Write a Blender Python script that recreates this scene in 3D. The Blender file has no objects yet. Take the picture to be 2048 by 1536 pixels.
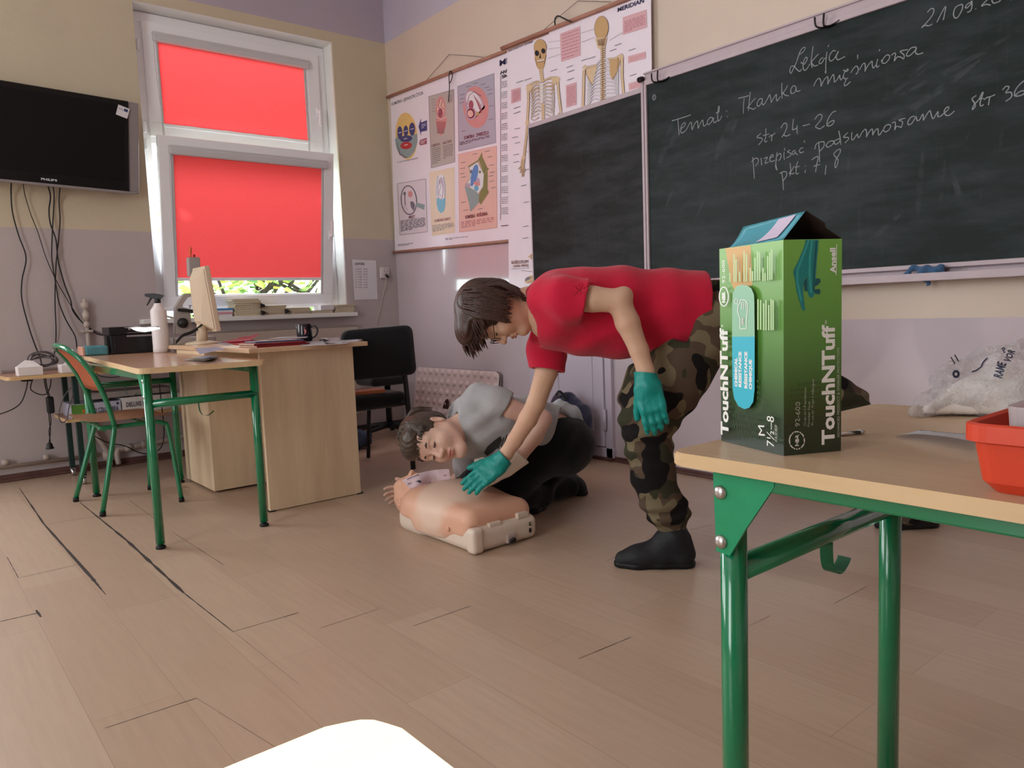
import bpy, bmesh, math, random
import numpy as np
from mathutils import Vector, Matrix, noise
SC = bpy.context.scene
COL = SC.collection
# ---------------------------------------------------------------- camera
YAW, PITCH, ROLL, FPX = .8842, -.0982, -.038, 1508.8
CAM = Vector((0, 0, 1.0))
_cy, _sy = math.cos(YAW), math.sin(YAW)
FWD = Vector((_cy*math.cos(PITCH), _sy*math.cos(PITCH), math.sin(PITCH)))
_r = Vector((_sy, -_cy, 0)); _u = _r.cross(FWD)
RGT = math.cos(ROLL)*_r + math.sin(ROLL)*_u
UPV = -math.sin(ROLL)*_r + math.cos(ROLL)*_u
cam = bpy.data.objects.new('camera', bpy.data.cameras.new('camera'))
COL.objects.link(cam)
m = Matrix.Identity(4)
for i in range(3):
    m[i][0], m[i][1], m[i][2], m[i][3] = RGT[i], UPV[i], -FWD[i], CAM[i]
cam.matrix_world = m
cam.data.sensor_width = 36; cam.data.lens = FPX/2048*36; cam.data.clip_start = .02
SC.camera = cam
# ---------------------------------------------------------------- world, sun, daylight, exposure
SC.view_settings.view_transform = 'Standard'
SC.view_settings.look = 'None'
SC.view_settings.gamma = 1
SC.view_settings.use_curve_mapping = False
SC.view_settings.exposure = .52
W = bpy.data.worlds.new('sky'); SC.world = W; W.use_nodes = True
nt = W.node_tree; nt.nodes.clear()
wo = nt.nodes.new('ShaderNodeOutputWorld'); bg = nt.nodes.new('ShaderNodeBackground')
sky = nt.nodes.new('ShaderNodeTexSky'); sky.sky_type = 'HOSEK_WILKIE'
sky.sun_direction = (-.15, .91, .38); sky.turbidity = 4
mixw = nt.nodes.new('ShaderNodeMixRGB'); mixw.inputs[0].default_value = .6
mixw.inputs[2].default_value = (.80, .93, 1.0, 1)
nt.links.new(sky.outputs[0], mixw.inputs[1]); nt.links.new(mixw.outputs[0], bg.inputs[0])
bg.inputs[1].default_value = 7
nt.links.new(bg.outputs[0], wo.inputs[0])
sun = bpy.data.objects.new('sun', bpy.data.lights.new('sun', 'SUN')); COL.objects.link(sun)
sun.data.energy = 16; sun.data.angle = .009; sun.data.color = (1, .97, .88)
SUN_DIR = Vector((.16, -1, -.335)).normalized()          # the way the light travels
sun.rotation_euler = SUN_DIR.to_track_quat('-Z', 'Y').to_euler()
def area(name, loc, aim, sx, sy, watts, col, spread=180):
    l = bpy.data.objects.new(name, bpy.data.lights.new(name, 'AREA')); COL.objects.link(l)
    l.data.shape = 'RECTANGLE'; l.data.size = sx; l.data.size_y = sy; l.data.energy = watts
    l.data.color = col; l.data.spread = math.radians(spread); l.location = loc
    l.rotation_euler = Vector(aim).to_track_quat('-Z', 'Z').to_euler()
    return l
# daylight entering by the other windows of the room (left of the television)
area('daylight_window_two', (-.85, 5.80, 2.1), (0, -1, -.08), 1.3, 1.9, 46, (.88, .97, 1))
area('daylight_window_three', (-3.0, 5.80, 2.1), (.1, -1, -.08), 1.3, 1.9, 56, (.88, .97, 1))
area('reveal_fill_window_one', (2.2, 7.7, 4.3), (0, -1, -.85), 2.6, 1.6, 330, (.86, .95, 1))  # lamp added outside, above the view, to brighten the reveal of window one
area('fill_lamp_left_wall', (-4.3, 1.0, 2.1), (1, .12, -.06), 3.0, 1.8, 92, (.90, .98, 1))  # fill lamp added before the unbroken left wall, for the camera-side faces
# ---------------------------------------------------------------- pixels of the photograph -> points in the room
def ray(px, py): return FWD + RGT*((px-1024)/FPX) - UPV*((py-768)/FPX)
def at(px, py, ax, val):
    d = ray(px, py); k = 'xyz'.index(ax); return CAM + d*((val-CAM[k])/d[k])
def dp(px, py, d): return CAM + ray(px, py)*d
def onplane(px, py, p0, n):
    d = ray(px, py); return CAM + d*((Vector(p0)-CAM).dot(n)/d.dot(n))
# ---------------------------------------------------------------- colours and materials
def lin(c):
    return tuple(((v/255)/12.92 if v/255 <= .04045 else ((v/255+.055)/1.055)**2.4) for v in c[:3]) + (1,)
MATS = {}
class NT:
    def __init__(s, mat): s.t = mat.node_tree; s.n = s.t.nodes; s.l = s.t.links
    def new(s, ty, **k):
        n = s.n.new(ty)
        for a, b in k.items(): setattr(n, a, b)
        return n
    def link(s, a, b): s.l.new(a, b)
    def math(s, op, a, b=None, c=None):
        n = s.new('ShaderNodeMath', operation=op)
        for i, v in enumerate((a, b, c)):
            if v is None: continue
            if isinstance(v, (int, float)): n.inputs[i].default_value = v
            else: s.link(v, n.inputs[i])
        return n.outputs[0]
    def mix(s, f, a, b, mode='MIX'):
        n = s.new('ShaderNodeMixRGB', blend_type=mode)
        for i, v in enumerate((f, a, b)):
            if isinstance(v, (int, float)): n.inputs[i].default_value = v
            elif isinstance(v, tuple): n.inputs[i].default_value = v
            else: s.link(v, n.inputs[i])
        return n.outputs[0]
    def noise(s, vec, scale, detail=4, rough=.55):
        n = s.new('ShaderNodeTexNoise'); n.inputs['Scale'].default_value = scale
        n.inputs['Detail'].default_value = detail; n.inputs['Roughness'].default_value = rough
        if vec is not None: s.link(vec, n.inputs['Vector'])
        return n.outputs[0]
    def ramp(s, f, stops):
        n = s.new('ShaderNodeValToRGB'); e = n.color_ramp.elements
        while len(e) < len(stops): e.new(.5)
        for i, (p, c) in enumerate(stops):
            e[i].position = p; e[i].color = c
        s.link(f, n.inputs[0]); return n.outputs[0]
    def coord(s, which='Object', scale=(1, 1, 1), rot=(0, 0, 0)):
        c = s.new('ShaderNodeTexCoord'); mp = s.new('ShaderNodeMapping')
        mp.inputs['Scale'].default_value = scale; mp.inputs['Rotation'].default_value = rot
        s.link(c.outputs[which], mp.inputs['Vector']); return mp.outputs[0]
    def pos(s):
        g = s.new('ShaderNodeNewGeometry'); sp = s.new('ShaderNodeSeparateXYZ')
        s.link(g.outputs['Position'], sp.inputs[0]); return g.outputs['Position'], sp.outputs
    def bump(s, h, strength, dist=.01):
        b = s.new('ShaderNodeBump'); b.inputs['Strength'].default_value = strength
        b.inputs['Distance'].default_value = dist; s.link(h, b.inputs['Height'])
        s.link(b.outputs[0], s.p.inputs['Normal'])
def mat(name, col=(128, 128, 128), rough=.5, spec=.5, metal=0, vary=0, vscale=8, bump=0, bscale=60, coat=0, sheen=0, alpha=1, trans=0):
    """principled material, col in sRGB; a little procedural variation in colour and height"""
    if name in MATS: return MATS[name]
    M = bpy.data.materials.new(name); M.use_nodes = True; MATS[name] = M
    T = NT(M); T.p = M.node_tree.nodes['Principled BSDF']; M['nt'] = 1
    p = T.p; c = lin(col)
    p.inputs['Base Color'].default_value = c; p.inputs['Roughness'].default_value = rough
    p.inputs['Specular IOR Level'].default_value = spec; p.inputs['Metallic'].default_value = metal
    p.inputs['Coat Weight'].default_value = coat; p.inputs['Sheen Weight'].default_value = sheen
    p.inputs['Alpha'].default_value = alpha; p.inputs['Transmission Weight'].default_value = trans
    M.diffuse_color = c
    if vary:
        f = T.noise(T.coord(), vscale)
        d = tuple(max(0, v*(1-vary)) for v in c[:3])+(1,); u = tuple(min(1, v*(1+vary)) for v in c[:3])+(1,)
        T.link(T.ramp(f, [(.3, d), (.7, u)]), p.inputs['Base Color'])
    if bump: T.bump(T.noise(T.coord(), bscale), bump)
    return M
def node(M):
    T = NT(M); T.p = M.node_tree.nodes['Principled BSDF']; return T
# ---------------------------------------------------------------- mesh helpers (all geometry is written in room coordinates)
def BM(): return bmesh.new()
def box(bm, x0, x1, y0, y1, z0, z1, M=None, bev=0, seg=2):
    r = bmesh.ops.create_cube(bm, size=1)
    vs = r['verts']
    bmesh.ops.transform(bm, verts=vs, matrix=Matrix.Translation(((x0+x1)/2, (y0+y1)/2, (z0+z1)/2)) @ Matrix.Diagonal((x1-x0, y1-y0, z1-z0, 1)))
    if bev:
        es = list({e for v in vs for e in v.link_edges})
        n0 = set(bm.verts) - set(vs)
        bmesh.ops.bevel(bm, geom=es, offset=bev, segments=seg, affect='EDGES', profile=.5)
        vs = [v for v in bm.verts if v not in n0]
    if M is not None: bmesh.ops.transform(bm, verts=vs, matrix=M)
    return vs
def xf(loc=(0, 0, 0), rz=0, rx=0, ry=0):
    return Matrix.Translation(loc) @ Matrix.Rotation(rz, 4, 'Z') @ Matrix.Rotation(ry, 4, 'Y') @ Matrix.Rotation(rx, 4, 'X')
def smooth_path(pts, n=6, closed=False):
    pts = [Vector(p) for p in pts]
    if len(pts) < 3: return pts
    out = []
    L = len(pts)
    for i in range(L-1):
        p0 = pts[max(i-1, 0)]; p1 = pts[i]; p2 = pts[i+1]; p3 = pts[min(i+2, L-1)]
        for k in range(n):
            t = k/n
            out.append(.5*((2*p1)+(p2-p0)*t+(2*p0-5*p1+4*p2-p3)*t*t+(3*p1-p0-3*p2+p3)*t**3))
    out.append(pts[-1]); return out
def tube(bm, pts, r, sides=8, sm=0, cap=True, flat=1.0, flatdir=None):
    """round tube along a path; r number or list"""
    pts = smooth_path(pts, sm) if sm else [Vector(p) for p in pts]
    n = len(pts)
    if isinstance(r, (int, float)): rs = [r]*n
    else:
        rs = [r[0]+(r[-1]-r[0])*i/(n-1) for i in range(n)] if len(r) == 2 else [float(np.interp(i/(n-1), np.linspace(0, 1, len(r)), r)) for i in range(n)]
    prev = None; rings = []
    for i, p in enumerate(pts):
        t = (pts[min(i+1, n-1)]-pts[max(i-1, 0)])
        t = t.normalized() if t.length > 1e-9 else Vector((0, 0, 1))
        if prev is None:
            a = flatdir if flatdir is not None else (Vector((0, 0, 1)) if abs(t.z) < .9 else Vector((1, 0, 0)))
            b = t.cross(a).normalized(); a = b.cross(t).normalized()
        else:
            a = prev - t*prev.dot(t)
            a = a.normalized() if a.length > 1e-6 else Vector((1, 0, 0)); b = t.cross(a)
        prev = a
        rings.append([bm.verts.new(p + (a*math.cos(2*math.pi*k/sides)*flat + b*math.sin(2*math.pi*k/sides))*rs[i]) for k in range(sides)])
    for i in range(n-1):
        for k in range(sides):
            f = bm.faces.new((rings[i][k], rings[i][(k+1) % sides], rings[i+1][(k+1) % sides], rings[i+1][k])); f.smooth = sides > 4
    if cap:
        bm.faces.new(rings[0][::-1]); bm.faces.new(rings[-1])
    return [v for r_ in rings for v in r_]
def lathe(bm, prof, M=None, seg=24):
    """profile of (radius, z) turned about z"""
    rings = []
    for r, z in prof:
        rings.append([bm.verts.new((r*math.cos(2*math.pi*k/seg), r*math.sin(2*math.pi*k/seg), z)) for k in range(seg)])
    for i in range(len(prof)-1):
        for k in range(seg):
            f = bm.faces.new((rings[i][k], rings[i][(k+1) % seg], rings[i+1][(k+1) % seg], rings[i+1][k])); f.smooth = True
    bm.faces.new(rings[0][::-1]); bm.faces.new(rings[-1])
    vs = [v for r in rings for v in r]
    if M is not None: bmesh.ops.transform(bm, verts=vs, matrix=M)
    return vs
def cyl(bm, a, b, r, sides=12, r2=None): return tube(bm, [a, b], r if r2 is None else [r, r2], sides)
def prism(bm, poly, d):
    """closed polygon (list of points) extruded by vector d"""
    a = [bm.verts.new(p) for p in poly]; b = [bm.verts.new(Vector(p)+Vector(d)) for p in poly]
    bm.faces.new(a[::-1]); bm.faces.new(b); n = len(poly)
    for i in range(n): bm.faces.new((a[i], a[(i+1) % n], b[(i+1) % n], b[i]))
    return a+b
def quad(bm, pts, mi=0):
    f = bm.faces.new([bm.verts.new(p) for p in pts]); f.material_index = mi; return f
LOC = {}
def origin_of(o):
    while o.parent is not None: o = o.parent
    return LOC.get(o.name, Vector((0, 0, 0)))
def obj(name, bm, m, parent=None, smooth=None, loc=None, rc=True):
    me = bpy.data.meshes.new(name)
    if smooth is not None:
        for f in bm.faces: f.smooth = smooth
    if rc and len(bm.faces) < 60000: bmesh.ops.recalc_face_normals(bm, faces=bm.faces)
    o = bpy.data.objects.new(name, me); COL.objects.link(o)
    if parent is not None:
        o.parent = parent; off = origin_of(parent)
    else:
        if loc is None:
            xs = [v.co for v in bm.verts]
            loc = Vector(((min(v.x for v in xs)+max(v.x for v in xs))/2, (min(v.y for v in xs)+max(v.y for v in xs))/2, min(v.z for v in xs)))
        off = Vector(loc); o.location = off; LOC[o.name] = off
    bmesh.ops.transform(bm, matrix=Matrix.Translation(-off), verts=bm.verts)
    bm.to_mesh(me); bm.free()
    for mm in (m if isinstance(m, (list, tuple)) else [m]): me.materials.append(mm)
    return o
def tag(o, label, cat, group=None):
    o['label'] = label; o['category'] = cat
    if group: o['group'] = group
    return o
def thing(name, label, cat, loc, group=None):
    o = bpy.data.objects.new(name, None); COL.objects.link(o); o.location = loc; o.empty_display_size = .05
    LOC[o.name] = Vector(loc); return tag(o, label, cat, group)
def struct(name, bm=None, m=None, loc=None, smooth=None):
    if bm is None:
        o = bpy.data.objects.new(name, None); COL.objects.link(o); o.location = loc or (0, 0, 0); LOC[o.name] = Vector(o.location)
    else: o = obj(name, bm, m, None, smooth, loc=loc if loc is not None else (0, 0, 0))
    o['kind'] = 'structure'; return o
def copy_tree(o, parent=None, loc=None, label=None):
    c = o.copy(); COL.objects.link(c); c.parent = parent
    if loc is not None: c.location = loc; LOC[c.name] = Vector(loc)
    if label: c['label'] = label
    for ch in o.children: copy_tree(ch, c)
    return c
def add_text(bm, s, p0, p1, h, n, mi=0, off=.0006, fit=True, bold=0, slant=0):
    """lettering lying on a surface: baseline p0 -> p1, capital height h, surface normal n towards the reader"""
    cu = bpy.data.curves.new('t', 'FONT'); cu.body = s; cu.size = 1; cu.offset = bold; cu.shear = slant
    cu.resolution_u = 2
    o = bpy.data.objects.new('t', cu); COL.objects.link(o)
    dg = bpy.context.evaluated_depsgraph_get(); ev = o.evaluated_get(dg); me = ev.to_mesh()
    co = np.array([v.co[:] for v in me.vertices]); polys = [list(p.vertices) for p in me.polygons]
    ev.to_mesh_clear(); bpy.data.objects.remove(o); bpy.data.curves.remove(cu)
    if len(co) == 0: return
    p0 = Vector(p0); p1 = Vector(p1); d = p1-p0; L = d.length; d.normalize(); n = Vector(n).normalized()
    up = n.cross(d).normalized()
    x0, x1 = co[:, 0].min(), co[:, 0].max()
    sx = L/(x1-x0) if fit else h/.73
    vs = [bm.verts.new(p0 + d*((c[0]-x0)*sx) + up*(c[1]/.73*h) + n*off) for c in co]
    for p in polys:
        try: f = bm.faces.new([vs[i] for i in p]); f.material_index = mi
        except ValueError: pass
# ---------------------------------------------------------------- signed distance shapes (people, cloth, bags)
class SDF:
    """smooth union of rounded limbs and ellipsoids, meshed with surface nets"""
    def __init__(s, k=.02): s.p = []; s.k = k; s.cuts = []; s.fn = []
    def cone(s, a, ra, b, rb, k=None, sub=False): s.p.append(('c', np.array(a, float), ra, np.array(b, float), rb, s.k if k is None else k, sub)); return s
    def limb(s, pts, rs, k=None):
        for i in range(len(pts)-1): s.cone(pts[i], rs[i], pts[i+1], rs[i+1], k)
        return s
    def ell(s, c, r, axes=None, k=None, sub=False):
        A = np.eye(3) if axes is None else np.array([list(v) for v in axes], float)
        s.p.append(('e', np.array(c, float), np.array(r, float), A, 0, s.k if k is None else k, sub)); return s
    def rbox(s, c, r, rad, axes=None, k=None, sub=False):
        A = np.eye(3) if axes is None else np.array([list(v) for v in axes], float)
        s.p.append(('b', np.array(c, float), np.array(r, float), A, rad, s.k if k is None else k, sub)); return s
    def cut(s, p, n, reach=None): s.cuts.append((np.array(p, float), np.array(Vector(n).normalized()), reach)); return s
    def ev(s, X):
        D = None
        for q in s.p:
            if q[0] == 'c':
                a, ra, b, rb = q[1:5]; ba = b-a; L2 = max(ba@ba, 1e-12)
                h = np.clip(((X-a)@ba)/L2, 0, 1)
                d = np.linalg.norm(X-a-h[..., None]*ba, axis=-1) - (ra+(rb-ra)*h)
            elif q[0] == 'e':
                c, r, A = q[1:4]; v = (X-c)@A.T
                k0 = np.linalg.norm(v/r, axis=-1); k1 = np.linalg.norm(v/(r*r), axis=-1)
                d = k0*(k0-1)/np.maximum(k1, 1e-9)
            else:
                c, r, A, rad = q[1:5]; v = np.abs((X-c)@A.T)-(r-rad)
                d = np.linalg.norm(np.maximum(v, 0), axis=-1)+np.minimum(v.max(-1), 0)-rad
            k = q[5]
            if D is None: D = d
            elif q[6]:
                h = np.clip(.5-.5*(D+d)/k, 0, 1); D = D+(-d-D)*h + k*h*(1-h)
            else:
                h = np.clip(.5+.5*(D-d)/k, 0, 1); D = D+(d-D)*h - k*h*(1-h)
        for f in s.fn: D = f(X, D)
        for p, n, reach in s.cuts:
            pl = (X-p)@n
            if reach is None: D = np.maximum(D, pl)
            else: D = np.where(np.linalg.norm(X-p, axis=-1) < reach, np.maximum(D, pl), D)
        return D
    def bounds(s):
        lo, hi = [], []
        for q in s.p:
            if q[6]: continue
            if q[0] == 'c':
                lo += [q[1]-q[2], q[3]-q[4]]; hi += [q[1]+q[2], q[3]+q[4]]
            else:
                R = q[2].max() if q[0] == 'e' else np.linalg.norm(q[2]); lo.append(q[1]-R); hi.append(q[1]+R)
        return np.min(lo, 0), np.max(hi, 0)
    def mesh(s, bm, h, relax=1, mi=0, pad=0):
        lo, hi = s.bounds(); lo = lo-2.5*h-pad; hi = hi+2.5*h+pad
        n = np.ceil((hi-lo)/h).astype(int)+1
        ax = [lo[i]+h*np.arange(n[i]) for i in range(3)]
        G = np.empty(tuple(n), np.float32)
        for i in range(n[0]):
            Y, Z = np.meshgrid(ax[1], ax[2], indexing='ij')
            G[i] = s.ev(np.stack([np.full_like(Y, ax[0][i]), Y, Z], -1))
        B = G < 0
        c = sum(B[i:n[0]-1+i, j:n[1]-1+j, k:n[2]-1+k].astype(np.int8) for i in (0, 1) for j in (0, 1) for k in (0, 1))
        act = (c > 0) & (c < 8)
        idx = -np.ones(act.shape, int); ii = np.argwhere(act); idx[act] = np.arange(len(ii))
        acc = np.zeros((len(ii), 3)); cnt = np.zeros(len(ii))
        cor = [(i, j, k) for i in (0, 1) for j in (0, 1) for k in (0, 1)]
        for a in cor:
            for d in range(3):
                if a[d]: continue
                b = list(a); b[d] = 1
                va = G[ii[:, 0]+a[0], ii[:, 1]+a[1], ii[:, 2]+a[2]]; vb = G[ii[:, 0]+b[0], ii[:, 1]+b[1], ii[:, 2]+b[2]]
                x = (va < 0) != (vb < 0); t = np.where(x, va/np.where(x, va-vb, 1), 0)
                P = np.repeat(np.array(a, float)[None], len(ii), 0); P[:, d] += t
                acc[x] += P[x]; cnt[x] += 1
        V = lo + h*(ii+acc/cnt[:, None])
        Q = []
        for d in range(3):
            sl0 = [slice(0, n[i]-1) if i == d else slice(1, n[i]-1) for i in range(3)]
            sl1 = [slice(1, n[i]) if i == d else slice(1, n[i]-1) for i in range(3)]
            A = B[tuple(sl0)]; C = B[tuple(sl1)]
            e = np.argwhere(A != C)
            if len(e) == 0: continue
            flip = A[tuple(e.T)]
            e = e + np.array([0 if i == d else 1 for i in range(3)])
            u, w = [(1, 2), (2, 0), (0, 1)][d]
            du = np.zeros(3, int); du[u] = 1; dw = np.zeros(3, int); dw[w] = 1
            q = [idx[tuple((e-o).T)] for o in (du+dw, dw, 0*du, du)]
            q = np.stack(q, 1); q[~flip] = q[~flip][:, ::-1]
            Q.append(q[(q >= 0).all(1)])
        Q = np.concatenate(Q)
        for _ in range(relax):
            S = np.zeros_like(V); N = np.zeros(len(V))
            for i in range(4):
                np.add.at(S, Q[:, i], V[Q[:, (i+1) % 4]]); np.add.at(N, Q[:, i], 1)
                np.add.at(S, Q[:, i], V[Q[:, (i-1) % 4]]); np.add.at(N, Q[:, i], 1)
            V = V*.5+.5*S/np.maximum(N, 1)[:, None]
        vs = [bm.verts.new(v) for v in V]
        for q in Q:
            try:
                f = bm.faces.new([vs[i] for i in q]); f.smooth = True; f.material_index = mi
            except ValueError: pass
        return vs
# ================================================================ THE ROOM
XB, YW = 3.554, 5.903
XL, YF_, ZC = -4.6, -3.2, 4.05
# ---- materials of the shell
def wall_mat(name, kind):
    M = mat(name, (200, 180, 160), .55, .4); T = node(M)
    P, (x, y, z) = T.pos()
    n = T.noise(P, 2.2, 5); n2 = T.noise(P, 45, 3)
    cream, gray, lil = (lin((208, 193, 168)), lin((190, 177, 178)), lin((186, 173, 188)))
    if kind == 'right':
        cream, gray, lil = lin((218, 198, 182)), lin((208, 194, 203)), lin((198, 188, 206))
        hi = T.math('GREATER_THAN', y, 3.4)
        edge = T.math('ADD', .892, T.math('MULTIPLY', hi, 1.66-.892))
    else: edge = T.math('ADD', 1.657, 0)
    jit = T.math('MULTIPLY', T.math('SUBTRACT', n2, .5), .006)
    up = T.math('GREATER_THAN', T.math('ADD', z, jit), edge)
    top = T.math('GREATER_THAN', T.math('ADD', z, jit), 3.34)
    c = T.mix(top, T.mix(up, gray, cream), lil)
    c = T.mix(T.math('MULTIPLY', T.math('SUBTRACT', n, .42), .35), c, lin((150, 135, 125)))
    T.link(c, T.p.inputs['Base Color'])
    # oil-paint dado is glossy, the distemper above is matt
    T.link(T.math('ADD', .10 if kind == 'right' else .3, T.math('MULTIPLY', up, .5)), T.p.inputs['Roughness']); T.p.inputs['Specular IOR Level'].default_value = .9 if kind == 'right' else .45; T.link(T.math('MULTIPLY', T.math('SUBTRACT', 1, up), .7 if kind == 'right' else 0), T.p.inputs['Coat Weight']); T.p.inputs['Coat Roughness'].default_value = .04
    h = T.math('ADD', T.math('MULTIPLY', n2, .25), T.math('MULTIPLY', T.noise(P, 7, 3), .75))
    T.bump(h, .03 if kind == 'right' else .15, .02)
    return M
WALLB = wall_mat('painted_plaster_window_side', 'back'); WALLR = wall_mat('painted_plaster_board_side', 'right')
white_paint = mat('white_plaster', (238, 236, 234), .6, .3, vary=.03, vscale=5)
pvc = mat('white_pvc', (248, 246, 250), .35, .5)
# ---- floor
FL = mat('laminate_floor', (190, 150, 125), .34, .42); T = node(FL)
P, (x, y, z) = T.pos()
mp = T.new('ShaderNodeMapping'); mp.inputs['Rotation'].default_value = (0, 0, math.pi/2); mp.inputs['Location'].default_value = (.35, .542, 0); T.link(P, mp.inputs['Vector'])
br = T.new('ShaderNodeTexBrick'); br.offset = .37; br.offset_frequency = 2
br.inputs['Scale'].default_value = 1; br.inputs['Brick Width'].default_value = 1.28; br.inputs['Row Height'].default_value = .212
br.inputs['Mortar Size'].default_value = .0008; br.inputs['Mortar Smooth'].default_value = .1
br.inputs['Color1'].default_value = lin((196, 170, 148)); br.inputs['Color2'].default_value = lin((184, 156, 134)); br.inputs['Mortar'].default_value = lin((158, 130, 110))
T.link(mp.outputs[0], br.inputs['Vector'])
ms = T.new('ShaderNodeMapping'); ms.inputs['Scale'].default_value = (22, 1.6, 1); T.link(P, ms.inputs['Vector'])
g = T.noise(ms.outputs[0], 2.4, 6, .6)
ms2 = T.new('ShaderNodeMapping'); ms2.inputs['Scale'].default_value = (5, .5, 1); T.link(P, ms2.inputs['Vector'])
wv = T.new('ShaderNodeTexWave'); wv.inputs['Scale'].default_value = 1.4; wv.inputs['Distortion'].default_value = 9; wv.inputs['Detail'].default_value = 3; T.link(ms2.outputs[0], wv.inputs['Vector'])
c = T.mix(T.ramp(g, [(.35, (0, 0, 0, 1)), (.75, (.26, .26, .26, 1))]), br.outputs[0], lin((150, 122, 104)))
c = T.mix(T.math('MULTIPLY', wv.outputs[0], .07), c, lin((166, 136, 116)))
big = T.noise(P, .9, 4)
c = T.mix(T.math('MULTIPLY', T.math('SUBTRACT', big, .35), .35), c, lin((168, 146, 132)))
T.link(c, T.p.inputs['Base Color'])
T.link(T.math('ADD', .26, T.math('MULTIPLY', big, .2)), T.p.inputs['Roughness'])
T.bump(g, .05, .005)
bm = BM(); box(bm, XL, XB+.3, YF_, YW+.3, -.06, 0)
floor = struct('floor', bm, FL)
dark_gap = mat('dark_floor_gap', (52, 40, 36), .8)
bm = BM()
def gap(p, q, w0, w1=None):
    a, b = at(*p, 'z', .0006), at(*q, 'z', .0006); d = (b-a); n = Vector((-d.y, d.x, 0)).normalized(); w1 = w1 or w0
    k = 12; L, R_ = [], []
    for i in range(k+1):
        t = i/k; c = a+d*t; w = (w0+(w1-w0)*t)*(.55+.9*noise.noise(c*9+Vector((3, 1, 0)))**2*2+.3*math.sin(i*2.1)**2)
        L.append(bm.verts.new(c+n*w)); R_.append(bm.verts.new(c-n*w))
    for i in range(k): bm.faces.new((L[i], L[i+1], R_[i+1], R_[i]))
for a in (((38, 975), (88, 1048), .0022, .006), ((88, 1048), (184, 1156), .005, .009), ((184, 1156), (212, 1190), .008, .001),
          ((160, 1005), (255, 1082), .003, .007), ((255, 1082), (368, 1186), .008, .006), ((368, 1186), (467, 1264), .003, .0016),
          ((258, 1000), (310, 1038), .0012), ((345, 1064), (448, 1130), .0012), ((0, 1243), (78, 1225), .003), ((72, 1220), (82, 1234), .004),
          ((210, 1456), (393, 1396), .0013), ((467, 1263), (597, 1225), .0012), ((640, 1256), (760, 1217), .0009), ((826, 1252), (940, 1212), .0011),
          ((240, 1218), (370, 1187), .0007), ((37, 1156), (160, 1128), .0012), ((14, 1114), (37, 1156), .0016), ((90, 1049), (205, 1030), .0015), ((0, 1004), (48, 1000), .0012),
          ((1158, 1317), (1262, 1274), .001), ((1490, 1256), (1541, 1231), .0009), ((1668, 1207), (1735, 1172), .0008), ((1212, 1122), (1236, 1112), .0012),
          ((1380, 1060), (1428, 1049), .0012), ((393, 1396), (560, 1500), .0005), ((467, 1263), (600, 1370), .0004), ((760, 1217), (690, 1180), .0004)): gap(*a)
obj('floor_joint', bm, dark_gap, floor)
# ---- walls with window openings
WIN = [(1.53, 3.05), (-1.62, -.12), (-3.75, -2.25)]
WZ0, WZ1, WD = 1.03, 3.257, .34
bm = BM()
xs = [XL] + [v for w in sorted(WIN) for v in w] + [XB+.3]
for i in range(0, len(xs), 2): box(bm, xs[i], xs[i+1], YW, YW+WD, 0, ZC)
for a, b in WIN: box(bm, a, b, YW, YW+WD, 0, WZ0); box(bm, a, b, YW, YW+WD, WZ1, ZC)
struct('wall_back', bm, WALLB)
bm = BM(); box(bm, XB, XB+.3, YF_, YW+WD, 0, ZC); struct('wall_right', bm, WALLR)
bm = BM(); box(bm, XL-.2, XL, YF_-.2, YW+WD, 0, ZC); struct('wall_left', bm, WALLB)
bm = BM(); box(bm, XL, XB+.3, YF_-.2, YF_, 0, ZC); struct('wall_front', bm, WALLB)
bm = BM(); box(bm, XL-.2, XB+.3, YF_-.2, YW+WD, ZC, ZC+.1); struct('ceiling', bm, white_paint)
# ---- skirting boards (old brown painted wood, two steps)
brown = mat('brown_skirting_paint', (98, 66, 62), .45, .4, vary=.25, vscale=6)
bm = BM(); box(bm, XL, XB, YW-.014, YW, 0, .047, bev=.003); box(bm, XL, XB, YW-.03, YW-.012, 0, .018, bev=.006); struct('baseboard_back', bm, brown)
bm = BM()
for y0, y1 in ((YF_, 3.30), (4.10, YW)):
    box(bm, XB-.014, XB, y0, y1, 0, .03, bev=.003); box(bm, XB-.032, XB-.012, y0, y1, 0, .014, bev=.005)
struct('baseboard_right', bm, brown)
# ---- the windows
glassM = bpy.data.materials.new('window_glass'); glassM.use_nodes = True; MATS['window_glass'] = glassM
t_ = glassM.node_tree; t_.nodes.clear()
o_ = t_.nodes.new('ShaderNodeOutputMaterial'); mx = t_.nodes.new('ShaderNodeMixShader'); tr = t_.nodes.new('ShaderNodeBsdfTransparent'); gl = t_.nodes.new('ShaderNodeBsdfGlossy'); fr = t_.nodes.new('ShaderNodeFresnel')
tr.inputs[0].default_value = (.93, .97, .96, 1); gl.inputs['Roughness'].default_value = .02; fr.inputs[0].default_value = 1.3
t_.links.new(fr.outputs[0], mx.inputs[0]); t_.links.new(tr.outputs[0], mx.inputs[1]); t_.links.new(gl.outputs[0], mx.inputs[2]); t_.links.new(mx.outputs[0], o_.inputs[0])
RB = bpy.data.materials.new('red_blind_fabric'); RB.use_nodes = True; MATS['red_blind'] = RB
T = NT(RB); T.n.clear(); o_ = T.new('ShaderNodeOutputMaterial'); mx = T.new('ShaderNodeMixShader'); df = T.new('ShaderNodeBsdfDiffuse'); tl = T.new('ShaderNodeBsdfTranslucent')
v = T.coord('Object', (1, 1, 1)); wv = T.noise(v, 420, 2); wv2 = T.noise(T.coord('Object', (1, 1, .7)), 200, 2)
f = T.math('MULTIPLY_ADD', wv2, .5, T.math('MULTIPLY', wv, .5))
c = T.ramp(f, [(.25, (.90, .075, .082, 1)), (.75, (.98, .105, .108, 1))])
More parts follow.
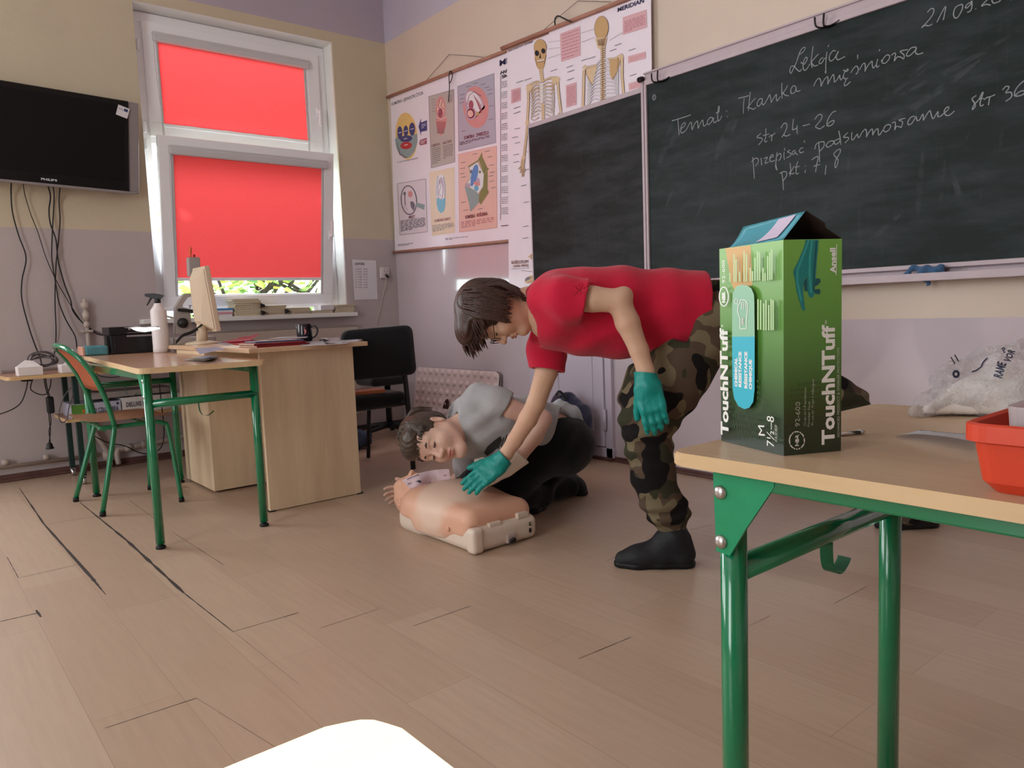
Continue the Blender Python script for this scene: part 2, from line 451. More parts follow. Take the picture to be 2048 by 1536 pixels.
T.link(c, df.inputs[0]); T.link(c, tl.inputs[0]); mx.inputs[0].default_value = .165
T.link(df.outputs[0], mx.inputs[1]); T.link(tl.outputs[0], mx.inputs[2]); T.link(mx.outputs[0], o_.inputs[0])
RB2 = RB.copy(); RB2.name = 'dense_red_blind_fabric'; [n for n in RB2.node_tree.nodes if n.type == 'MIX_SHADER'][0].inputs[0].default_value = .04  # less translucent copy for the unseen blinds, made to hold back red light
grey_pvc = mat('grey_plastic_blind_parts', (206, 202, 205), .4, .5)
seal = mat('dark_seal', (60, 60, 62), .6); chrome = mat('chrome', (200, 200, 205), .2, .5, metal=1)
def ring(bm, x0, x1, z0, z1, w, y0, y1, M=None, bev=.006):
    box(bm, x0, x1, y0, y1, z1-w, z1, M, bev); box(bm, x0, x1, y0, y1, z0, z0+w, M, bev)
    box(bm, x0, x0+w, y0, y1, z0+w-.004, z1-w+.004, M, bev); box(bm, x1-w, x1, y0, y1, z0+w-.004, z1-w+.004, M, bev)
def handle(parent, x, z, y, M, down=True):
    bm = BM(); box(bm, x-.013, x+.013, y-.012, y, z-.035, z+.035, M, .004); box(bm, x-.01, x+.01, y-.05, y-.012, z-.012, z+.012, M, .005)
    box(bm, x-.011, x+.011, y-.058, y-.04, (z-.125) if down else z-.012, (z+.012) if down else z+.125, M, .007); obj('window_handle', bm, pvc, parent)
def blind(x0, x1, z1, zfab, y, M, label, side='left'):
    th = thing('roller_blind', label, 'blind', M @ Vector(((x0+x1)/2, y, zfab)), 'red roller blinds on the window sashes')
    bm = BM(); box(bm, x0-.035, x1+.045, y-.028, y+.03, z1, z1+.055, M, .012); box(bm, x0-.035, x1+.045, y-.02, y+.03, z1+.05, z1+.068, M, .004); obj('cassette', bm, grey_pvc, th)
    bm = BM()
    n = 26
    vs = [[bm.verts.new(M @ Vector((x0+(x1-x0)*i/n, y+.008+.004*noise.noise(Vector((i*.31, j*.5, z1))), z1+.01+(zfab-z1-.01)*j/12))) for i in range(n+1)] for j in range(13)]
    for j in range(12):
        for i in range(n): bm.faces.new((vs[j][i], vs[j][i+1], vs[j+1][i+1], vs[j+1][i])).smooth = True
    obj('fabric', bm, RB if x0 > 0 else RB2, th)
    bm = BM(); box(bm, x0-.004, x1+.004, y-.002, y+.018, zfab-.018, zfab+.006, M, .004); obj('bottom_bar', bm, pvc, th)
    for a in (x0-.013, x1-.001):
        bm = BM(); box(bm, a, a+.014, y+.004, y+.03, zfab-.1 if zfab > 2 else 1.2, z1+.002, M, .003); obj('side_guide', bm, grey_pvc, th)
    cx = x0-.03
    bm = BM(); L = [M @ Vector((cx, y-.02, z1+.03)), M @ Vector((cx-.006, y-.022, z1-.12)), M @ Vector((cx+.004, y-.024, zfab+.18)), M @ Vector((cx+.012, y-.02, zfab+.16)), M @ Vector((cx+.012, y-.016, z1+.02))]
    tube(bm, L, .0022, 5, 6); obj('bead_chain', bm, grey_pvc, th)
    return th
YFR = 6.02
I4 = Matrix.Identity(4)
def window(n, x0, x1, tilt, up_blind, low_blind):
    W_ = struct('window_%d' % n, loc=((x0+x1)/2, YFR, WZ0))
    xa, xb = x0+.012, x1-.022
    bm = BM(); ring(bm, xa, xb, 1.085, WZ1-.022, .072, YFR, YFR+.07); box(bm, xa+.05, xb-.05, YFR+.01, YFR+.07, 2.315, 2.37, bev=.004); obj('frame', bm, pvc, W_)
    sx0, sx1 = xa+.062, xb-.095
    # top sash
    bm = BM(); ring(bm, sx0, sx1+.03, 2.36, 3.172, .105, YFR-.022, YFR+.035); box(bm, sx1-.098, sx1-.04, YFR-.016, YFR+.03, 2.4, 3.1, bev=.004); ring(bm, sx0+.075, sx1-.045, 2.435, 3.06, .018, YFR-.012, YFR+.02, bev=.005); obj('top_sash', bm, pvc, W_)
    bm = BM(); box(bm, sx0+.08, sx1-.05, YFR+.012, YFR+.026, 2.44, 3.05); obj('glass_pane', bm, glassM, W_)
    handle(W_, sx1-.003, 2.70, YFR-.02, I4)
    # bottom-hung lower sash
    zb = 1.115
    M = Matrix.Translation((0, YFR+.02, zb)) @ Matrix.Rotation(tilt, 4, 'X') @ Matrix.Translation((0, -YFR-.02, -zb))
    bm = BM(); ring(bm, sx0, sx1+.03, zb, 2.352, .085, YFR-.022, YFR+.035, M); box(bm, sx1-.075, sx1-.04, YFR-.016, YFR+.03, zb+.06, 2.3, M, .004); ring(bm, sx0+.075, sx1-.045, zb+.075, 2.275, .018, YFR-.012, YFR+.02, M, .005); obj('lower_sash', bm, pvc, W_)
    bm = BM(); box(bm, sx0+.08, sx1-.05, YFR+.012, YFR+.026, zb+.08, 2.27, M); obj('glass_pane', bm, glassM, W_)
    handle(W_, sx1-.003, 1.69, YFR-.02, M, False)
    for z in (2.42, 2.30, 3.0):
        bm = BM(); box(bm, xa+.022, xa+.042, YFR-.022, YFR+.004, z-.04, z+.04, None, .007); obj('hinge_cover', bm, pvc, W_)
    bm = BM()
    # plastered reveal, a little splayed
    for (ax, bx) in ((x0-.004, xa+.004), (x1+.004, xb-.004)):
        quad(bm, [(ax, YW-.001, WZ0), (ax, YW-.001, WZ1), (bx, YFR+.03, WZ1-.02), (bx, YFR+.03, WZ0)])
    quad(bm, [(x0-.004, YW-.001, WZ1), (x1+.004, YW-.001, WZ1), (xb, YFR+.03, WZ1-.02), (xa, YFR+.03, WZ1-.02)])
    obj('reveal', bm, white_paint, W_)
    if up_blind: blind(sx0+.099, sx1-.105, 3.032, up_blind, YFR-.03, I4, 'red roller blind on the top sash of the window, short and wide' if n == 1 else 'red roller blind rolled on the top sash of window %s' % ('two' if n == 2 else 'three'))
    if low_blind: blind(sx0+.099, sx1-.08, 2.222, low_blind, YFR-.03, M, 'tall red roller blind on the tilted lower sash, down almost to the sill' if n == 1 else 'red roller blind pulled down on the lower sash of window %s' % ('two' if n == 2 else 'three'))
    bm = BM(); box(bm, x0-.13, x1+.052, YW-.085, YFR+.02, .995, 1.03, bev=.006); s = struct('trim_%d' % n, bm, white_paint, loc=((x0+x1)/2, YW, 1.0))
    return W_
window(1, *WIN[0], math.radians(8.6), 2.452, 1.335)
window(2, *WIN[1], 0, 3.0, 1.2)
window(3, *WIN[2], 0, 2.5, 1.25)
# ================================================================ OUTSIDE
leafM = bpy.data.materials.new('autumn_leaf'); leafM.use_nodes = True
T = NT(leafM); T.n.clear(); o_ = T.new('ShaderNodeOutputMaterial'); mx = T.new('ShaderNodeMixShader'); df = T.new('ShaderNodeBsdfDiffuse'); tl = T.new('ShaderNodeBsdfTranslucent')
oi = T.noise(T.pos()[0], 1.7, 3)
c = T.ramp(oi, [(.3, lin((96, 132, 84))), (.52, lin((150, 172, 96))), (.7, lin((222, 204, 96)))])
T.link(c, df.inputs[0]); T.link(c, tl.inputs[0]); mx.inputs[0].default_value = .5
T.link(df.outputs[0], mx.inputs[1]); T.link(tl.outputs[0], mx.inputs[2]); T.link(mx.outputs[0], o_.inputs[0])
bark = mat('bark', (70, 58, 50), .9, .2, vary=.3)
rt = random.Random(4)
def tree(label, x, y, z, rx, rz, n, size):
    th = thing('tree', label, 'tree', (x, y, -4))
    bm = BM(); tube(bm, [(x, y, -4), (x+.1, y, -1.5), (x-.05, y+.1, z)], [.22, .1], 8, 4); obj('trunk', bm, bark, th)
    bm = BM()
    for i in range(26):
        a = rt.uniform(0, 6.28); e = rt.uniform(-.5, .9); r = rt.uniform(.6, .98)
        p = Vector((x+math.cos(a)*rx*r*math.cos(e), y+math.sin(a)*rx*r*math.cos(e), z+rz*r*math.sin(e)))
        s = Vector((x, y, z-rz*.75+rt.uniform(0, rz)))
        tube(bm, [s, (s+p)/2+Vector((rt.uniform(-.2, .2), rt.uniform(-.2, .2), rt.uniform(0, .35))), p], [.055, .012], 5, 4)
    obj('branches', bm, bark, th)
    bm = BM()
    for i in range(n):
        d = Vector((rt.gauss(0, 1), rt.gauss(0, 1), rt.gauss(0, 1))).normalized()*rt.random()**.4
        p = Vector((x+d.x*rx, y+d.y*rx, z+d.z*rz))
        if noise.noise(p*1.1) < -.28: continue
        q = Matrix.Rotation(rt.uniform(0, 6.28), 3, 'Z') @ Matrix.Rotation(rt.uniform(-1.2, 1.2), 3, 'X')
        s = size*rt.uniform(.6, 1.3)
        bm.faces.new([bm.verts.new(p + q @ Vector(v)) for v in ((-s*.5, 0, 0), (-s*.15, s*.33, .02), (s*.5, 0, .03), (-s*.1, -s*.33, .02))])
    o = obj('foliage', bm, leafM, th, rc=False); o['kind'] = 'stuff'
tree('autumn tree outside, seen in the gap below the tall red blind', 5.6, 14.5, 1.5, 2.6, 2.4, 1900, .24)
tree('dense green tree added outside, unseen, to shade the tilted window from the sun', 1.25, 12.6, 4.35, 1.55, 1.75, 4200, .28)  # unseen crown added in the sun's path to keep it off window one
tree('tall autumn tree outside behind the other trees, to the right', 13.0, 21.5, 2.2, 3.0, 3.6, 2600, .3)
gM = mat('lawn', (96, 110, 70), .9, .1, vary=.3, vscale=3)
bm = BM(); box(bm, -60, 70, 6.6, 90, -4.1, -4); struct('ground', bm, gM)
# ================================================================ BLACKBOARDS, WRITING, CHARTS
alu = mat('painted_board_edge', (196, 178, 186), .45, .5, vary=.05)
def board_mat(name, base):
    M = mat(name, base, .42, .2); T = node(M); P, (x, y, z) = T.pos()
    mp = T.new('ShaderNodeMapping'); mp.inputs['Rotation'].default_value = (math.radians(32), 0, 0); mp.inputs['Scale'].default_value = (1, 1.1, 4.5); T.link(P, mp.inputs['Vector'])
    a = T.noise(mp.outputs[0], 2.0, 7, .62)
    mp2 = T.new('ShaderNodeMapping'); mp2.inputs['Scale'].default_value = (1, 14, 1.6); mp2.inputs['Rotation'].default_value = (math.radians(-8), 0, 0); T.link(P, mp2.inputs['Vector'])
    b = T.noise(mp2.outputs[0], 2.4, 5, .6)
    f = T.math('ADD', T.ramp(a, [(.42, (0, 0, 0, 1)), (.78, (.12, .12, .12, 1))]), T.ramp(b, [(.55, (0, 0, 0, 1)), (.95, (.04, .04, .04, 1))]))
    c = T.mix(f, lin(base), lin((150, 156, 172)))
    T.link(c, T.p.inputs['Base Color'])
    T.link(T.math('ADD', .36, T.math('MULTIPLY', a, .2)), T.p.inputs['Roughness'])
    return M
BBM = board_mat('chalkboard_green', (15, 28, 26)); BBM2 = board_mat('chalkboard_grey', (24, 27, 27))
XF = XB-.045                                     # face of the large board
big = thing('blackboard', 'large green blackboard with the chalk lesson notes', 'blackboard', (XB, .9, 1.1))
y0, y1, z0, z1 = -1.6, 2.95, 1.125, 2.262
bm = BM(); box(bm, XF, XB-.004, y0, y1, z0, z1); obj('writing_surface', bm, BBM, big)
bm = BM(); box(bm, XF-.012, XB, y0, y1+.012, z1-.004, z1+.026, bev=.004); box(bm, XF-.004, XB, y0, y1+.012, z1+.022, z1+.062, bev=.004); box(bm, XF-.016, XB, y0, y1+.014, z1+.058, z1+.068, bev=.003)
obj('top_rail', bm, alu, big)
bm = BM(); box(bm, XF-.012, XB, y1-.002, y1+.014, z0-.01, z1, bev=.003); obj('side_rail', bm, alu, big)
bm = BM(); box(bm, XF-.010, XB, y0, y1, z0-.016, z0+.004, bev=.003); obj('bottom_rail', bm, alu, big)
bm = BM(); box(bm, XF-.075, XB, y0, y1, z0-.062, z0-.048, bev=.003); box(bm, XF-.08, XF-.07, y0, y1, z0-.07, z0-.036, bev=.003); box(bm, XB-.02, XB, y0, y1, z0-.05, z0-.012)
obj('chalk_tray', bm, alu, big)
hookM = mat('dark_steel', (52, 46, 48), .35, .5, metal=.8)
for (px, py) in ((1318, 162), (1650, 52)):
    p = at(px, py, 'x', XF-.03); bm = BM()
    tube(bm, [p+Vector((-.01, .045, .05)), p+Vector((-.012, .035, .005)), p+Vector((.02, .0, 0)), p+Vector((.02, -.06, .012))], .0045, 6, 5)
    tube(bm, [p+Vector((-.01, .0, .055)), p+Vector((-.01, .0, .0)), p+Vector((.02, -.02, 0))], .0045, 6, 4); obj('hook', bm, hookM, big)
# small board on the left
XS = XB-.05
sb = thing('blackboard', 'small grey side blackboard, clean, between the skeleton chart and the large board', 'blackboard', (XB, 3.48, .9))
bm = BM(); box(bm, XS, XB-.02, 2.985, 3.99, .98, 2.232); obj('writing_surface', bm, BBM2, sb)
bm = BM(); box(bm, XS-.006, XB-.02, 2.985, 3.996, 2.226, 2.256, bev=.004); box(bm, XS-.004, XB-.02, 3.988, 3.998, .97, 2.24, bev=.003); box(bm, XS-.006, XB-.02, 2.985, 3.99, .955, .985, bev=.003); obj('frame', bm, alu, sb)
bm = BM(); box(bm, XS-.01, XB-.004, 2.967, 2.985, .95, 2.30, bev=.004); obj('divider', bm, alu, sb)
bm = BM(); tube(bm, [(XS-.03, 2.977, 2.29), (XS-.002, 2.977, 2.30), (XS+.02, 2.977, 2.285)], .016, 10, 4); obj('roller', bm, hookM, sb)
# ---- chalk handwriting
chalkM = mat('chalk', (158, 160, 166), .95, .1, vary=.12, vscale=90)
S = []
def reg(ox, oy, sc, strokes):
    for st in strokes: S.append([(ox+sc*x, oy+sc*y) for x, y in st])
reg(1330, 80, .1318, [[(105,1228),(250,1185),(390,1138)],[(195,1205),(205,1320),(215,1440)],[(235,1350),(290,1310),(310,1270),(288,1258),(252,1300),(238,1370),(252,1412),(290,1395),(330,1350),(375,1265),(400,1255),(405,1310),(412,1365)],
 [(412,1365),(450,1275),(490,1230),(500,1290),(505,1345)],[(505,1345),(540,1260),(572,1215),(580,1270),(592,1308),(640,1270)],[(722,1182),(690,1175),(650,1220),(645,1270),(672,1280),(712,1230),(735,1180),(735,1230),(752,1255),(795,1225)],
 [(815,1085),(825,1040),(815,1003),(805,1080),(800,1190),(815,1227),(848,1185),(860,1150)],[(772,1112),(828,1085)],[(932,1088),(938,1072)],[(945,1160),(953,1168)],
 [(1115,885),(1200,865),(1275,845)],[(1202,880),(1192,1000),(1188,1120)],[(1294,790),(1280,930),(1265,1075)],[(1375,880),(1325,935),(1290,985),(1250,1025)],[(1250,1025),(1300,1035),(1340,1052),(1382,1022)],
 [(1472,890),(1430,900),(1400,960),(1405,1000),(1432,1000),(1465,950),(1482,895),(1475,950),(1492,985),(1540,925),(1590,825)],[(1590,825),(1605,890),(1612,950)],[(1612,950),(1650,880),(1690,825),(1690,880),(1702,925),(1752,855)],
 [(1775,650),(1772,780),(1778,890)],[(1862,690),(1830,750),(1778,820)],[(1780,800),(1830,840),(1880,845)],[(1985,700),(1940,700),(1910,760),(1920,812),(1962,800),(1990,750),(1985,710),(2000,780),(2055,765)]])
reg(1560, 80, .14648, [[(255,205),(320,160),(343,105),(310,110),(270,170),(230,290),(180,400),(150,457),(135,420),(152,365),(190,360),(240,410),(272,428),(300,395)],[(285,305),(330,330),(372,262),(355,235),(325,290),(315,370),(335,415),(370,390),(410,325)],
 [(452,85),(435,220),(425,310),(442,380)],[(527,190),(480,240),(425,305)],[(425,305),(470,355),(522,340)],[(592,240),(560,255),(535,300),(545,325),(578,305),(605,258),(640,240)],[(642,160),(630,260),(625,360),(628,452),(614,430)],[(668,65),(655,95)],
 [(760,150),(720,150),(680,210),(675,270),(705,285),(752,240),(800,150),(770,230),(785,270),(830,255),(888,225)],[(460,630),(500,550),(540,525),(560,580),(560,635)],[(560,635),(600,550),(650,500),(655,560),(652,605)],[(652,605),(690,530),(730,470),(740,530),(745,575),(782,540),(815,480),(820,520),(836,545),(870,495)],
 [(865,410),(900,430),(930,415),(922,396),(885,440),(865,500),(890,532),(930,520)],[(905,540),(880,600),(890,627),(930,600),(962,568)],[(965,450),(1020,370),(1052,360),(1070,400),(1056,450),(1035,465)],[(1060,200),(1062,258)],
 [(1085,410),(1130,330),(1160,325),(1165,390),(1160,430)],[(1160,430),(1200,350),(1255,290),(1260,340),(1275,385),(1325,325)],[(1335,260),(1315,340),(1330,372),(1357,345)],[(1357,125),(1358,152)],
 [(1385,270),(1400,312),(1440,315),(1490,260),(1495,215),(1460,205),(1420,240),(1395,292)],[(1520,210),(1560,180),(1580,190),(1567,250),(1560,290)],[(1560,290),(1605,232),(1655,238),(1690,258),(1694,205),(1642,157),(1700,140),(1747,130)],[(1862,100),(1800,105),(1740,170),(1730,215),(1770,215),(1840,150),(1865,105),(1850,165),(1880,195),(1957,175)]])
reg(1490, 210, .10742, [[(300,530),(240,575),(230,605),(300,615),(325,640),(300,690),(250,745)],[(390,435),(385,600),(365,660),(385,690),(418,662)],[(335,570),(452,540)],[(445,600),(490,560),(500,580),(495,677)],[(500,590),(530,545),(567,525)],
 [(670,430),(720,350),(775,350),(780,420),(740,520),(685,602),(720,560),(770,580),(847,545)],[(905,260),(890,380),(885,460),(915,455),(967,430)],[(970,380),(970,470),(978,540)],[(1075,390),(1212,355)],[(1300,270),(1360,190),(1420,180),(1435,230),(1390,310),(1315,400),(1350,430),(1400,445),(1482,385)],
 [(1695,110),(1620,150),(1550,260),(1525,360),(1550,392),(1620,370),(1660,310),(1640,290),(1570,325),(1530,382)],[(145,970),(155,1100),(175,1375)],[(120,1065),(180,1000),(235,995),(250,1060),(195,1137)],[(300,985),(305,1050),(312,1122)],[(350,1000),(405,975),(415,985),(375,1070),(390,1085),(442,1060)],
 [(465,985),(525,960),(515,925),(480,950),(460,1020),(490,1055),(552,1030)],[(600,880),(580,1000),(575,1100),(600,1215),(568,1140),(590,1000)],[(590,960),(640,905),(670,920),(665,990),(625,1037)],[(730,870),(725,950),(737,1022)],[(733,800),(743,850)],[(845,840),(790,870),(850,900),(850,940),(775,990)],
 [(937,845),(890,865),(880,910),(905,920),(940,870),(945,905),(987,925)],[(1085,795),(1035,810),(1015,860),(1040,890),(1097,865)],[(1100,660),(1112,702)],[(650,1275),(720,1240),(770,1250),(775,1320),(712,1412)],[(685,1260),(705,1400),(714,1585)],[(840,1080),(850,1200),(835,1330)],[(915,1135),(870,1220),(820,1270)],[(820,1270),(880,1282),(922,1265)],
 [(985,1050),(960,1130),(950,1250),(965,1287),(1003,1260)],[(930,1165),(1017,1140)],[(1120,1130),(1124,1146)],[(1125,1210),(1115,1267)],[(1240,1025),(1310,975),(1362,965),(1340,1100),(1315,1247)],[(1280,1140),(1402,1105)],[(1510,1120),(1500,1220),(1495,1302)],
 [(1775,870),(1775,825),(1720,840),(1655,910),(1690,970),(1735,1030),(1712,1130),(1685,1167),(1675,1110),(1700,1010),(1762,910),(1775,860)]])
reg(1610, 200, .15137, [[(130,652),(145,590),(190,560),(250,555),(245,620),(190,682)],[(180,550),(190,690),(193,822)],[(275,590),(300,625),(350,600),(380,560),(370,540),(320,550),(285,587)],[(380,545),(400,585),(440,570),(472,520)],[(445,405),(465,500),(472,592)],[(385,545),(430,520),(468,512)],[(567,430),(510,490),(570,495),(576,520),(530,567)],
 [(620,425),(615,510),(640,522),(690,450),(700,490),(722,490),(752,432),(800,385),(815,440),(812,492)],[(812,492),(850,420),(890,385),(895,467)],[(895,467),(930,400),(965,385),(970,450),(987,460),(1032,398)],[(1030,390),(1060,422),(1110,395),(1136,345),(1110,325),(1060,345),(1040,387)],[(1150,310),(1185,290),(1196,320),(1185,397)],[(1185,397),(1212,350),(1250,355),(1272,362),(1290,290),(1240,267),(1327,240)],
 [(1452,215),(1400,230),(1360,290),(1370,327),(1412,310),(1450,250),(1470,220),(1482,270),(1515,262),(1560,185),(1565,272)],[(1565,272),(1600,210),(1640,150),(1656,150),(1682,235),(1705,238),(1760,150),(1755,215),(1792,215),(1835,178),(1890,130),(1900,95),(1870,100),(1840,150),(1862,200),(1912,200),(1977,145)]])
reg(1830, 130, .10676, [[(1152,570),(1080,620),(1075,650),(1120,720),(1130,780),(1075,837),(1100,760),(1150,700),(1205,635),(1260,520),(1277,530),(1245,620),(1220,720),(1240,770),(1295,738)],[(1205,640),(1290,625)],[(1290,655),(1340,615),(1390,602),(1395,640),(1375,757)],[(1400,600),(1450,580),(1503,555)],[(1640,470),(1700,405),(1757,405),(1750,450),(1700,520),(1790,510),(1816,560),(1790,620),(1700,682)],
 [(2045,295),(1950,380),(1880,480),(1868,570),(1910,585),(1990,570),(2050,530),(2070,490),(1990,490),(1920,530),(1880,575)]])
reg(1750, 0, .1455, [[(720,170),(770,120),(810,130),(795,200),(720,300),(640,382),(690,350),(740,355),(792,330)],[(850,310),(900,210),(972,85),(960,180),(940,277)],[(1190,60),(1110,100),(1080,190),(1100,245),(1140,235),(1195,140),(1205,75),(1188,60)],[(1330,20),(1270,60),(1245,100),(1270,107),(1320,50),(1332,10),(1332,100),(1312,150),(1270,172)],[(1384,117),(1387,124)],
 [(1480,-40),(1520,-80),(1560,-60),(1540,0),(1462,85),(1530,60),(1590,72)],[(1650,-70),(1610,0),(1632,42),(1680,32),(1722,8),(1745,-50),(1700,-85),(1650,-70)],[(1860,-170),(1900,-190),(1915,-120),(1850,-10),(1960,-30)]])
reg(1250, 130, .0977, [[(600,610),(570,640),(570,690),(595,716),(625,680),(625,630),(598,610)],[(590,640),(600,670)]])
rows = {}
for st in S:
    pts = smooth_path([at(px, py, 'x', XF-.001) for px, py in st], 5)
    c = sum(pts, Vector())/len(pts); rows.setdefault(min(range(6), key=lambda i: abs(c.z-(2.16-.0*c.y, 2.03, 1.92, 1.80, 1.68, 1.57)[i])), []).append(pts)
for k, L_ in sorted(rows.items()):
    bm = BM()
    for pts in L_: tube(bm, pts, .0027, 5)
    for v in bm.verts: v.co.x = XF-.001+(v.co.x-XF+.001)*.5
    obj('chalk_writing', bm, chalkM, big)
# half-wiped chalk streaks
smM = mat('wiped_chalk', (158, 166, 176), .95, .1); T = node(smM)
a = T.noise(T.coord('Object', (1, 3, 3)), 7, 4, .6)
T.link(T.ramp(a, [(.4, (0, 0, 0, 1)), (.85, (.16, .16, .16, 1))]), T.p.inputs['Alpha'])
bm = BM()
def smear(a, b, w, k=.0):
    bm = BM()
    A, B = at(*a, 'x', XF-.0006), at(*b, 'x', XF-.0006); d = B-A; n = Vector((0, -d.z, d.y)).normalized()*w
    mid = (A+B)/2+n*k/w*d.length if w else (A+B)/2
    pts = smooth_path([A, mid, B], 8); L = []; R_ = []
    for i, p in enumerate(pts):
        t = i/(len(pts)-1); ww = math.sin(math.pi*min(max(t, .04), .96))**.6
        L.append(bm.verts.new(p+n*ww)); R_.append(bm.verts.new(p-n*ww))
    for i in range(len(pts)-1): bm.faces.new((L[i], L[i+1], R_[i+1], R_[i]))
    obj('chalk_smear', bm, smM, big)
for s in (((1800,190),(2040,60),.012,.02),((1770,250),(1960,120),.016,.02),((1765,200),(1850,140),.010,0),((1810,160),(1860,120),.006,0),((1903,335),(1922,410),.012,0),((1916,370),(1932,418),.010,0),((1822,250),(1842,205),.010,0),((1998,325),(2006,250),.007,0),((1930,280),(1940,265),.006,0),
          ((1430,320),(1480,215),.03,.0),((1335,300),(1372,240),.02,.0),((1445,310),(1460,290),.004,0),((1400,350),(1420,330),.006,0),((1310,360),(1345,240),.02,.0),((1690,390),(1700,300),.008,0),((1835,440),(1845,300),.012,0),((1880,420),(1890,320),.008,0),((1960,400),(1968,340),.008,0),((1560,420),(1575,330),.012,0),((1640,440),(1655,400),.010,0),((1330,420),(1345,380),.010,0),((1390,440),(1408,400),.010,0),((1740,480),(1800,430),.012,.02)): smear(*s)
# ---- blue rag on the tray
# ---- wall charts
paperM = mat('laminated_paper', (246, 234, 246), .2, .5, vary=.02, vscale=3, bump=.04, bscale=5)
INK = dict(black=(40, 36, 48), navy=(44, 42, 84), grey=(120, 112, 128), pink=(226, 178, 186), tan=(206, 168, 120), bone=(224, 196, 160), bonelight=(232, 222, 220), bonedark=(122, 86, 60), yellow=(240, 200, 128),
  teal=(150, 166, 170), blue=(70, 68, 130), red=(200, 60, 66), greyblue=(186, 178, 196), beige=(196, 182, 178), rose=(222, 150, 150), peach=(240, 214, 190), cyan=(110, 180, 212), olive=(136, 134, 84), skyblue=(96, 140, 206), salmon=(240, 190, 180), maroon=(120, 40, 58), white=(236, 230, 236), magenta=(170, 90, 110), lilac=(196, 170, 190), lens=(230, 215, 226), rib=(176, 176, 192))
INKN = list(INK)
INKM = [mat('ink_'+k, v, .3, .5) for k, v in INK.items()]
class Art:
    """flat printing on the plane x = X, traced from the photograph"""
    def __init__(s, X): s.X = X; s.bm = BM(); s.k = 0
    def pt(s, x, y, lift=0): return at(x, y, 'x', s.X-.0005-.00003*s.k-lift)
    def poly(s, pts, ink):
        s.k += 1
        f = s.bm.faces.new([s.bm.verts.new(s.pt(*p)) for p in pts]); f.material_index = INKN.index(ink)
    def ell(s, c, rx, ry, ink, rot=0, a0=0, a1=360, n=28):
        pts = []
        for i in range(n + (0 if a1-a0 == 360 else 1)):
            a = math.radians(a0+(a1-a0)*i/n); u, v = rx*math.cos(a), ry*math.sin(a); r = math.radians(rot)
            pts.append((c[0]+u*math.cos(r)-v*math.sin(r), c[1]+u*math.sin(r)+v*math.cos(r)))
        s.poly(pts, ink)
    def line(s, pts, w, ink):
        s.k += .12
        P = [Vector(p) for p in pts]; n = len(P); L, R_ = [], []
        for i in range(n):
            d = P[min(i+1, n-1)]-P[max(i-1, 0)]; d = d.normalized(); q = Vector((-d.y, d.x))*w/2
            L.append(s.bm.verts.new(s.pt(*(P[i]+q)))); R_.append(s.bm.verts.new(s.pt(*(P[i]-q))))
        for i in range(n-1):
            f = s.bm.faces.new((L[i], L[i+1], R_[i+1], R_[i])); f.material_index = INKN.index(ink)
    def text(s, t, a, b, h, ink, bold=.0):
        s.k += .12; A = s.pt(*a); B = s.pt(*b); hh = abs(at(a[0], a[1]-h, 'x', s.X).z-A.z)
        add_text(s.bm, t, A, B, hh, (-1, 0, 0), INKN.index(ink), .00002, bold=bold)
    def lines(s, c, rows, ink='grey', w=1.2, seed=1):
        """a paragraph too small to read: c = four corners (tl, tr, br, bl), broken word strokes"""
        r = random.Random(seed); tl, tr_, br_, bl = [Vector(p) for p in c]
        for i in range(rows):
            t = (i+.5)/rows; a = tl.lerp(bl, t); b = tr_.lerp(br_, t); u = 0
            end = 1 if i < rows-1 else r.uniform(.3, .8)
            while u < end:
                v = min(u+r.uniform(.06, .2), end); s.line([a.lerp(b, u), a.lerp(b, v)], w, ink); u = v+.035
    def done(s, name, parent): return obj(name, s.bm, INKM, parent, rc=False)
woodrail = mat('wooden_rail', (178, 126, 108), .45, .4, vary=.12, vscale=12)
def sheet(bm, pts, d=.003, n=10, curl=0):
    tl, tr_, br_, bl = pts; grid = []
    for j in range(n+1):
        row = []
        for i in range(n+1):
            p = tl.lerp(tr_, i/n).lerp(bl.lerp(br_, i/n), j/n); row.append(bm.verts.new(p+Vector((-.004*curl*abs(noise.noise(Vector((i*.4, j*.4, 2)))), 0, 0))))
        grid.append(row)
    for j in range(n):
        for i in range(n): bm.faces.new((grid[j][i], grid[j][i+1], grid[j+1][i+1], grid[j+1][i])).smooth = True
# chart 1 : cells
X1 = XB-.012
c1 = thing('wall_chart', 'cell biology chart in pink and blue hanging beside the room corner', 'wall chart', at(900, 500, 'x', X1), 'roll-up wall charts on the board wall')
A1 = [at(781, 196, 'x', X1), at(1092, 72, 'x', X1), at(1092, 478, 'x', X1), at(790, 502, 'x', X1)]
bm = BM(); sheet(bm, A1); obj('printed_sheet', bm, paperM, c1)
bm = BM(); tube(bm, [at(774, 195, 'x', X1-.012), at(1100, 67, 'x', X1-.012)], .013, 10); obj('top_rail', bm, woodrail, c1)
bm = BM(); tube(bm, [at(785, 505, 'x', X1-.01), at(1100, 474, 'x', X1-.01)], .012, 10); obj('bottom_rail', bm, woodrail, c1)
cord = mat('grey_cord', (120, 105, 105), .8); wireM = mat('dark_wire', (30, 28, 30), .5)
bm = BM(); tube(bm, [at(850, 164, 'x', X1-.012), at(898, 109, 'x', X1+.004), at(945, 112, 'x', X1+.004), at(975, 116, 'x', X1-.012)], .002, 5); obj('hanging_cord', bm, cord, c1)
bm = BM(); tube(bm, [at(*p, 'x', X1-.03) for p in ((897, 204), (899, 175), (898, 152), (901, 142), (905, 150), (902, 162), (898, 166))], .004, 6, 5); obj('wire_hook', bm, wireM, c1)
a = Art(X1)
def Z6(x, y): return (770+x*.2409, 130+y*.2409)       # the enlarged view used for tracing
def zz(l): return [Z6(*p) for p in l]
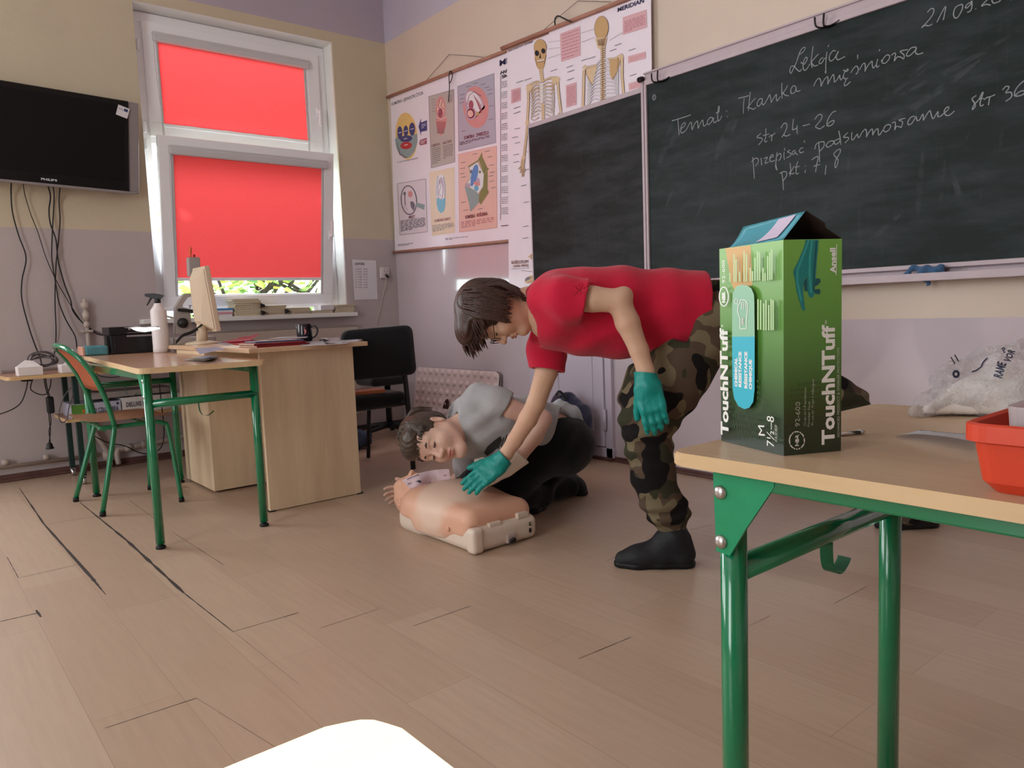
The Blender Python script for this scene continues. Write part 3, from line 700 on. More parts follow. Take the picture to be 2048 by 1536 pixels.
a.text('KOMÓRKI - JEDNOSTKI ŻYCIA', Z6(55, 338), Z6(318, 242), 6, 'navy', .02)
a.ell(Z6(178, 590), 22, 47, 'yellow', -3); a.poly(zz([(82,620),(95,600),(160,592),(268,572),(270,640),(245,720),(205,765),(160,772),(118,740),(95,690)]), 'teal'); a.poly(zz([(95,640),(100,640),(128,735),(190,770),(170,772),(120,745)]), 'grey')
for c, r in (((123, 562), (5.2, 13)), ((173, 548), (4.6, 11)), ((225, 532), (6, 13)), ((175, 612), (12.5, 6.6))): a.ell(Z6(*c), *r, 'blue', -6 if r[0] > 8 else 0)
a.ell(Z6(176, 668), 11.5, 7.4, 'red', -5)
for c in ((123, 562), (173, 548), (225, 532), (170, 612), (174, 664)): a.line([Z6(c[0]-14, c[1]+3), Z6(c[0]+14, c[1]-4)], 1.4, 'white')
a.poly(zz([(278,512),(298,440),(300,478),(348,458),(350,545),(300,555),(300,590)]), 'blue'); a.poly(zz([(282,655),(292,622),(346,604),(348,655),(295,668)]), 'magenta')
a.lines([Z6(303, 490), Z6(342, 478), Z6(342, 520), Z6(303, 530)], 3, 'white'); a.lines([Z6(296, 630), Z6(342, 615), Z6(342, 648), Z6(296, 658)], 2, 'white', 1.5)
a.text('Tak ściśle może żywych organizmów', Z6(100, 815), Z6(275, 776), 3, 'black')
def panel(c, ink, border='grey'):
    a.poly(zz(c), ink); q = zz(c)
    for i in range(4): a.line([q[i], q[(i+1) % 4]], .8, border)
panel([(362,262),(572,203),(580,805),(384,856)], 'beige'); panel([(604,178),(905,70),(920,645),(612,716)], 'greyblue'); panel([(102,985),(338,945),(352,1385),(124,1412)], 'lens'); panel([(368,890),(575,850),(580,1392),(390,1418)], 'peach', 'peach'); panel([(610,742),(926,672),(930,1352),(618,1388)], 'salmon', 'rose')
# bacterium
a.ell(Z6(462, 360), 10, 24, 'rose'); a.ell(Z6(462, 365), 7, 19, 'salmon'); a.ell(Z6(460, 400), 5, 10, 'magenta'); a.poly(zz([(422,440),(470,462),(515,430),(505,510),(480,560),(465,590),(440,550),(425,490)]), 'rose')
for i in range(9): a.line([Z6(430+i*9, 470), Z6(436+i*6.5, 570)], .8, 'maroon')
a.line(zz([(428,430),(465,452),(512,430)]), 2, 'salmon'); a.line(zz([(455,290),(440,340),(470,380),(450,420)]), 1.2, 'maroon'); a.line(zz([(475,300),(465,340),(488,370)]), 1, 'maroon')
a.text('KOMÓRKA', Z6(386, 682), Z6(458, 664), 5, 'maroon', .02); a.text('BAKTERII', Z6(482, 660), Z6(552, 640), 5, 'maroon', .02)
a.lines([Z6(388, 690), Z6(460, 672), Z6(462, 810), Z6(392, 828)], 9, 'black', 1, 3); a.lines([Z6(484, 668), Z6(568, 648), Z6(560, 770), Z6(486, 782)], 8, 'black', 1, 4)
for i in range(5): a.line([Z6(385+i*2, 290+i*24), Z6(418, 284+i*24)], .8, 'grey'); a.line([Z6(520, 260+i*14), Z6(556, 250+i*14)], .8, 'grey')
# animal cell
a.ell(Z6(755, 350), 25.5, 42, 'rose', -4); a.ell(Z6(740, 330), 18, 30, 'lilac', -25); a.ell(Z6(742, 318), 14, 25, 'white', -25); a.poly(zz([(690,440),(745,405),(832,352),(826,330),(835,400),(790,440),(740,450)]), 'rose'); a.poly(zz([(690,370),(752,378),(808,420),(770,415),(720,440)]), 'tan')
a.ell(Z6(712, 402), 11, 13, 'lilac'); a.ell(Z6(712, 402), 8, 10, 'maroon'); a.ell(Z6(708, 404), 6, 7, 'salmon'); a.ell(Z6(714, 330), 5, 9, 'magenta')
for i in range(6): a.line(zz([(735+i*12, 250+i*14), (760+i*8, 300+i*12), (790+i*2, 380+i*4)]), 1, 'magenta')
a.line(zz([(680,330),(700,250),(740,220),(800,260)]), 1.2, 'maroon')
a.text('KOMÓRKA', Z6(657, 618), Z6(742, 600), 6.5, 'maroon', .03); a.text('ZWIERZĘCA', Z6(755, 596), Z6(862, 573), 6.5, 'maroon', .03)
a.lines([Z6(618, 640), Z6(878, 578), Z6(860, 615), Z6(622, 668)], 3, 'black', 1.1, 5)
for (x, y) in ((640,245),(640,280),(635,312),(690,178),(750,150),(812,160),(845,185),(865,205),(870,240),(880,340),(878,450),(650,548)): a.line([Z6(x-18, y+5), Z6(x+22, y-5)], 1.1, 'grey')
# virus lens
a.ell(Z6(198, 1122), 16.5, 30, 'grey', -4); a.ell(Z6(198, 1122), 14.2, 27.5, 'lens', -4); a.poly(zz([(258,1140),(330,1160),(325,1204),(255,1172)]), 'teal'); a.poly(zz([(208,1135),(232,1132),(250,1160),(240,1212),(215,1180)]), 'grey')
a.ell(Z6(210, 1072), 4.5, 6.5, 'rose'); a.line(zz([(163,1060),(168,1165)]), 2, 'grey'); a.ell(Z6(163, 1068), 2.4, 4, 'grey'); a.line(zz([(150,1205),(170,1160),(185,1205)]), .8, 'magenta')
a.text('WIRUSY', Z6(195, 1278), Z6(250, 1268), 6, 'maroon', .03); a.lines([Z6(126, 1290), Z6(336, 1262), Z6(336, 1350), Z6(130, 1384)], 8, 'black', 1.2, 6)
# cyanobacterium
a.ell(Z6(460, 1030), 9, 29, 'white', 2); a.ell(Z6(462, 1030), 6.5, 24, 'lilac', 2); a.ell(Z6(460, 1045), 4, 16, 'white'); a.poly(zz([(428,1100),(470,1118),(500,1098),(500,1160),(490,1210),(465,1232),(440,1205),(428,1150)]), 'cyan')
a.line(zz([(440,920),(430,1000),(428,1090)]), 1, 'skyblue'); a.line(zz([(485,930),(497,1000),(498,1090)]), 1, 'skyblue'); a.line(zz([(450,960),(462,1010),(448,1060),(462,1090)]), 1, 'grey')
a.text('KOMÓRKA SINICY', Z6(412, 1306), Z6(545, 1285), 5.5, 'magenta', .02); a.lines([Z6(390, 1330), Z6(565, 1305), Z6(575, 1350), Z6(394, 1390)], 5, 'grey', 1.1, 7)
# plant cell
a.poly(zz([(688,840),(770,790),(806,724),(806,760),(770,805),(700,856)]), 'olive'); a.poly(zz([(778,790),(806,760),(850,855),(866,858),(822,905)]), 'olive'); a.poly(zz([(822,905),(852,880),(850,1030),(862,1056),(795,1158),(780,1140),(780,1075),(815,1010)]), 'olive'); a.poly(zz([(660,1003),(725,1032),(780,1075),(780,1140),(708,1218),(700,1160)]), 'teal')
a.poly(zz([(665,995),(700,945),(700,850),(770,805),(822,905),(815,1010),(775,1068),(725,1032)]), 'white'); a.ell(Z6(743, 910), 6.5, 21, 'skyblue', 12); a.poly(zz([(712,960),(740,965),(726,1010),(708,1000)]), 'skyblue'); a.ell(Z6(772, 968), 4, 8, 'lilac'); a.ell(Z6(758, 1022), 4.5, 6.5, 'cyan'); a.ell(Z6(762, 985), 7, 4, 'rose', 20); a.ell(Z6(788, 888), 2.5, 3, 'olive'); a.ell(Z6(715, 885), 2.2, 4, 'grey'); a.ell(Z6(690, 1000), 5, 5, 'lilac')
a.line(zz([(700,850),(708,940),(665,995),(725,1032),(775,1068),(815,1010),(822,905),(770,805)]), .9, 'olive')
a.text('KOMÓRKA', Z6(668, 1276), Z6(748, 1264), 6.5, 'maroon', .03); a.text('ROŚLINNA', Z6(762, 1260), Z6(852, 1246), 6.5, 'maroon', .03); a.lines([Z6(632, 1300), Z6(905, 1258), Z6(900, 1318), Z6(634, 1356)], 4, 'magenta', 1.1, 8)
for (x, y) in ((650,808),(645,858),(640,902),(650,930),(745,738),(850,715),(870,762),(885,830),(890,890),(880,920),(885,965),(900,1018),(650,1140),(670,1205),(790,1195)): a.line([Z6(x-20, y+4), Z6(x+20, y-4)], 1, 'grey')
a.lines([Z6(500, 1436), Z6(690, 1420), Z6(680, 1440), Z6(500, 1454)], 2, 'grey', 1, 9); a.lines([Z6(108, 1488), Z6(228, 1474), Z6(250, 1490), Z6(112, 1504)], 2, 'grey', 1.1, 10)
a.text('MERIDIAN', (999, 132), (1082, 104), 11, 'navy', .03); a.text('Słowniczek', (1003, 157), (1060, 139), 6, 'black', .03)
for i in range(4): a.line([(1001+i*5, 149-i*1.6), (1003+i*5, 142-i*1.6), (1005+i*5, 146-i*1.6)], 2, 'black')
a.line([(1001, 150), (1001, 440)], .8, 'grey')
for i in range(13): a.lines([(1003, 163+i*21), (1030, 155+i*21.4), (1030, 170+i*21.6), (1003, 177+i*21)], 4, 'grey', 1.2, 20+i)
a.line([(1002, 452), (1030, 449)], 1.5, 'black')
a.done('printed_artwork', c1)
# chart 2 : skeleton
X2 = XB-.034
c2 = thing('wall_chart', 'human skeleton chart hanging half behind the small blackboard', 'wall chart', at(1100, 560, 'x', X2), 'roll-up wall charts on the board wall')
A2 = [at(1014, 95, 'x', X2), at(1302, -18, 'x', X2), at(1308, 560, 'x', X2), at(1018, 604, 'x', X2)]
bm = BM(); sheet(bm, A2, curl=1); obj('printed_sheet', bm, paperM, c2)
bm = BM(); tube(bm, [at(1003, 97, 'x', X2-.012), at(1310, -24, 'x', X2-.012)], .013, 10); obj('top_rail', bm, woodrail, c2)
bm = BM(); tube(bm, [at(1080, 66, 'x', X2-.012), at(1155, 2, 'x', X2+.02), at(1222, 4, 'x', X2-.0)], .002, 5); obj('hanging_cord', bm, cord, c2)
bm = BM(); tube(bm, [at(*p, 'x', X2-.04) for p in ((1110, 50), (1110, 38), (1116, 32), (1126, 36), (1136, 41), (1143, 44))], .005, 6, 5); obj('wire_hook', bm, wireM, c2)
a = Art(X2-.003)
def Y6(x, y): return (1000+x*.1693, y*.1693)
def yy(l): return [Y6(*p) for p in l]
a.text('UKŁAD SZKIELETOWY CZŁOWIEKA', Y6(95, 614), Y6(390, 498), 3.6, 'navy', .02); a.text('MERIDIAN', Y6(1388, 142), Y6(1700, 28), 8.5, 'navy', .03)
a.poly(yy([(708,400),(945,308),(950,655),(722,730)]), 'pink'); a.poly(yy([(1450,205),(1728,112),(1735,322),(1450,412)]), 'pink'); a.poly(yy([(1512,665),(1718,608),(1720,690),(1515,748)]), 'pink'); a.poly(yy([(1518,985),(1735,925),(1738,1010),(1522,1068)]), 'pink'); a.poly(yy([(778,1008),(900,970),(902,1235),(782,1272)]), 'pink'); a.poly(yy([(130,1060),(242,1030),(244,1190),(132,1225)]), 'pink')
a.lines([Y6(735,400),Y6(930,330),Y6(935,650),Y6(735,710)], 8, 'magenta', 1.1, 31); a.lines([Y6(1470,250),Y6(1715,165),Y6(1715,310),Y6(1470,390)], 7, 'magenta', 1.1, 32); a.lines([Y6(1540,680),Y6(1700,630),Y6(1700,680),Y6(1540,730)], 3, 'rose', 1, 33); a.lines([Y6(1545,1000),Y6(1700,955),Y6(1700,1000),Y6(1545,1050)], 3, 'rose', 1, 34); a.lines([Y6(790,1030),Y6(890,1000),Y6(890,1230),Y6(790,1260)], 11, 'magenta', 1, 35); a.lines([Y6(150,1075),Y6(235,1055),Y6(235,1185),Y6(150,1210)], 8, 'magenta', 1, 36)
for (x, y) in ((230,965),(330,935),(635,830),(825,785),(835,840),(830,935),(1085,680),(1000,705),(1335,590),(1395,525),(1560,585),(1570,885),(200,1270),(200,1330)): a.line([Y6(x-40, y+14), Y6(x+40, y-14)], 1.2, 'grey')
for (p, q) in (((570,500),(710,480)),((570,580),(712,560)),((560,690),(715,640)),((960,390),(1110,345)),((960,500),(1115,440)),((1290,480),(1450,380))): a.line([Y6(*p), Y6(*q)], .5, 'grey')
def bone(pts, w, out=True):
    q = yy(pts)
    if out: a.line(q, w+1.1, 'bonedark')
    a.line(q, w, 'bone')
def curve(l, n=5): return [tuple(p[:2]) for p in smooth_path([Vector((x, y, 0)) for x, y in l], n)]
# front view
a.ell(Y6(474, 560), 12.8, 16.5, 'bonedark'); a.ell(Y6(474, 560), 12.2, 15.8, 'tan'); a.poly(yy([(405,600),(410,680),(430,780),(450,815),(505,820),(525,775),(540,690),(545,600)]), 'tan')
a.ell(Y6(436, 628), 4.6, 6, 'bonedark', -8); a.ell(Y6(436, 628), 3.8, 5, 'black', -8); a.ell(Y6(512, 602), 4.4, 5.6, 'bonedark', -8); a.ell(Y6(512, 602), 3.6, 4.6, 'black', -8); a.poly(yy([(474,622),(462,690),(486,684)]), 'black'); a.line(yy([(440,722),(480,715),(520,705)]), 2.4, 'bonelight'); a.line(yy([(440,738),(482,732),(522,722)]), .9, 'bonedark'); a.line(yy([(410,690),(435,770)]), 1, 'bonedark'); a.line(yy([(545,650),(520,760)]), 1, 'bonedark')
for i in range(6): bone([(460+i*4, 830+i*26), (505+i*3, 822+i*26)], 4)
for s in (0, 1):
    for i in range(9):
        t = i/8
        if s == 0: q = [(478, 975+i*42), (430-8*t, 960+i*44), (372+10*math.sin(t*3)-6, 1000+i*48), (385+12*t, 1052+i*46), (462, 1030+i*44)]
        else: q = [(508, 968+i*40), (560+10*t, 935+i*42), (625+12*math.sin(t*3), 940+i*50), (612, 1010+i*46), (525, 1020+i*40)]
        cq = curve(q); a.line([Y6(*p) for p in cq], 2.4, 'bonedark'); a.line([Y6(*p) for p in cq], 1.4, 'bonelight' if i > 2 else 'bone')
a.poly(yy([(470,985),(508,975),(512,1180),(495,1260),(478,1180)]), 'bonelight')
for i in range(9): bone([(486+i, 1240+i*28), (520+i, 1232+i*28)], 4.2)
for q in ([(312,1020),(380,985),(470,970)],[(510,955),(600,915),(680,912)]): bone(q, 2.4)
a.poly(yy([(312,1020),(355,1000),(400,1010),(370,1060),(340,1100)]), 'bone'); a.poly(yy([(600,925),(676,905),(690,960),(650,1005),(618,970)]), 'bone')
bone([(330,1040),(335,1200),(322,1440)], 3.6); bone([(680,930),(690,1080),(718,1320)], 3.6); a.ell(Y6(332,1045), 4.2, 5, 'bone'); a.ell(Y6(682,935), 4, 5, 'bone')
a.ell(Y6(322,1455), 4, 4.6, 'bone'); bone([(705,1330),(690,1380)], 3); bone([(715,1330),(722,1400)], 4); bone([(720,1390),(700,1430)], 3)
# left forearm and hand (long strip left of the board)
def N(l): return [(1010+x*.2477, 200+y*.2474) for x, y in l]
for q, w in (([(180,175),(165,330),(150,450)], 2.2), ([(188,190),(172,330),(158,455)], 1.6)): a.line(N(q), w+1, 'bonedark'); a.line(N(q), w, 'bone')
a.ell(N([(180,185)])[0], 4, 5.5, 'bone'); a.ell(N([(148,465)])[0], 4, 4, 'bone')
for i, e in enumerate(((108,560),(122,590),(138,622),(150,618),(160,585))): a.line(N([(135+i*6,478),(130+i*5,530),e]), 2, 'bonedark'); a.line(N([(135+i*6,478),(130+i*5,530),e]), 1.1, 'bone')
# legs seen along the board edge
a.ell(N([(222,345)])[0], 3.4, 9, 'bone'); a.line(N([(215,440),(232,520),(240,640)]), 4, 'bone'); a.line(N([(238,820),(240,860)]), 5, 'bone'); a.line(N([(236,860),(244,1000),(248,1170)]), 2.6, 'bone'); a.line(N([(236,860),(244,1000),(248,1170)]), .8, 'bonedark'); 
for e in ((190,1270),(205,1285),(222,1290),(238,1275)): a.line(N([(246,1190),(228,1240),e]), 2.2, 'tan')
a.text('KOŚCI STOPY', N([(52,1325)])[0], N([(192,1318)])[0], 6, 'bonedark', .03); a.text('(OSSA PEDIS)', N([(66,1352)])[0], N([(188,1345)])[0], 4.6, 'bonedark', .02); a.line(N([(52,1366),(195,1358)]), .8, 'grey'); a.line(N([(130,1378),(250,1390)]), .8, 'grey')
a.ell(N([(205,1450)])[0], 12, 7, 'tan', -20); a.ell(N([(185,1448)])[0], 6, 4, 'grey', -20); a.line(N([(170,1470),(210,1450),(255,1440)]), 2.5, 'bone')
for (x, y) in ((98,230),(80,300),(100,345),(90,440),(90,500),(200,415),(180,560),(150,690),(172,825),(168,1020),(165,1115)): a.line(N([(x-22, y+5),(x+22, y-4)]), 1.1, 'grey')
# back view
a.ell(Y6(1197, 330), 14.2, 24, 'bonedark', 3); a.ell(Y6(1197, 330), 13.6, 23.4, 'tan', 3); a.poly(yy([(1122,450),(1150,560),(1185,590),(1240,560),(1265,440)]), 'bone')
for i in range(12): a.line(yy([(1150+i*9, 468-i*2), (1165+i*6, 540)]), .9, 'bonedark')
for i in range(26): bone([(1188-(i > 8)*4, 570+i*26), (1240, 555+i*26)], 2.6)
a.line(yy([(1214,480),(1214,1240)]), 1.2, 'bonedark')
for s in (0, 1):
    for i in range(11):
        if s == 0: q = [(1190, 700+i*48), (1130-i*4, 770+i*40), (1045-i*1, 880+i*38), (1045+i*2, 930+i*36)]
        else: q = [(1235, 690+i*46), (1300+i*5, 720+i*42), (1385, 800+i*38), (1388, 860+i*36)]
        cq = curve(q); a.line([Y6(*p) for p in cq], 2.8, 'rib'); a.line([Y6(*p) for p in cq], 1.6, 'bonelight')
a.poly(yy([(1015,825),(1100,770),(1150,780),(1120,880),(1090,1005),(1050,950),(1020,880)]), 'bone'); a.poly(yy([(1290,720),(1400,665),(1418,720),(1385,850),(1325,945),(1300,880),(1295,780)]), 'tan'); a.line(yy([(1015,825),(1020,880),(1090,1005)]), 1, 'bonedark'); a.line(yy([(1400,665),(1385,850),(1325,945)]), 1, 'bonedark')
for q in ([(975,800),(1060,790),(1140,770)],[(1275,700),(1360,690),(1445,640)]): bone(q, 3)
a.poly(yy([(975,800),(1000,765),(1030,800),(1000,830)]), 'bone'); a.poly(yy([(1400,680),(1440,635),(1465,690),(1420,720)]), 'bone')
bone([(990,830),(985,1050),(978,1260)], 4.2); bone([(1440,690),(1440,900),(1462,1140)], 4.2); a.poly(yy([(960,1250),(1000,1240),(1020,1300),(950,1325)]), 'bone'); a.poly(yy([(1440,1120),(1470,1115),(1475,1150),(1435,1165)]), 'bone')
a.done('printed_artwork', c2)
# cupboard in the wall under the boards
cupM = mat('lilac_gloss_paint', (200, 188, 204), .3, .5, vary=.03, vscale=3)
cup = thing('wall_cupboard', 'lilac painted cupboard door let into the wall under the small blackboard', 'cupboard', (XB, 3.7, 0))
bm = BM()
for (y0, y1, z0, z1) in ((3.875, 4.095, .02, 1.0), (3.305, 3.362, .02, 1.0), (3.30, 4.10, .02, .085), (3.30, 4.10, .93, 1.0)): box(bm, XB-.028, XB, y0, y1, z0, z1, bev=.003)
obj('frame', bm, cupM, cup)
bm = BM(); box(bm, XB-.04, XB-.004, 3.365, 3.872, .092, .925, bev=.003); d_ = obj('door', bm, cupM, cup)
bm = BM()
for (y0, y1, z0, z1) in ((3.462, 3.78, .19, .198), (3.455, 3.463, .19, .86), (3.78, 3.788, .19, .86), (3.455, 3.788, .855, .863)): box(bm, XB-.046, XB-.036, y0, y1, z0, z1, bev=.002)
obj('panel_moulding', bm, cupM, d_)
for z in (.27, .80):
    bm = BM(); cyl(bm, (XB-.046, 3.352, z-.07), (XB-.046, 3.352, z+.07), .011); obj('hinge', bm, cupM, cup)
bm = BM(); box(bm, XB-.045, XB, 3.30, 4.10, 0, .022, bev=.004); obj('plinth', bm, brown, cup)
# ================================================================ FURNITURE
def wood(name, c1, c2, axis='y', rough=.38, scale=1.0, spec=.45):
    M = mat(name, c1, rough, spec); T = node(M)
    st = {'y': (9, .9, 9), 'x': (.9, 9, 9), 'z': (9, 9, .9)}[axis]
    v = T.coord('Object', tuple(s*scale for s in st))
    g = T.noise(v, 3.2, 7, .62); v2 = T.coord('Object', tuple(s*scale*.35 for s in st)); w = T.noise(v2, 2.2, 5, .6)
    f = T.math('MULTIPLY_ADD', w, .55, T.math('MULTIPLY', g, .45))
    T.link(T.ramp(f, [(.32, lin(c2)), (.62, lin(c1))]), T.p.inputs['Base Color']); T.bump(g, .03, .004)
    return M
beech = wood('beech_laminate', (196, 152, 122), (176, 130, 102), 'y', .2)
edgeW = wood('beech_edge_strip', (222, 190, 150), (206, 170, 128), 'y', .4)
pale = wood('pale_table_laminate', (206, 178, 148), (188, 158, 128), 'y', .33)
maple = wood('maple_veneer', (226, 200, 168), (206, 178, 146), 'z', .42, .7)
maple_top = wood('maple_top', (214, 178, 146), (196, 158, 126), 'y', .3)
greenP = mat('green_enamel', (0, 116, 74), .18, .6, coat=.4)
greenD = mat('green_enamel_scuffed', (22, 140, 94), .35, .5, vary=.1, vscale=20)
rubber = mat('black_rubber', (24, 24, 25), .6, .3)
steel = mat('zinc_bolt', (196, 192, 190), .3, .5, metal=1)
def rounded(poly, r, n=5):
    """corner rounding of a polygon in the plane"""
    out = []; P = [Vector(p) for p in poly]; L = len(P)
    for i in range(L):
        a, b, c = P[i-1], P[i], P[(i+1) % L]; u = (a-b).normalized()*r; w = (c-b).normalized()*r
        for k in range(n+1):
            t = k/n; out.append((b+u)*(1-t)**2 + b*2*t*(1-t) + (b+w)*t*t)
    return out
def slab(name, poly, z0, z1, r, m_top, m_edge, parent):
    bm = BM(); q = rounded([(p[0], p[1], z0) for p in poly], r); n = len(q)
    vs = prism(bm, q, (0, 0, z1-z0)); bm.faces.ensure_lookup_table()
    es = [e for e in bm.edges if abs(e.verts[0].co.z-e.verts[1].co.z) < 1e-5]
    bmesh.ops.bevel(bm, geom=es, offset=.0025, segments=2, affect='EDGES')
    for f in bm.faces: f.material_index = 0 if abs(f.normal.z) > .8 or f.calc_center_median().z > z1-.0004 else 1
    bmesh.ops.recalc_face_normals(bm, faces=bm.faces); bm.normal_update()
    for f in bm.faces: f.material_index = 0 if abs(f.normal.z) > .9 else 1
    return obj(name, bm, [m_top, m_edge], parent)
def leg(th, x, y, ztop, r=.0192, lean=(0, 0)):
    bm = BM(); tube(bm, [(x+lean[0], y+lean[1], .022), (x, y, ztop)], r, 18); l = obj('leg', bm, greenP, th)
    bm = BM(); lathe(bm, [(.02, 0), (.022, .003), (.021, .012), (.012, .016), (.012, .03)], Matrix.Translation((x+lean[0], y+lean[1], 0)), 16); obj('rubber_foot', bm, rubber, l)
    return l
def hook(th, x, y, z):
    bm = BM(); pts = smooth_path([(x, y, z+.012), (x+.002, y, z-.03), (x+.012, y, z-.055), (x+.035, y, z-.062), (x+.058, y, z-.05), (x+.064, y, z-.042)], 5)
    a = [[bm.verts.new(p+Vector((0, s, 0))) for s in (-.012, .012)] for p in pts]
    for i in range(len(a)-1): bm.faces.new((a[i][0], a[i+1][0], a[i+1][1], a[i][1]))
    r = bmesh.ops.solidify(bm, geom=bm.faces[:], thickness=.003); obj('bag_hook', bm, greenP, th)
# ---- left school desk
t = thing('school_desk', 'long green-legged school desk at the left with bottle and papers on it', 'desk', (1.1, 4.3, 0), 'green-legged school desks')
slab('table_top', [(.80, 3.467), (1.352, 3.43), (1.366, 5.53), (.952, 5.56)], .786, .811, .045, beech, edgeW, t)
for x, y in ((.849, 3.547), (1.322, 3.552), (.858, 4.935), (1.33, 4.93)): leg(t, x, y, .786)
for y in (3.55, 4.932):
    bm = BM(); tube(bm, [(.85, y, .648), (1.325, y, .648)], .0185, 14); obj('crossbar', bm, greenP, t)
    hook(t, 1.06, y, .632)
for x in (.858, 1.322):
    bm = BM(); box(bm, x-.014, x+.014, 3.57, 4.92, .752, .786, bev=.003); obj('side_rail', bm, greenP, t)
for x, y, s in ((.838, 3.547, 1), (1.336, 3.552, 1), (.846, 4.935, -1)):
    bm = BM(); prism(bm, [(x-.004, y-.018*s, .782), (x-.004, y+.10*s, .782), (x-.004, y+.02*s, .66), (x-.004, y-.018*s, .655)], (.004, 0, 0)); g_ = obj('gusset_plate', bm, greenD, t)
    for z in (.75, .68):
        bm = BM(); lathe(bm, [(.010, 0), (.010, .002), (.007, .005), (.002, .006)], xf((x-.004, y, z), ry=-math.pi/2), 12); obj('bolt', bm, steel, g_)
# ---- right school desk
t = thing('school_desk', 'pale-topped green school desk at the right with the glove box on it', 'desk', (1.2, .1, 0), 'green-legged school desks')
slab('table_top', [(.886, .716), (1.552, .716), (1.552, -.72), (.886, -.72)], .7595, .78, .022, pale, edgeW, t)
for x, y in ((.932, .636), (1.452, .64), (.932, -.62), (1.452, -.62)): leg(t, x, y, .76, .0195)
for y in (.638, -.62):
    bm = BM(); tube(bm, [(.935, y, .602), (1.45, y, .60)], .019, 16); obj('crossbar', bm, greenP, t)
    hook(t, 1.205, y, .585)
for x in (.906, 1.475):
    bm = BM(); box(bm, x-.002, x+.024, -.60, .60, .738, .7595, bev=.003); obj('side_rail', bm, greenP, t)
    for y, s in ((.65, -1), (-.63, 1)):
        bm = BM(); xx = .903 if x < 1 else 1.478
        prism(bm, [(xx, y, .758), (xx, y+.098*s, .758), (xx, y+.098*s, .748), (xx, y+.055*s, .683), (xx, y+.027*s, .636), (xx, y+.004*s, .638)], (.005, 0, 0)); g_ = obj('gusset_plate', bm, greenD, t)
        for z in (.727, .654):
            bm = BM(); lathe(bm, [(.0105, 0), (.0105, .002), (.009, .0045), (.005, .0065), (.001, .007)], xf((xx if x < 1 else xx+.005, y+.013*s, z), ry=-math.pi/2 if x < 1 else math.pi/2), 16); obj('bolt', bm, steel, g_)
# ---- the photographer's desk, sunlit corner in the foreground
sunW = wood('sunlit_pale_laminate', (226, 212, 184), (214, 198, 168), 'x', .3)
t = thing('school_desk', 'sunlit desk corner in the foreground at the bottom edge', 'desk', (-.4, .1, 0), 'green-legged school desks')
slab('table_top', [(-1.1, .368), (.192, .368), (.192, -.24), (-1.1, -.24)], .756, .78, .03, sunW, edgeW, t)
for x, y in ((-1.04, .30), (.13, .30), (-1.04, -.18), (.13, -.18)): leg(t, x, y, .757)
for x in (-1.04, .13):
    bm = BM(); tube(bm, [(x, -.18, .60), (x, .30, .60)], .018, 12); obj('crossbar', bm, greenP, t)
# ---- teacher's desk
t = thing('teacher_desk', "maple teacher's desk with papers and a mug on top", 'desk', (1.7, 4.4, 0))
bm = BM(); box(bm, 1.372, 2.035, 3.725, 5.325, .832, .856, bev=.0025); obj('desk_top', bm, maple_top, t)
bm = BM(); box(bm, 1.446, 1.973, 3.785, 3.81, .004, .832, bev=.002); obj('end_panel', bm, maple, t)
bm = BM(); box(bm, 1.70, 1.718, 3.81, 4.45, .25, .832, bev=.002); obj('modesty_panel', bm, maple, t)
bm = BM(); box(bm, 1.381, 1.84, 4.452, 4.985, .012, .832, bev=.002); pd = obj('pedestal', bm, maple, t)
for z0, z1 in ((.05, .42), (.425, .62), (.625, .81)):
    bm = BM(); box(bm, 1.838, 1.856, 4.47, 4.97, z0, z1, bev=.002); dr = obj('drawer', bm, maple, t)
    bm = BM(); box(bm, 1.856, 1.872, 4.66, 4.78, (z0+z1)/2-.006, (z0+z1)/2+.006, bev=.003); obj('handle', bm, steel, dr)
bm = BM(); box(bm, 1.95, 1.985, 3.78, 3.812, 0, .006); box(bm, 1.44, 1.475, 3.78, 3.812, 0, .006); obj('glide', bm, rubber, t)
# ---- left school chair (seen from behind its near side)
seatW = wood('beech_plywood', (206, 160, 130), (186, 138, 108), 'x', .35); backW = wood('orange_beech_plywood', (226, 136, 96), (206, 116, 78), 'z', .4)
t = thing('school_chair', 'green tube school chair with orange plywood back pushed up to the left desk', 'chair', (.95, 4.63, 0))
yn, yf = 4.395, 4.875
def arc(y): return [(.700, y, .886), (.735, y, .838), (.80, y, .735), (.85, y, .60), (.876, y, .468)]
bm = BM()
up = [(.876, yn, .468), (.85, yn, .60), (.803, yn, .735), (.752, yn+.015, .825), (.705, yn+.075, .882), (.684, yn+.17, .900), (.68, (yn+yf)/2, .903), (.684, yf-.17, .900), (.705, yf-.075, .882), (.752, yf-.015, .825), (.803, yf, .735), (.85, yf, .60), (.876, yf, .468)]
tube(bm, up, .0135, 12, 6); obj('back_frame', bm, greenP, t)
bm = BM()
n = 14; grid = []
for j in range(9):
    v = j/8; row = []
    for i in range(n+1):
        u = i/n; z = .655+.225*v; zt = .655+(.225-.10*abs(2*u-1)**3)*v
        x = float(np.interp(zt, [.60, .735, .825, .886], [.85, .803, .752, .698]))
        row.append(bm.verts.new((x-.016*math.sin(math.pi*u)+.004, yn+.012+(yf-yn-.024)*u, zt)))
    grid.append(row)
for j in range(8):
    for i in range(n): bm.faces.new((grid[j][i], grid[j][i+1], grid[j+1][i+1], grid[j+1][i])).smooth = True
bmesh.ops.solidify(bm, geom=bm.faces[:], thickness=.009); obj('backrest', bm, backW, t)
bm = BM()
poly = [(.74, yn+.03), (.78, yn-.005), (1.0, yn-.012), (1.13, yn), (1.19, yn+.04), (1.205, (yn+yf)/2), (1.19, yf-.04), (1.13, yf), (1.0, yf+.012), (.78, yf+.005), (.74, yf-.03), (.725, (yn+yf)/2)]
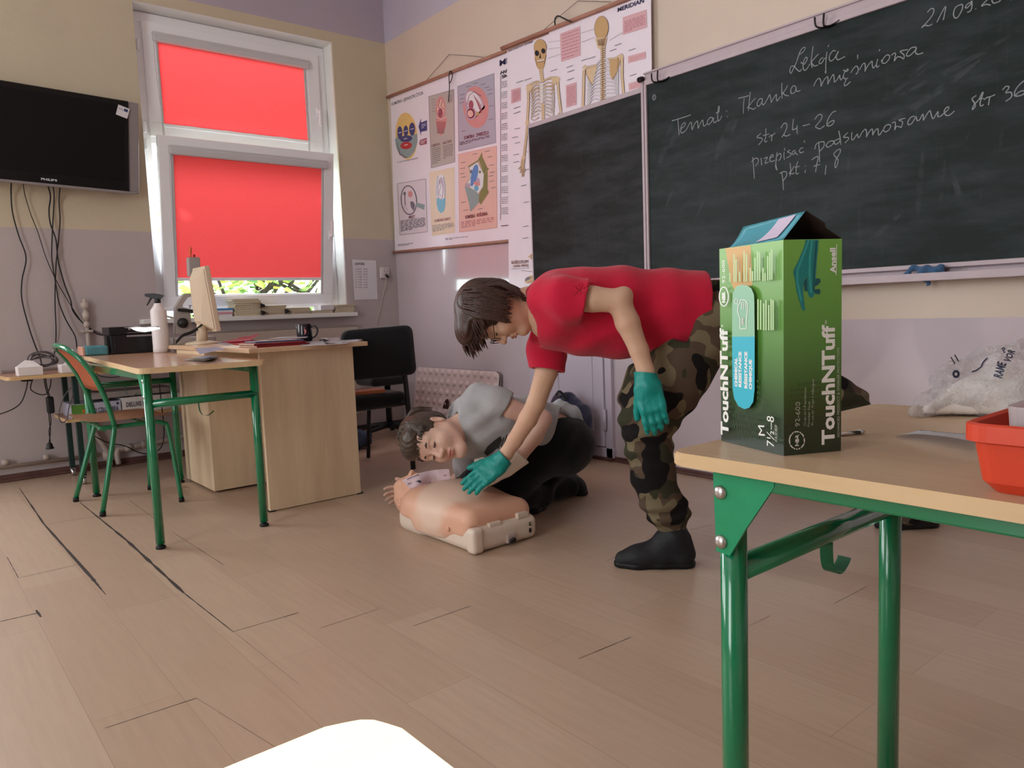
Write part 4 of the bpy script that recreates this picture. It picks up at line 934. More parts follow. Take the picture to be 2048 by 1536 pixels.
q = smooth_path([(x, y, 0) for x, y in poly+[poly[0]]], 4)[:-1]
c0 = bm.verts.new((.96, (yn+yf)/2, .484)); ringv = []
rings = []
for s in (.35, .7, .9, 1):
    r_ = []
    for p in q:
        x = .96+(p.x-.96)*s; y = (yn+yf)/2+(p.y-(yn+yf)/2)*s
        z = .486+.012*s*s-.05*max(0, (x-1.10)/.1)**2*.5+.012*max(0, (.80-x)/.08)
        r_.append(bm.verts.new((x, y, z)))
    rings.append(r_)
k = len(q)
for i in range(k): bm.faces.new((c0, rings[0][i], rings[0][(i+1) % k])).smooth = True
for a_, b_ in zip(rings, rings[1:]):
    for i in range(k): bm.faces.new((a_[i], b_[i], b_[(i+1) % k], a_[(i+1) % k])).smooth = True
bmesh.ops.solidify(bm, geom=bm.faces[:], thickness=.010); obj('seat', bm, seatW, t)
for y, s in ((yn, 1), (yf, -1)):
    bm = BM(); tube(bm, [(.876, y, .468), (.868, y, .42), (.782 if s > 0 else .742, y-.01*s, .02)], .0135, 12, 3); l = obj('rear_leg', bm, greenP, t)
    bm = BM(); cyl(bm, (.781 if s > 0 else .741, y-.01*s, 0), (.783 if s > 0 else .743, y-.01*s, .024), .0155, 12); obj('rubber_foot', bm, rubber, l)
    fx = 1.18 if s > 0 else 1.135
    bm = BM(); tube(bm, [(.80, y+.02*s, .462), (.95, y+.02*s, .461), (1.08, y+.02*s, .462), (1.125, y+.02*s, .448), (1.148, y+.018*s, .40), (fx, y-.0*s, .02)], .0125, 12, 5); l = obj('front_leg', bm, greenP, t)
    bm = BM(); cyl(bm, (fx, y, 0), (fx, y, .024), .015, 12); obj('rubber_foot', bm, rubber, l)
bm = BM(); tube(bm, [(1.05, yn+.02, .452), (1.05, yf-.02, .452)], .011, 10); tube(bm, [(.83, yn+.01, .455), (.83, yf-.01, .455)], .011, 10); obj('seat_support', bm, greenP, t)
# ---- black visitor chair behind the desk
blk = mat('black_fabric', (20, 20, 23), .9, .2, sheen=.3, bump=.2, bscale=300); blkp = mat('black_plastic', (24, 24, 27), .45, .4); blkm = mat('black_steel', (26, 27, 30), .4, .4)
t = thing('visitor_chair', 'black fabric chair with its back to us behind the teacher desk', 'chair', (2.3, 4.35, 0))
S_ = SDF(.03); S_.rbox((2.275, 4.14, .77), (.275, .032, .155), .03, k=.01)
def crv(X, D): return D
bm = BM(); vs = box(bm, 2.0, 2.552, 4.11, 4.165, .605, .918, bev=0)
bmesh.ops.delete(bm, geom=bm.verts[:], context='VERTS')
qq = rounded([(2.055, 0, .612), (2.575, 0, .612), (2.56, 0, .93), (2.075, 0, .915)], .055, 8)
qq = [Vector(p) for p in qq]; cen = sum(qq, Vector())/len(qq)
front, back_ = [], []
for d, store in ((-1, front), (1, back_)):
    for s, o in ((1, .012), (.97, .026), (.8, .032), (.4, .034)):
        store.append([bm.verts.new((cen.x+(p.x-cen.x)*s, 4.135+d*o+.03*((cen.x+(p.x-cen.x)*s-cen.x)/.27)**2*-1, cen.z+(p.z-cen.z)*s)) for p in qq])
kk = len(qq)
for st in (front, back_):
    for a_, b_ in zip(st, st[1:]):
        for i in range(kk): bm.faces.new((a_[i], b_[i], b_[(i+1) % kk], a_[(i+1) % kk])).smooth = True
    bm.faces.new(st[-1]).smooth = True
for i in range(kk): bm.faces.new((front[0][i], back_[0][i], back_[0][(i+1) % kk], front[0][(i+1) % kk])).smooth = True
obj('backrest', bm, blk, t)
bm = BM(); S_ = SDF(.02); S_.rbox((2.30, 4.41, .455), (.255, .245, .05), .045); S_.mesh(bm, .014); obj('seat', bm, blk, t)
for x in (2.085, 2.50):
    bm = BM(); tube(bm, [(x, 4.075, .012), (x, 4.10, .45), (x, 4.135, .72)], .0165, 12, 4); obj('rear_leg', bm, blkm, t)
    bm = BM(); tube(bm, [(x, 4.66, .012), (x, 4.60, .42), (x, 4.56, .432), (x, 4.11, .432)], .0135, 12, 2); obj('front_leg', bm, blkm, t)
# ---- swivel chair further back
t = thing('swivel_chair', 'black swivel chair in the corner, mostly hidden, its star base on the floor', 'chair', (3.1, 5.45, 0))
cx, cy = 3.12, 5.42
bm = BM(); cyl(bm, (cx, cy, .07), (cx, cy, .46), .025); obj('gas_post', bm, blkp, t)
for i in range(5):
    a_ = math.radians(72*i+128); e = Vector((cx+.30*math.cos(a_), cy+.30*math.sin(a_), .07))
    bm = BM(); tube(bm, [(cx, cy, .10), e], [.026, .016], 8); s_ = obj('base_spoke', bm, blkp, t)
    bm = BM(); cyl(bm, e+Vector((-.012, 0, -.045)), e+Vector((.012, 0, -.045)), .025, 14); obj('caster', bm, rubber, s_)
bm = BM(); S_ = SDF(.02); S_.rbox((cx-.06, cy, .47), (.16, .16, .04), .038); S_.mesh(bm, .016); obj('seat', bm, blk, t)
# ---- trolley along the window wall
trolW = wood('brown_board', (176, 128, 104), (152, 106, 84), 'x', .35); trolE = wood('pale_shelf_edge', (214, 178, 132), (200, 162, 116), 'x', .4); darkG = mat('dark_green_steel', (26, 52, 50), .4, .4)
t = thing('side_table', 'low wheeled side table along the window wall, crowded with cables and boxes', 'table', (1.15, 5.58, 0))
slab('table_top', [(.515, 5.335), (1.72, 5.335), (1.72, 5.80), (.50, 5.80)], .692, .714, .03, trolW, trolE, t)
slab('shelf', [(.80, 5.34), (1.68, 5.34), (1.68, 5.79), (.80, 5.79)], .405, .425, .01, trolW, trolE, t)
for x, y in ((.873, 5.39), (1.64, 5.39), (.873, 5.76), (1.64, 5.76)):
    bm = BM(); box(bm, x-.016, x+.016, y-.016, y+.016, .055, .692, bev=.003); l = obj('leg', bm, darkG, t)
    bm = BM(); cyl(bm, (x-.012, y, .025), (x+.012, y, .025), .025, 16); box(bm, x-.016, x+.016, y-.01, y+.012, .03, .056, bev=.003); obj('caster', bm, chrome, l)
bm = BM(); box(bm, .60, .65, 5.42, 5.5, .676, .692, bev=.003); obj('drawer_stop', bm, rubber, t)
# ================================================================ SMALLER THINGS
def mtx(o, x, y, z):
    """local axes to room: x, y, z unit vectors at o"""
    M = Matrix.Identity(4)
    for i in range(3): M[i][0], M[i][1], M[i][2], M[i][3] = x[i], y[i], z[i], o[i]
    return M
paper = mat('white_paper', (226, 220, 226), .7, .2, vary=.02, vscale=30); paperC = mat('cream_paper_edges', (214, 198, 170), .8, .2, vary=.12, vscale=90)
whiteP = mat('white_plastic', (226, 214, 214), .42, .45); creamP = mat('cream_plastic', (216, 192, 166), .45, .45); inkd = mat('print_dark', (46, 44, 56), .5)
# ---- television
tvB = mat('tv_black_gloss', (9, 8, 12), .22, .4); tvS = mat('tv_screen', (6, 5, 10), .34, .3); silver = mat('silver_plastic', (150, 142, 144), .4, .5, metal=.3)
c = Vector((.908, 5.775, 2.225))
M = Matrix.Translation(c) @ Matrix.Rotation(math.radians(2.1), 4, 'Y') @ Matrix.Rotation(math.radians(8), 4, 'X')
t = thing('television', 'flat black television hung on the window wall with a sticker on its corner', 'television', c+Vector((0, 0, -.3)))
hw, hh = .545, .305
bm = BM(); box(bm, -hw+.07, hw-.065, -.045, -.01, -hh+.012, hh, M, .006); obj('bezel', bm, tvB, t)
bm = BM(); box(bm, -hw+.095, hw-.09, -.0475, -.04, -hh+.075, hh-.03, M, .002); obj('screen', bm, tvS, t)
bm = BM(); box(bm, -hw, hw, -.036, .03, -hh, hh, M, .008); box(bm, -hw+.08, hw-.08, .02, .065, -hh+.08, hh-.08, M, .02); obj('housing', bm, silver, t)
bm = BM(); box(bm, -hw+.02, hw-.02, -.05, -.02, -hh-.004, -hh+.014, M, .004); obj('lower_trim', bm, silver, t)
R3 = M.to_3x3()
bm = BM(); add_text(bm, 'PHILIPS', M @ Vector((-.045, -.0475, -hh+.032)), M @ Vector((.045, -.0475, -hh+.032)), .014, R3 @ Vector((0, -1, 0)), bold=.03); obj('logo', bm, mat('logo_silver', (210, 214, 224), .3, .5), t)
bm = BM(); box(bm, -.2, .2, .06, .085, -.15, .15, M); obj('wall_bracket', bm, blkm, t)
TS = M @ Matrix.Translation((hw-.095, -.0485, hh-.045)) @ Matrix.Rotation(math.radians(14), 4, 'Y') @ Matrix.Translation((0, 0, -.03))
sq = lambda u, v, k=0: TS @ Vector((u, -k, v))
sp = [sq(-.036, .034), sq(.036, .034), sq(.036, -.034), sq(-.036, -.034)]
bm = BM(); prism(bm, sp, R3 @ Vector((0, .0008, 0))); st = obj('sticker', bm, paper, t); st['label'] = 'white sticker with a small blue flag'
bm = BM(); e = Vector((0, -.0016, 0)); quad(bm, [sq(.004, .024, .0008), sq(.028, .024, .0008), sq(.028, .006, .0008), sq(.004, .006, .0008)]); obj('flag_print', bm, mat('flag_blue', (44, 60, 110), .5), st)
bm = BM(); add_text(bm, 'KAPITAŁ', sq(-.028, .006, .0004), sq(.0, .006, .0004), .010, R3 @ Vector((0, -1, 0))); obj('print', bm, mat('print_grey', (120, 116, 124), .5), st)
# ---- cables hanging from it
cabM = mat('black_cable', (22, 18, 20), .5, .4); cabG = mat('grey_cable', (86, 80, 82), .5, .4); cabW = mat('white_cable', (206, 190, 178), .5, .4)
def cable(label, pts, r, m=cabM, y=5.872, cat='cable', group='cables hanging under the television'):
    bm = BM(); P = [at(p[0], p[1], 'y', p[2] if len(p) > 2 else y) for p in pts]; tube(bm, P, r, 6, 6)
    return tag(obj('cable', bm, m), label, cat, group)
cable('thick black cable, leftmost under the television, falling to the wheeled side table', [(23, 359, 5.80), (22, 384), (25, 425), (37, 470), (52, 515), (44, 560), (44, 600), (58, 655), (70, 690), (80, 715), (85, 738, 5.70)], .0042)
cable('thin black cable, second from the left, slanting down to the printer', [(45, 361, 5.80), (50, 390), (62, 430), (76, 465), (92, 515), (112, 560), (135, 600), (165, 645), (190, 662), (216, 672, 5.6)], .0028)
cable('flat twisted black cable in the middle of the bundle under the television', [(94, 366, 5.80), (101, 392), (98, 420), (101, 448), (112, 480), (116, 520), (128, 565), (141, 600), (146, 622), (165, 645), (195, 668), (222, 670, 5.6)], .0048, y=5.868)
cable('thick black cable ending beside the green chair back', [(106, 367, 5.80), (108, 395), (106, 440), (104, 480), (104, 520), (112, 570), (118, 605), (132, 640), (150, 672), (154, 697, 5.75)], .0042, y=5.86)
cable('straight black cable, rightmost under the television', [(121, 368, 5.80), (118, 400), (120, 440), (117, 480), (112, 530), (110, 600), (112, 660), (110, 700), (104, 725, 5.7)], .0038, y=5.88)
# ---- cables under and on the side table
def under(label, pts, r, y, m=cabM): return cable(label, pts, r, m, y, group='loose cables around the wheeled side table')
under('brown cable drooping from the side table to the left edge of the picture', [(56, 758), (52, 780), (42, 805), (22, 820), (-12, 832)], .0035, 5.6)
under('black cable loop below the side table', [(66, 757), (61, 775), (66, 783), (80, 789), (92, 788), (100, 775), (102, 758)], .0032, 5.62)
under('grey cable loop hanging beside the dark table leg', [(142, 775), (130, 790), (120, 815), (118, 835), (124, 845), (134, 838), (138, 815), (146, 790)], .0032, 5.33, cabG)
under('black cable drooping low behind the green chair', [(188, 872), (215, 885), (250, 892), (278, 905), (300, 907), (322, 895), (328, 862), (322, 800), (318, 765)], .0036, 5.31)
under('black cable under the left desk top, ending in a small plug', [(192, 745), (200, 752), (222, 755), (240, 753)], .0028, 5.25)
ad = thing('power_adapter', 'black power adapter dangling with its plug below the side table', 'power adapter', at(99, 890, 'y', 5.55))
bm = BM(); a_, b_ = at(100, 795, 'y', 5.55), at(101, 825, 'y', 5.55); S_ = SDF(.01); S_.rbox((a_+b_)/2, (.022, .018, .055), .012); S_.mesh(bm, .006); obj('brick', bm, blkp, ad)
bm = BM()
for o in (0, 3): tube(bm, [at(*p, 'y', 5.55) for p in ((88+o, 755), (91+o, 775), (98+o, 797))], .0032, 6, 5); tube(bm, [at(*p, 'y', 5.55) for p in ((97+o, 824), (99+o, 845), (101-o, 862), (98+o, 885))], .003, 6, 5)
obj('cord', bm, cabM, ad)
bm = BM(); p = at(99, 889, 'y', 5.55); lathe(bm, [(.008, .012), (.016, .004), (.019, -.018), (.024, -.022), (.024, -.028), (.004, -.03)], Matrix.Translation(p), 12); obj('plug', bm, blkp, ad)
co = thing('cable_coil', 'grey cable coiled up on the side table between two white boxes', 'cable', at(85, 742, 'y', 5.55))
bm = BM(); rt = random.Random(3); pts = []
for i in range(62):
    a_ = i*.52; w = 27+4*math.sin(i*.37); h = 11+4*math.sin(i*.23+1)
    pts.append(at(86+w*math.cos(a_)*(1 if i > 20 else .8), 727-h*.6+h*math.sin(a_), 'y', 5.55+.03*math.sin(i*.9)))
tube(bm, pts, .0045, 6, 3); obj('coil', bm, cabG, co)
def trunk(label, x0, x1, y0, y1, z0, z1, lid):
    th = thing('plastic_box', label, 'box', ((x0+x1)/2, (y0+y1)/2, z0), 'white plastic boxes on the side table')
    bm = BM(); box(bm, x0, x1, y0, y1, z0, z1, bev=.004); obj('body', bm, whiteP, th)
    bm = BM(); prism(bm, [(x0+.004, y1-.03, z1), (x1, y1-.03, z1), (x0+lid[0]+.10, y1+.02, z1+lid[1]), (x0+lid[0]+.06, y1+.02, z1+lid[1]+.005)] if lid[0] >= 0 else [(x0+.03, y1-.03, z1), (x0+.05, y1-.03, z1), (x1+lid[0]+.12, y1, z1+lid[1]), (x1+lid[0]+.10, y1, z1+lid[1])], (0, .02, 0)); obj('lid', bm, whiteP, th)
trunk('white plastic box with its lid up, left of the coiled cable', .575, .705, 5.345, 5.47, .714, .768, (-.005 if 0 else .0, .03))
trunk('white plastic box right of the coiled cable, half behind the chair back', .80, .89, 5.345, 5.47, .714, .766, (-.09, .06))
# ---- pipes
pipeM = mat('cream_pipe_paint', (188, 172, 164), .4, .4, vary=.08)
p1 = thing('heating_pipe', 'painted heating pipe with a valve rising above the side table', 'pipe', (.75, 5.86, .7))
bm = BM(); tube(bm, [(-4.5, 5.868, .72), (1.03, 5.868, .717)], .014, 12); obj('horizontal_pipe', bm, pipeM, p1)
bm = BM(); tube(bm, [(1.055, 5.868, .72), (1.055, 5.868, .99)], .013, 12); obj('riser', bm, pipeM, p1)
bm = BM(); lathe(bm, [(.016, .0), (.016, .01), (.022, .012), (.024, .055), (.017, .06), (.015, .085), (.026, .09), (.028, .125), (.018, .13), (.012, .14), (.012, .15), (.006, .155)], Matrix.Translation((1.055, 5.868, 1.03)), 14); lathe(bm, [(.015, 0), (.02, .004), (.02, .03), (.015, .036), (.017, .04)], Matrix.Translation((1.055, 5.868, .99)), 12); obj('air_valve', bm, pipeM, p1)
bm = BM(); box(bm, 1.02, 1.09, 5.85, 5.90, .955, .972, bev=.004); obj('pipe_clip', bm, pipeM, p1)
bm = BM(); box(bm, .505, .545, 5.846, 5.90, .70, .735, bev=.008); obj('pipe_clip', bm, pipeM, p1)
p2 = thing('heating_pipe', 'painted heating pipe low on the window wall just above the skirting', 'pipe', (.75, 5.86, .1))
bm = BM(); tube(bm, [(-4.5, 5.866, .137), (1.12, 5.866, .10)], .014, 12); obj('horizontal_pipe', bm, pipeM, p2)
bm = BM()
for x in (.51, .74): tube(bm, [(x-.018, 5.866, .133), (x+.018, 5.866, .132)], .019, 12)
obj('pipe_clip', bm, pipeM, p2)
bm = BM(); tube(bm, [(1.03, 5.86, .42), (1.04, 5.86, .28), (1.10, 5.86, .13), (1.115, 5.84, .02)], .018, 12, 5); tube(bm, [(1.17, 5.84, .02), (1.17, 5.85, .11), (1.25, 5.86, .125), (1.70, 5.866, .16)], .018, 12, 4); tube(bm, [(1.22, 5.86, .122), (1.27, 5.86, .128)], .026, 12); tube(bm, [(1.33, 5.86, .134), (1.37, 5.86, .137)], .026, 12); tube(bm, [(1.106, 5.845, .06), (1.10, 5.86, .12)], .027, 12); obj('fittings', bm, pipeM, p2)
# ---- radiator under the window
rad = thing('radiator', 'cream panel radiator under the window sill', 'radiator', (2.45, 5.85, .15))
bm = BM(); box(bm, 1.78, 3.085, 5.80, 5.84, .16, .91, bev=.008); obj('panel', bm, mat('radiator_paint', (196, 180, 168), .4, .4), rad)
bm = BM(); box(bm, 1.78, 3.09, 5.80, 5.885, .905, .925, bev=.004)
obj('top_grille', bm, mat('radiator_grille', (150, 138, 134), .5, .4), rad)
bm = BM(); box(bm, 1.79, 3.08, 5.85, 5.885, .16, .90, bev=.008); obj('rear_panel', bm, pipeM, rad)
# ---- timetable paper and socket
tp = thing('timetable', 'white printed bell timetable taped to the wall beside the window', 'notice', at(730, 600, 'y', 5.9))
q = [at(px, py, 'y', 5.8975) for px, py in ((704, 519), (752, 521), (755.5, 598), (709, 600))]
bm = BM(); prism(bm, q, (0, .001, 0)); obj('sheet', bm, paper, tp)
yt = 5.8965; PG = mat('print_grey', (120, 116, 124), .5)
bm = BM(); add_text(bm, 'DZWONKI', at(710, 530, 'y', yt), at(729, 530, 'y', yt), .02, (0, -1, 0), bold=.03); obj('printed_heading', bm, PG, tp)
for i, s in enumerate(('8.00 - 8.45', '8.50 - 9.35', '9.45 - 10.30', '10.40 - 11.25', '11.30 - 12.15', '12.30 - 13.15', '13.35 - 14.20', '14.20 - 15.05')):
    bm = BM(); add_text(bm, '%d. ' % (i+1)+s, at(710.5+i*.15, 539.5+i*5.2, 'y', yt), at(735, 539.8+i*5.2, 'y', yt), .0125, (0, -1, 0)); obj('printed_time', bm, PG, tp)
so = thing('wall_socket', 'white double wall socket with a plug in it, near the room corner', 'socket', (3.42, 5.9, 1.32))
bm = BM(); box(bm, 3.378, 3.462, 5.878, 5.902, 1.318, 1.413, bev=.004); obj('plate', bm, whiteP, so)
for z in (1.388, 1.343):
    bm = BM(); lathe(bm, [(.019, .0), (.019, .004), (.016, .004), (.015, -.006), (.002, -.006)], xf((3.43, 5.879, z), rx=math.pi/2), 18); obj('outlet', bm, mat('socket_grey', (150, 140, 140), .5), so)
bm = BM(); lathe(bm, [(.012, 0), (.013, .02), (.008, .04), (.004, .042)], xf((3.432, 5.878, 1.343), rx=math.pi/2+.5), 12); pl = obj('plug', bm, blkp, so)
cable('thin white cable falling from the wall socket behind the black chair', [(770, 551, 5.85), (772, 560, 5.86), (766, 590, 5.89), (758, 625, 5.89), (752, 650, 5.89), (748, 690, 5.89)], .003, cabW, 5.89, group='cable of the wall socket')
# ---- booklets on the window sill
SILL = 1.0305; rb = random.Random(8)
cov = [mat('booklet_cream', (206, 192, 168), .7, .2), mat('booklet_grey', (196, 192, 190), .7, .2), mat('booklet_tan', (190, 170, 140), .7, .2)]
def booklet(x, y, z, w, d, h, rz, cm, sag=0):
    M = xf((x, y, z), rz); th = thing('booklet', 'x', 'booklet', (x, y, z))
    bm = BM(); box(bm, -w/2+.003, w/2-.003, -d/2+.003, d/2-.003, .001, h-.001, M); obj('pages', bm, paperC, th)
    bm = BM(); box(bm, -w/2, w/2, -d/2, d/2, 0, .0012, M); box(bm, -w/2, w/2, -d/2, d/2, h-.0012, h, M); box(bm, w/2-.0015, w/2, -d/2, d/2, 0, h, M); obj('cover', bm, cm, th)
    return th
stacks = [('tall stack left of the clips', 2.165, .205, [.019, .016, .018, .014, .016, .015, .017, .014]), ('second stack, right of the tall one', 2.372, .19, [.015, .017, .013, .016, .012]), ('third low stack on the sill', 2.585, .185, [.015, .014, .012, .011]), ('flat fourth pile of two', 2.79, .19, [.013, .012]), ('rightmost stack at the end of the sill', 2.99, .175, [.015, .014, .012, .013, .011])]
ORD = ['lowest', 'second from below', 'third from below', 'fourth from below', 'fifth from below', 'sixth from below', 'seventh from below', 'topmost']
for nm, cx, w, hs in stacks:
    z = SILL
    for i, h in enumerate(hs):
        b = booklet(cx+rb.uniform(-.006, .006)+(.012 if i == len(hs)-1 else 0)*rb.choice((-1, 1)), 5.905+rb.uniform(-.006, .006), z, w, .15, h, rb.uniform(-.05, .05), cov[rb.randrange(3)])
        z += h
        o_ = 'topmost' if i == len(hs)-1 else ORD[i]
        b['label'] = 'cream exercise booklet, %s in the %s' % (o_, nm); b['group'] = 'exercise booklets on the window sill'
bindM = mat('binder_clip_black', (26, 22, 24), .4, .5)
for (x, z, lb) in ((2.285, 1.045, 'lower black binder clip between the tall and second booklet stacks'), (2.283, 1.10, 'upper black binder clip between the tall and second booklet stacks'), (2.478, 1.05, 'black binder clip at the end of the second booklet stack')):
    bm = BM(); prism(bm, [(x-.02, 5.80, z-.012), (x+.006, 5.80, z-.004), (x+.006, 5.80, z+.012), (x-.02, 5.80, z+.022)], (0, .028, 0)); tube(bm, [(x+.004, 5.805, z+.006), (x+.028, 5.806, z-.006), (x+.03, 5.822, z+.0), (x+.004, 5.824, z+.008)], .0018, 5)
    tag(obj('binder_clip', bm, bindM), lb, 'clip', 'binder clips on the sill booklets')
for i, (x, w, z, cm, lb) in enumerate(((1.97, .15, SILL, paper, 'loose white papers at the left end of the sill booklets, bottom sheet pad'), (1.975, .15, SILL+.018, mat('pink_paper', (214, 150, 160), .7), 'pink folder among the loose papers left of the booklet stacks'), (1.98, .14, SILL+.032, paper, 'white sheet pad lying on the pink folder on the sill'), (1.985, .14, SILL+.046, mat('blue_folder', (70, 140, 190), .5), 'bright blue folder lying on top of the papers on the sill'), (2.835, .12, SILL+.0255, paper, 'bright white paper pile on the flat fourth pile of booklets'))):
    bm = BM(); box(bm, x-w/2, x+w/2, 5.84, 5.975, z, z+(.017 if i != 4 else .04), None, .002); tag(obj('paper_pile' if i in (0, 2, 4) else 'folder', bm, cm), lb, 'papers', 'loose papers on the sill')
# ---- things on the teacher's desk
D = .8562
redF = mat('dark_red_folder', (132, 30, 40), .35, .5); blueF = mat('blue_folder_card', (66, 78, 116), .4, .5); pinkF = mat('pink_card', (226, 88, 104), .6, .3)
def folder(x, y, z, w, d, h, rz, m, label, wpages=True):
    M = xf((x, y, z), rz); th = thing('folder', label, 'folder', (x, y, z), "folders on the teacher's desk")
    bm = BM(); box(bm, -w/2, w/2, -d/2, d/2, 0, .002, M); box(bm, -w/2, w/2, -d/2, d/2, h-.002, h, M); box(bm, w/2-.002, w/2, -d/2, d/2, 0, h, M, .0005); box(bm, -w/2, w/2, -d/2, -d/2+.002, 0, h, M, .0005); obj('cover', bm, m, th)
    bm = BM(); box(bm, -w/2+.004, w/2-.006, -d/2+.004, d/2-.004, .0025, h-.0025, M); obj('pages', bm, paperC if wpages else m, th)
folder(1.575, 3.90, D, .29, .23, .010, .04, redF, 'lower dark red folder on the teacher desk corner')
folder(1.565, 3.905, D+.0102, .28, .23, .010, .0, redF, 'upper dark red folder on the teacher desk corner')
folder(1.60, 3.96, D+.0205, .26, .20, .007, -.08, blueF, 'blue folder lying over the dark red folders')
def leaf(name, label, cat, pts, m, z, wob=.004, group=None, seed=0, up=None):
    """a sheet of paper: four corners in the picture laid on height z, slightly wavy"""
    P = [at(p[0], p[1], 'z', p[2] if len(p) > 2 else z) for p in pts]; bm = BM(); n = 8; g = []
    for j in range(n+1):
        row = []
        for i in range(n+1):
            p = P[0].lerp(P[1], i/n).lerp(P[3].lerp(P[2], i/n), j/n)
            row.append(bm.verts.new(p+Vector((0, 0, wob*(.5+.5*noise.noise(Vector((i*.35+seed, j*.35, seed))))+(up(i/n, j/n) if up else 0)))))
        g.append(row)
    for j in range(n):
        for i in range(n): bm.faces.new((g[j][i], g[j][i+1], g[j+1][i+1], g[j+1][i])).smooth = True
    bmesh.ops.solidify(bm, geom=bm.faces[:], thickness=.0008)
    return tag(obj(name, bm, m), label, cat, group)
GP = "loose sheets on the teacher's desk"
leaf('paper_sheet', 'white sheet under the mug at the right end of the teacher desk', 'paper', ((640, 676), (718, 673), (727, 682), (652, 689)), paper, D+.001, .003, GP, 3)
leaf('paper_sheet', 'white sheet poking out beside the folders on the teacher desk', 'paper', ((590, 684), (660, 678), (700, 687), (606, 693)), paper, D+.0005, .002, GP, 5)
leaf('paper_sheet', 'white sheet lying over the blue folder, pointing at the mug', 'paper', ((530, 678.5), (560, 674), (620, 671.5), (612, 676)), paper, D+.029, .002, GP, 8)
leaf('paper_sheet', 'pink card lying behind the folders on the teacher desk', 'paper', ((452, 686, .862), (480, 676, .876), (520, 669, .891), (500, 683, .868)), pinkF, D, .010, GP, 11)
leaf('paper_sheet', 'bright pink sheet under the pink card, left of the folders', 'paper', ((440, 684, .859), (470, 679, .862), (510, 680, .866), (474, 690, .858)), pinkF, D, .004, GP, 14)
leaf('paper_sheet', 'white sheet sticking out under the pink sheets', 'paper', ((432, 688), (452, 681), (480, 686), (456, 691)), paper, D+.001, .002, GP, 17)
leaf('paper_sheet', 'pale sheet with blue print hanging over the left desk edge', 'paper', ((389, 697), (432, 694), (452, 699), (400, 710)), mat('printed_sheet_lilac', (206, 202, 222), .6, .3, vary=.12, vscale=60), D+.004, .004, GP, 19)
mug = thing('mug', 'black mug with a pink apple print on the teacher desk', 'mug', at(613, 684, 'z', D))
mc = at(610, 683, 'z', D); mugM = mat('black_glazed_mug', (30, 22, 30), .15, .5)
bm = BM(); lathe(bm, [(.036, 0), (.043, .003), (.0455, .012), (.0455, .104), (.0445, .106), (.042, .104), (.042, .01), (.002, .008)], Matrix.Translation(mc), 32); obj('body', bm, mugM, mug)
hd = Vector((RGT.x, RGT.y, 0)).normalized()
bm = BM(); tube(bm, [mc+hd*.042+Vector((0, 0, .088)), mc+hd*.062+Vector((0, 0, .092)), mc+hd*.078+Vector((0, 0, .075)), mc+hd*.076+Vector((0, 0, .05)), mc+hd*.062+Vector((0, 0, .03)), mc+hd*.043+Vector((0, 0, .022))], .006, 10, 6); obj('handle', bm, mugM, mug)
fd = (CAM-mc); fd.z = 0; fd.normalize(); bm = BM()
def onmug(u, v): a_ = u/.046; return mc + (fd*math.cos(a_)+hd*math.sin(a_))*.0459 + Vector((0, 0, v))
app = [(-.0, .072), (.006, .076), (.013, .072), (.016, .063), (.013, .051), (.006, .044), (0, .046), (-.006, .044), (-.013, .051), (-.016, .063), (-.013, .072), (-.006, .076)]
bm.faces.new([bm.verts.new(onmug(u-.004, v)) for u, v in app]); bm.faces.new([bm.verts.new(onmug(u-.004, v)) for u, v in ((0, .077), (.002, .083), (.008, .086), (.006, .079))]); obj('apple_print', bm, mat('apple_pink', (190, 96, 104), .4), mug)
bm = BM(); tube(bm, [at(640, 681, 'z', D+.004), at(650, 678.5, 'z', D+.006), at(656, 681, 'z', D+.004), at(648, 682, 'z', D+.004)], .004, 6, 5); tag(obj('key_ring', bm, hookM), 'small dark key ring right of the mug on the desk', 'keys')
# monitor, seen from its back edge
mo = thing('monitor', 'cream flat monitor seen edge-on beside the microscope', 'monitor', at(405, 691, 'z', D))
yn_, yf_ = 4.84, 5.08
nb, ntp = at(443, 662, 'y', yn_), at(419, 531, 'y', yn_); upv = (ntp-nb).normalized(); yv = Vector((0, 1, 0)); nx = yv.cross(upv).normalized()
if nx.x < 0: nx = -nx
Hh = (ntp-nb).length; Mm = mtx(nb, nx, yv, upv)
bm = BM(); box(bm, -.034, 0, 0, yf_-yn_, 0, Hh, Mm, .006); obj('bezel', bm, creamP, mo)
bm = BM(); box(bm, -.002, .001, .018, yf_-yn_-.018, .03, Hh-.018, Mm); obj('screen', bm, tvS, mo)
bm = BM(); v = [Mm @ Vector(p) for p in ((-.034, .004, .01), (-.034, yf_-yn_-.004, .01), (-.034, yf_-yn_-.004, Hh-.01), (-.034, .004, Hh-.01), (-.10, .06, .07), (-.10, yf_-yn_-.06, .07), (-.085, yf_-yn_-.06, Hh-.07), (-.085, .06, Hh-.07))]
v = [bm.verts.new(p) for p in v]
for q in ((4, 5, 6, 7), (0, 1, 5, 4), (1, 2, 6, 5), (2, 3, 7, 6), (3, 0, 4, 7), (0, 3, 2, 1)): bm.faces.new([v[i] for i in q])
bmesh.ops.bevel(bm, geom=bm.edges[:], offset=.006, segments=2, affect='EDGES'); obj('back_housing', bm, creamP, mo)
pb = at(408, 690, 'z', D); pb = Vector((nb.x-.085, 4.96, D))
bm = BM(); tube(bm, [pb+Vector((0, 0, .01)), pb+Vector((.005, 0, .13))], [.036, .03], 18); tube(bm, [pb+Vector((.0, 0, .10)), pb+Vector((.045, 0, .16))], .02, 10); obj('stand_post', bm, creamP, mo)
bm = BM(); lathe(bm, [(.10, 0), (.102, .006), (.09, .014), (.04, .022), (.01, .022)], Matrix.Translation(pb), 28); obj('stand_base', bm, creamP, mo)
bm = BM(); YM = 4.93
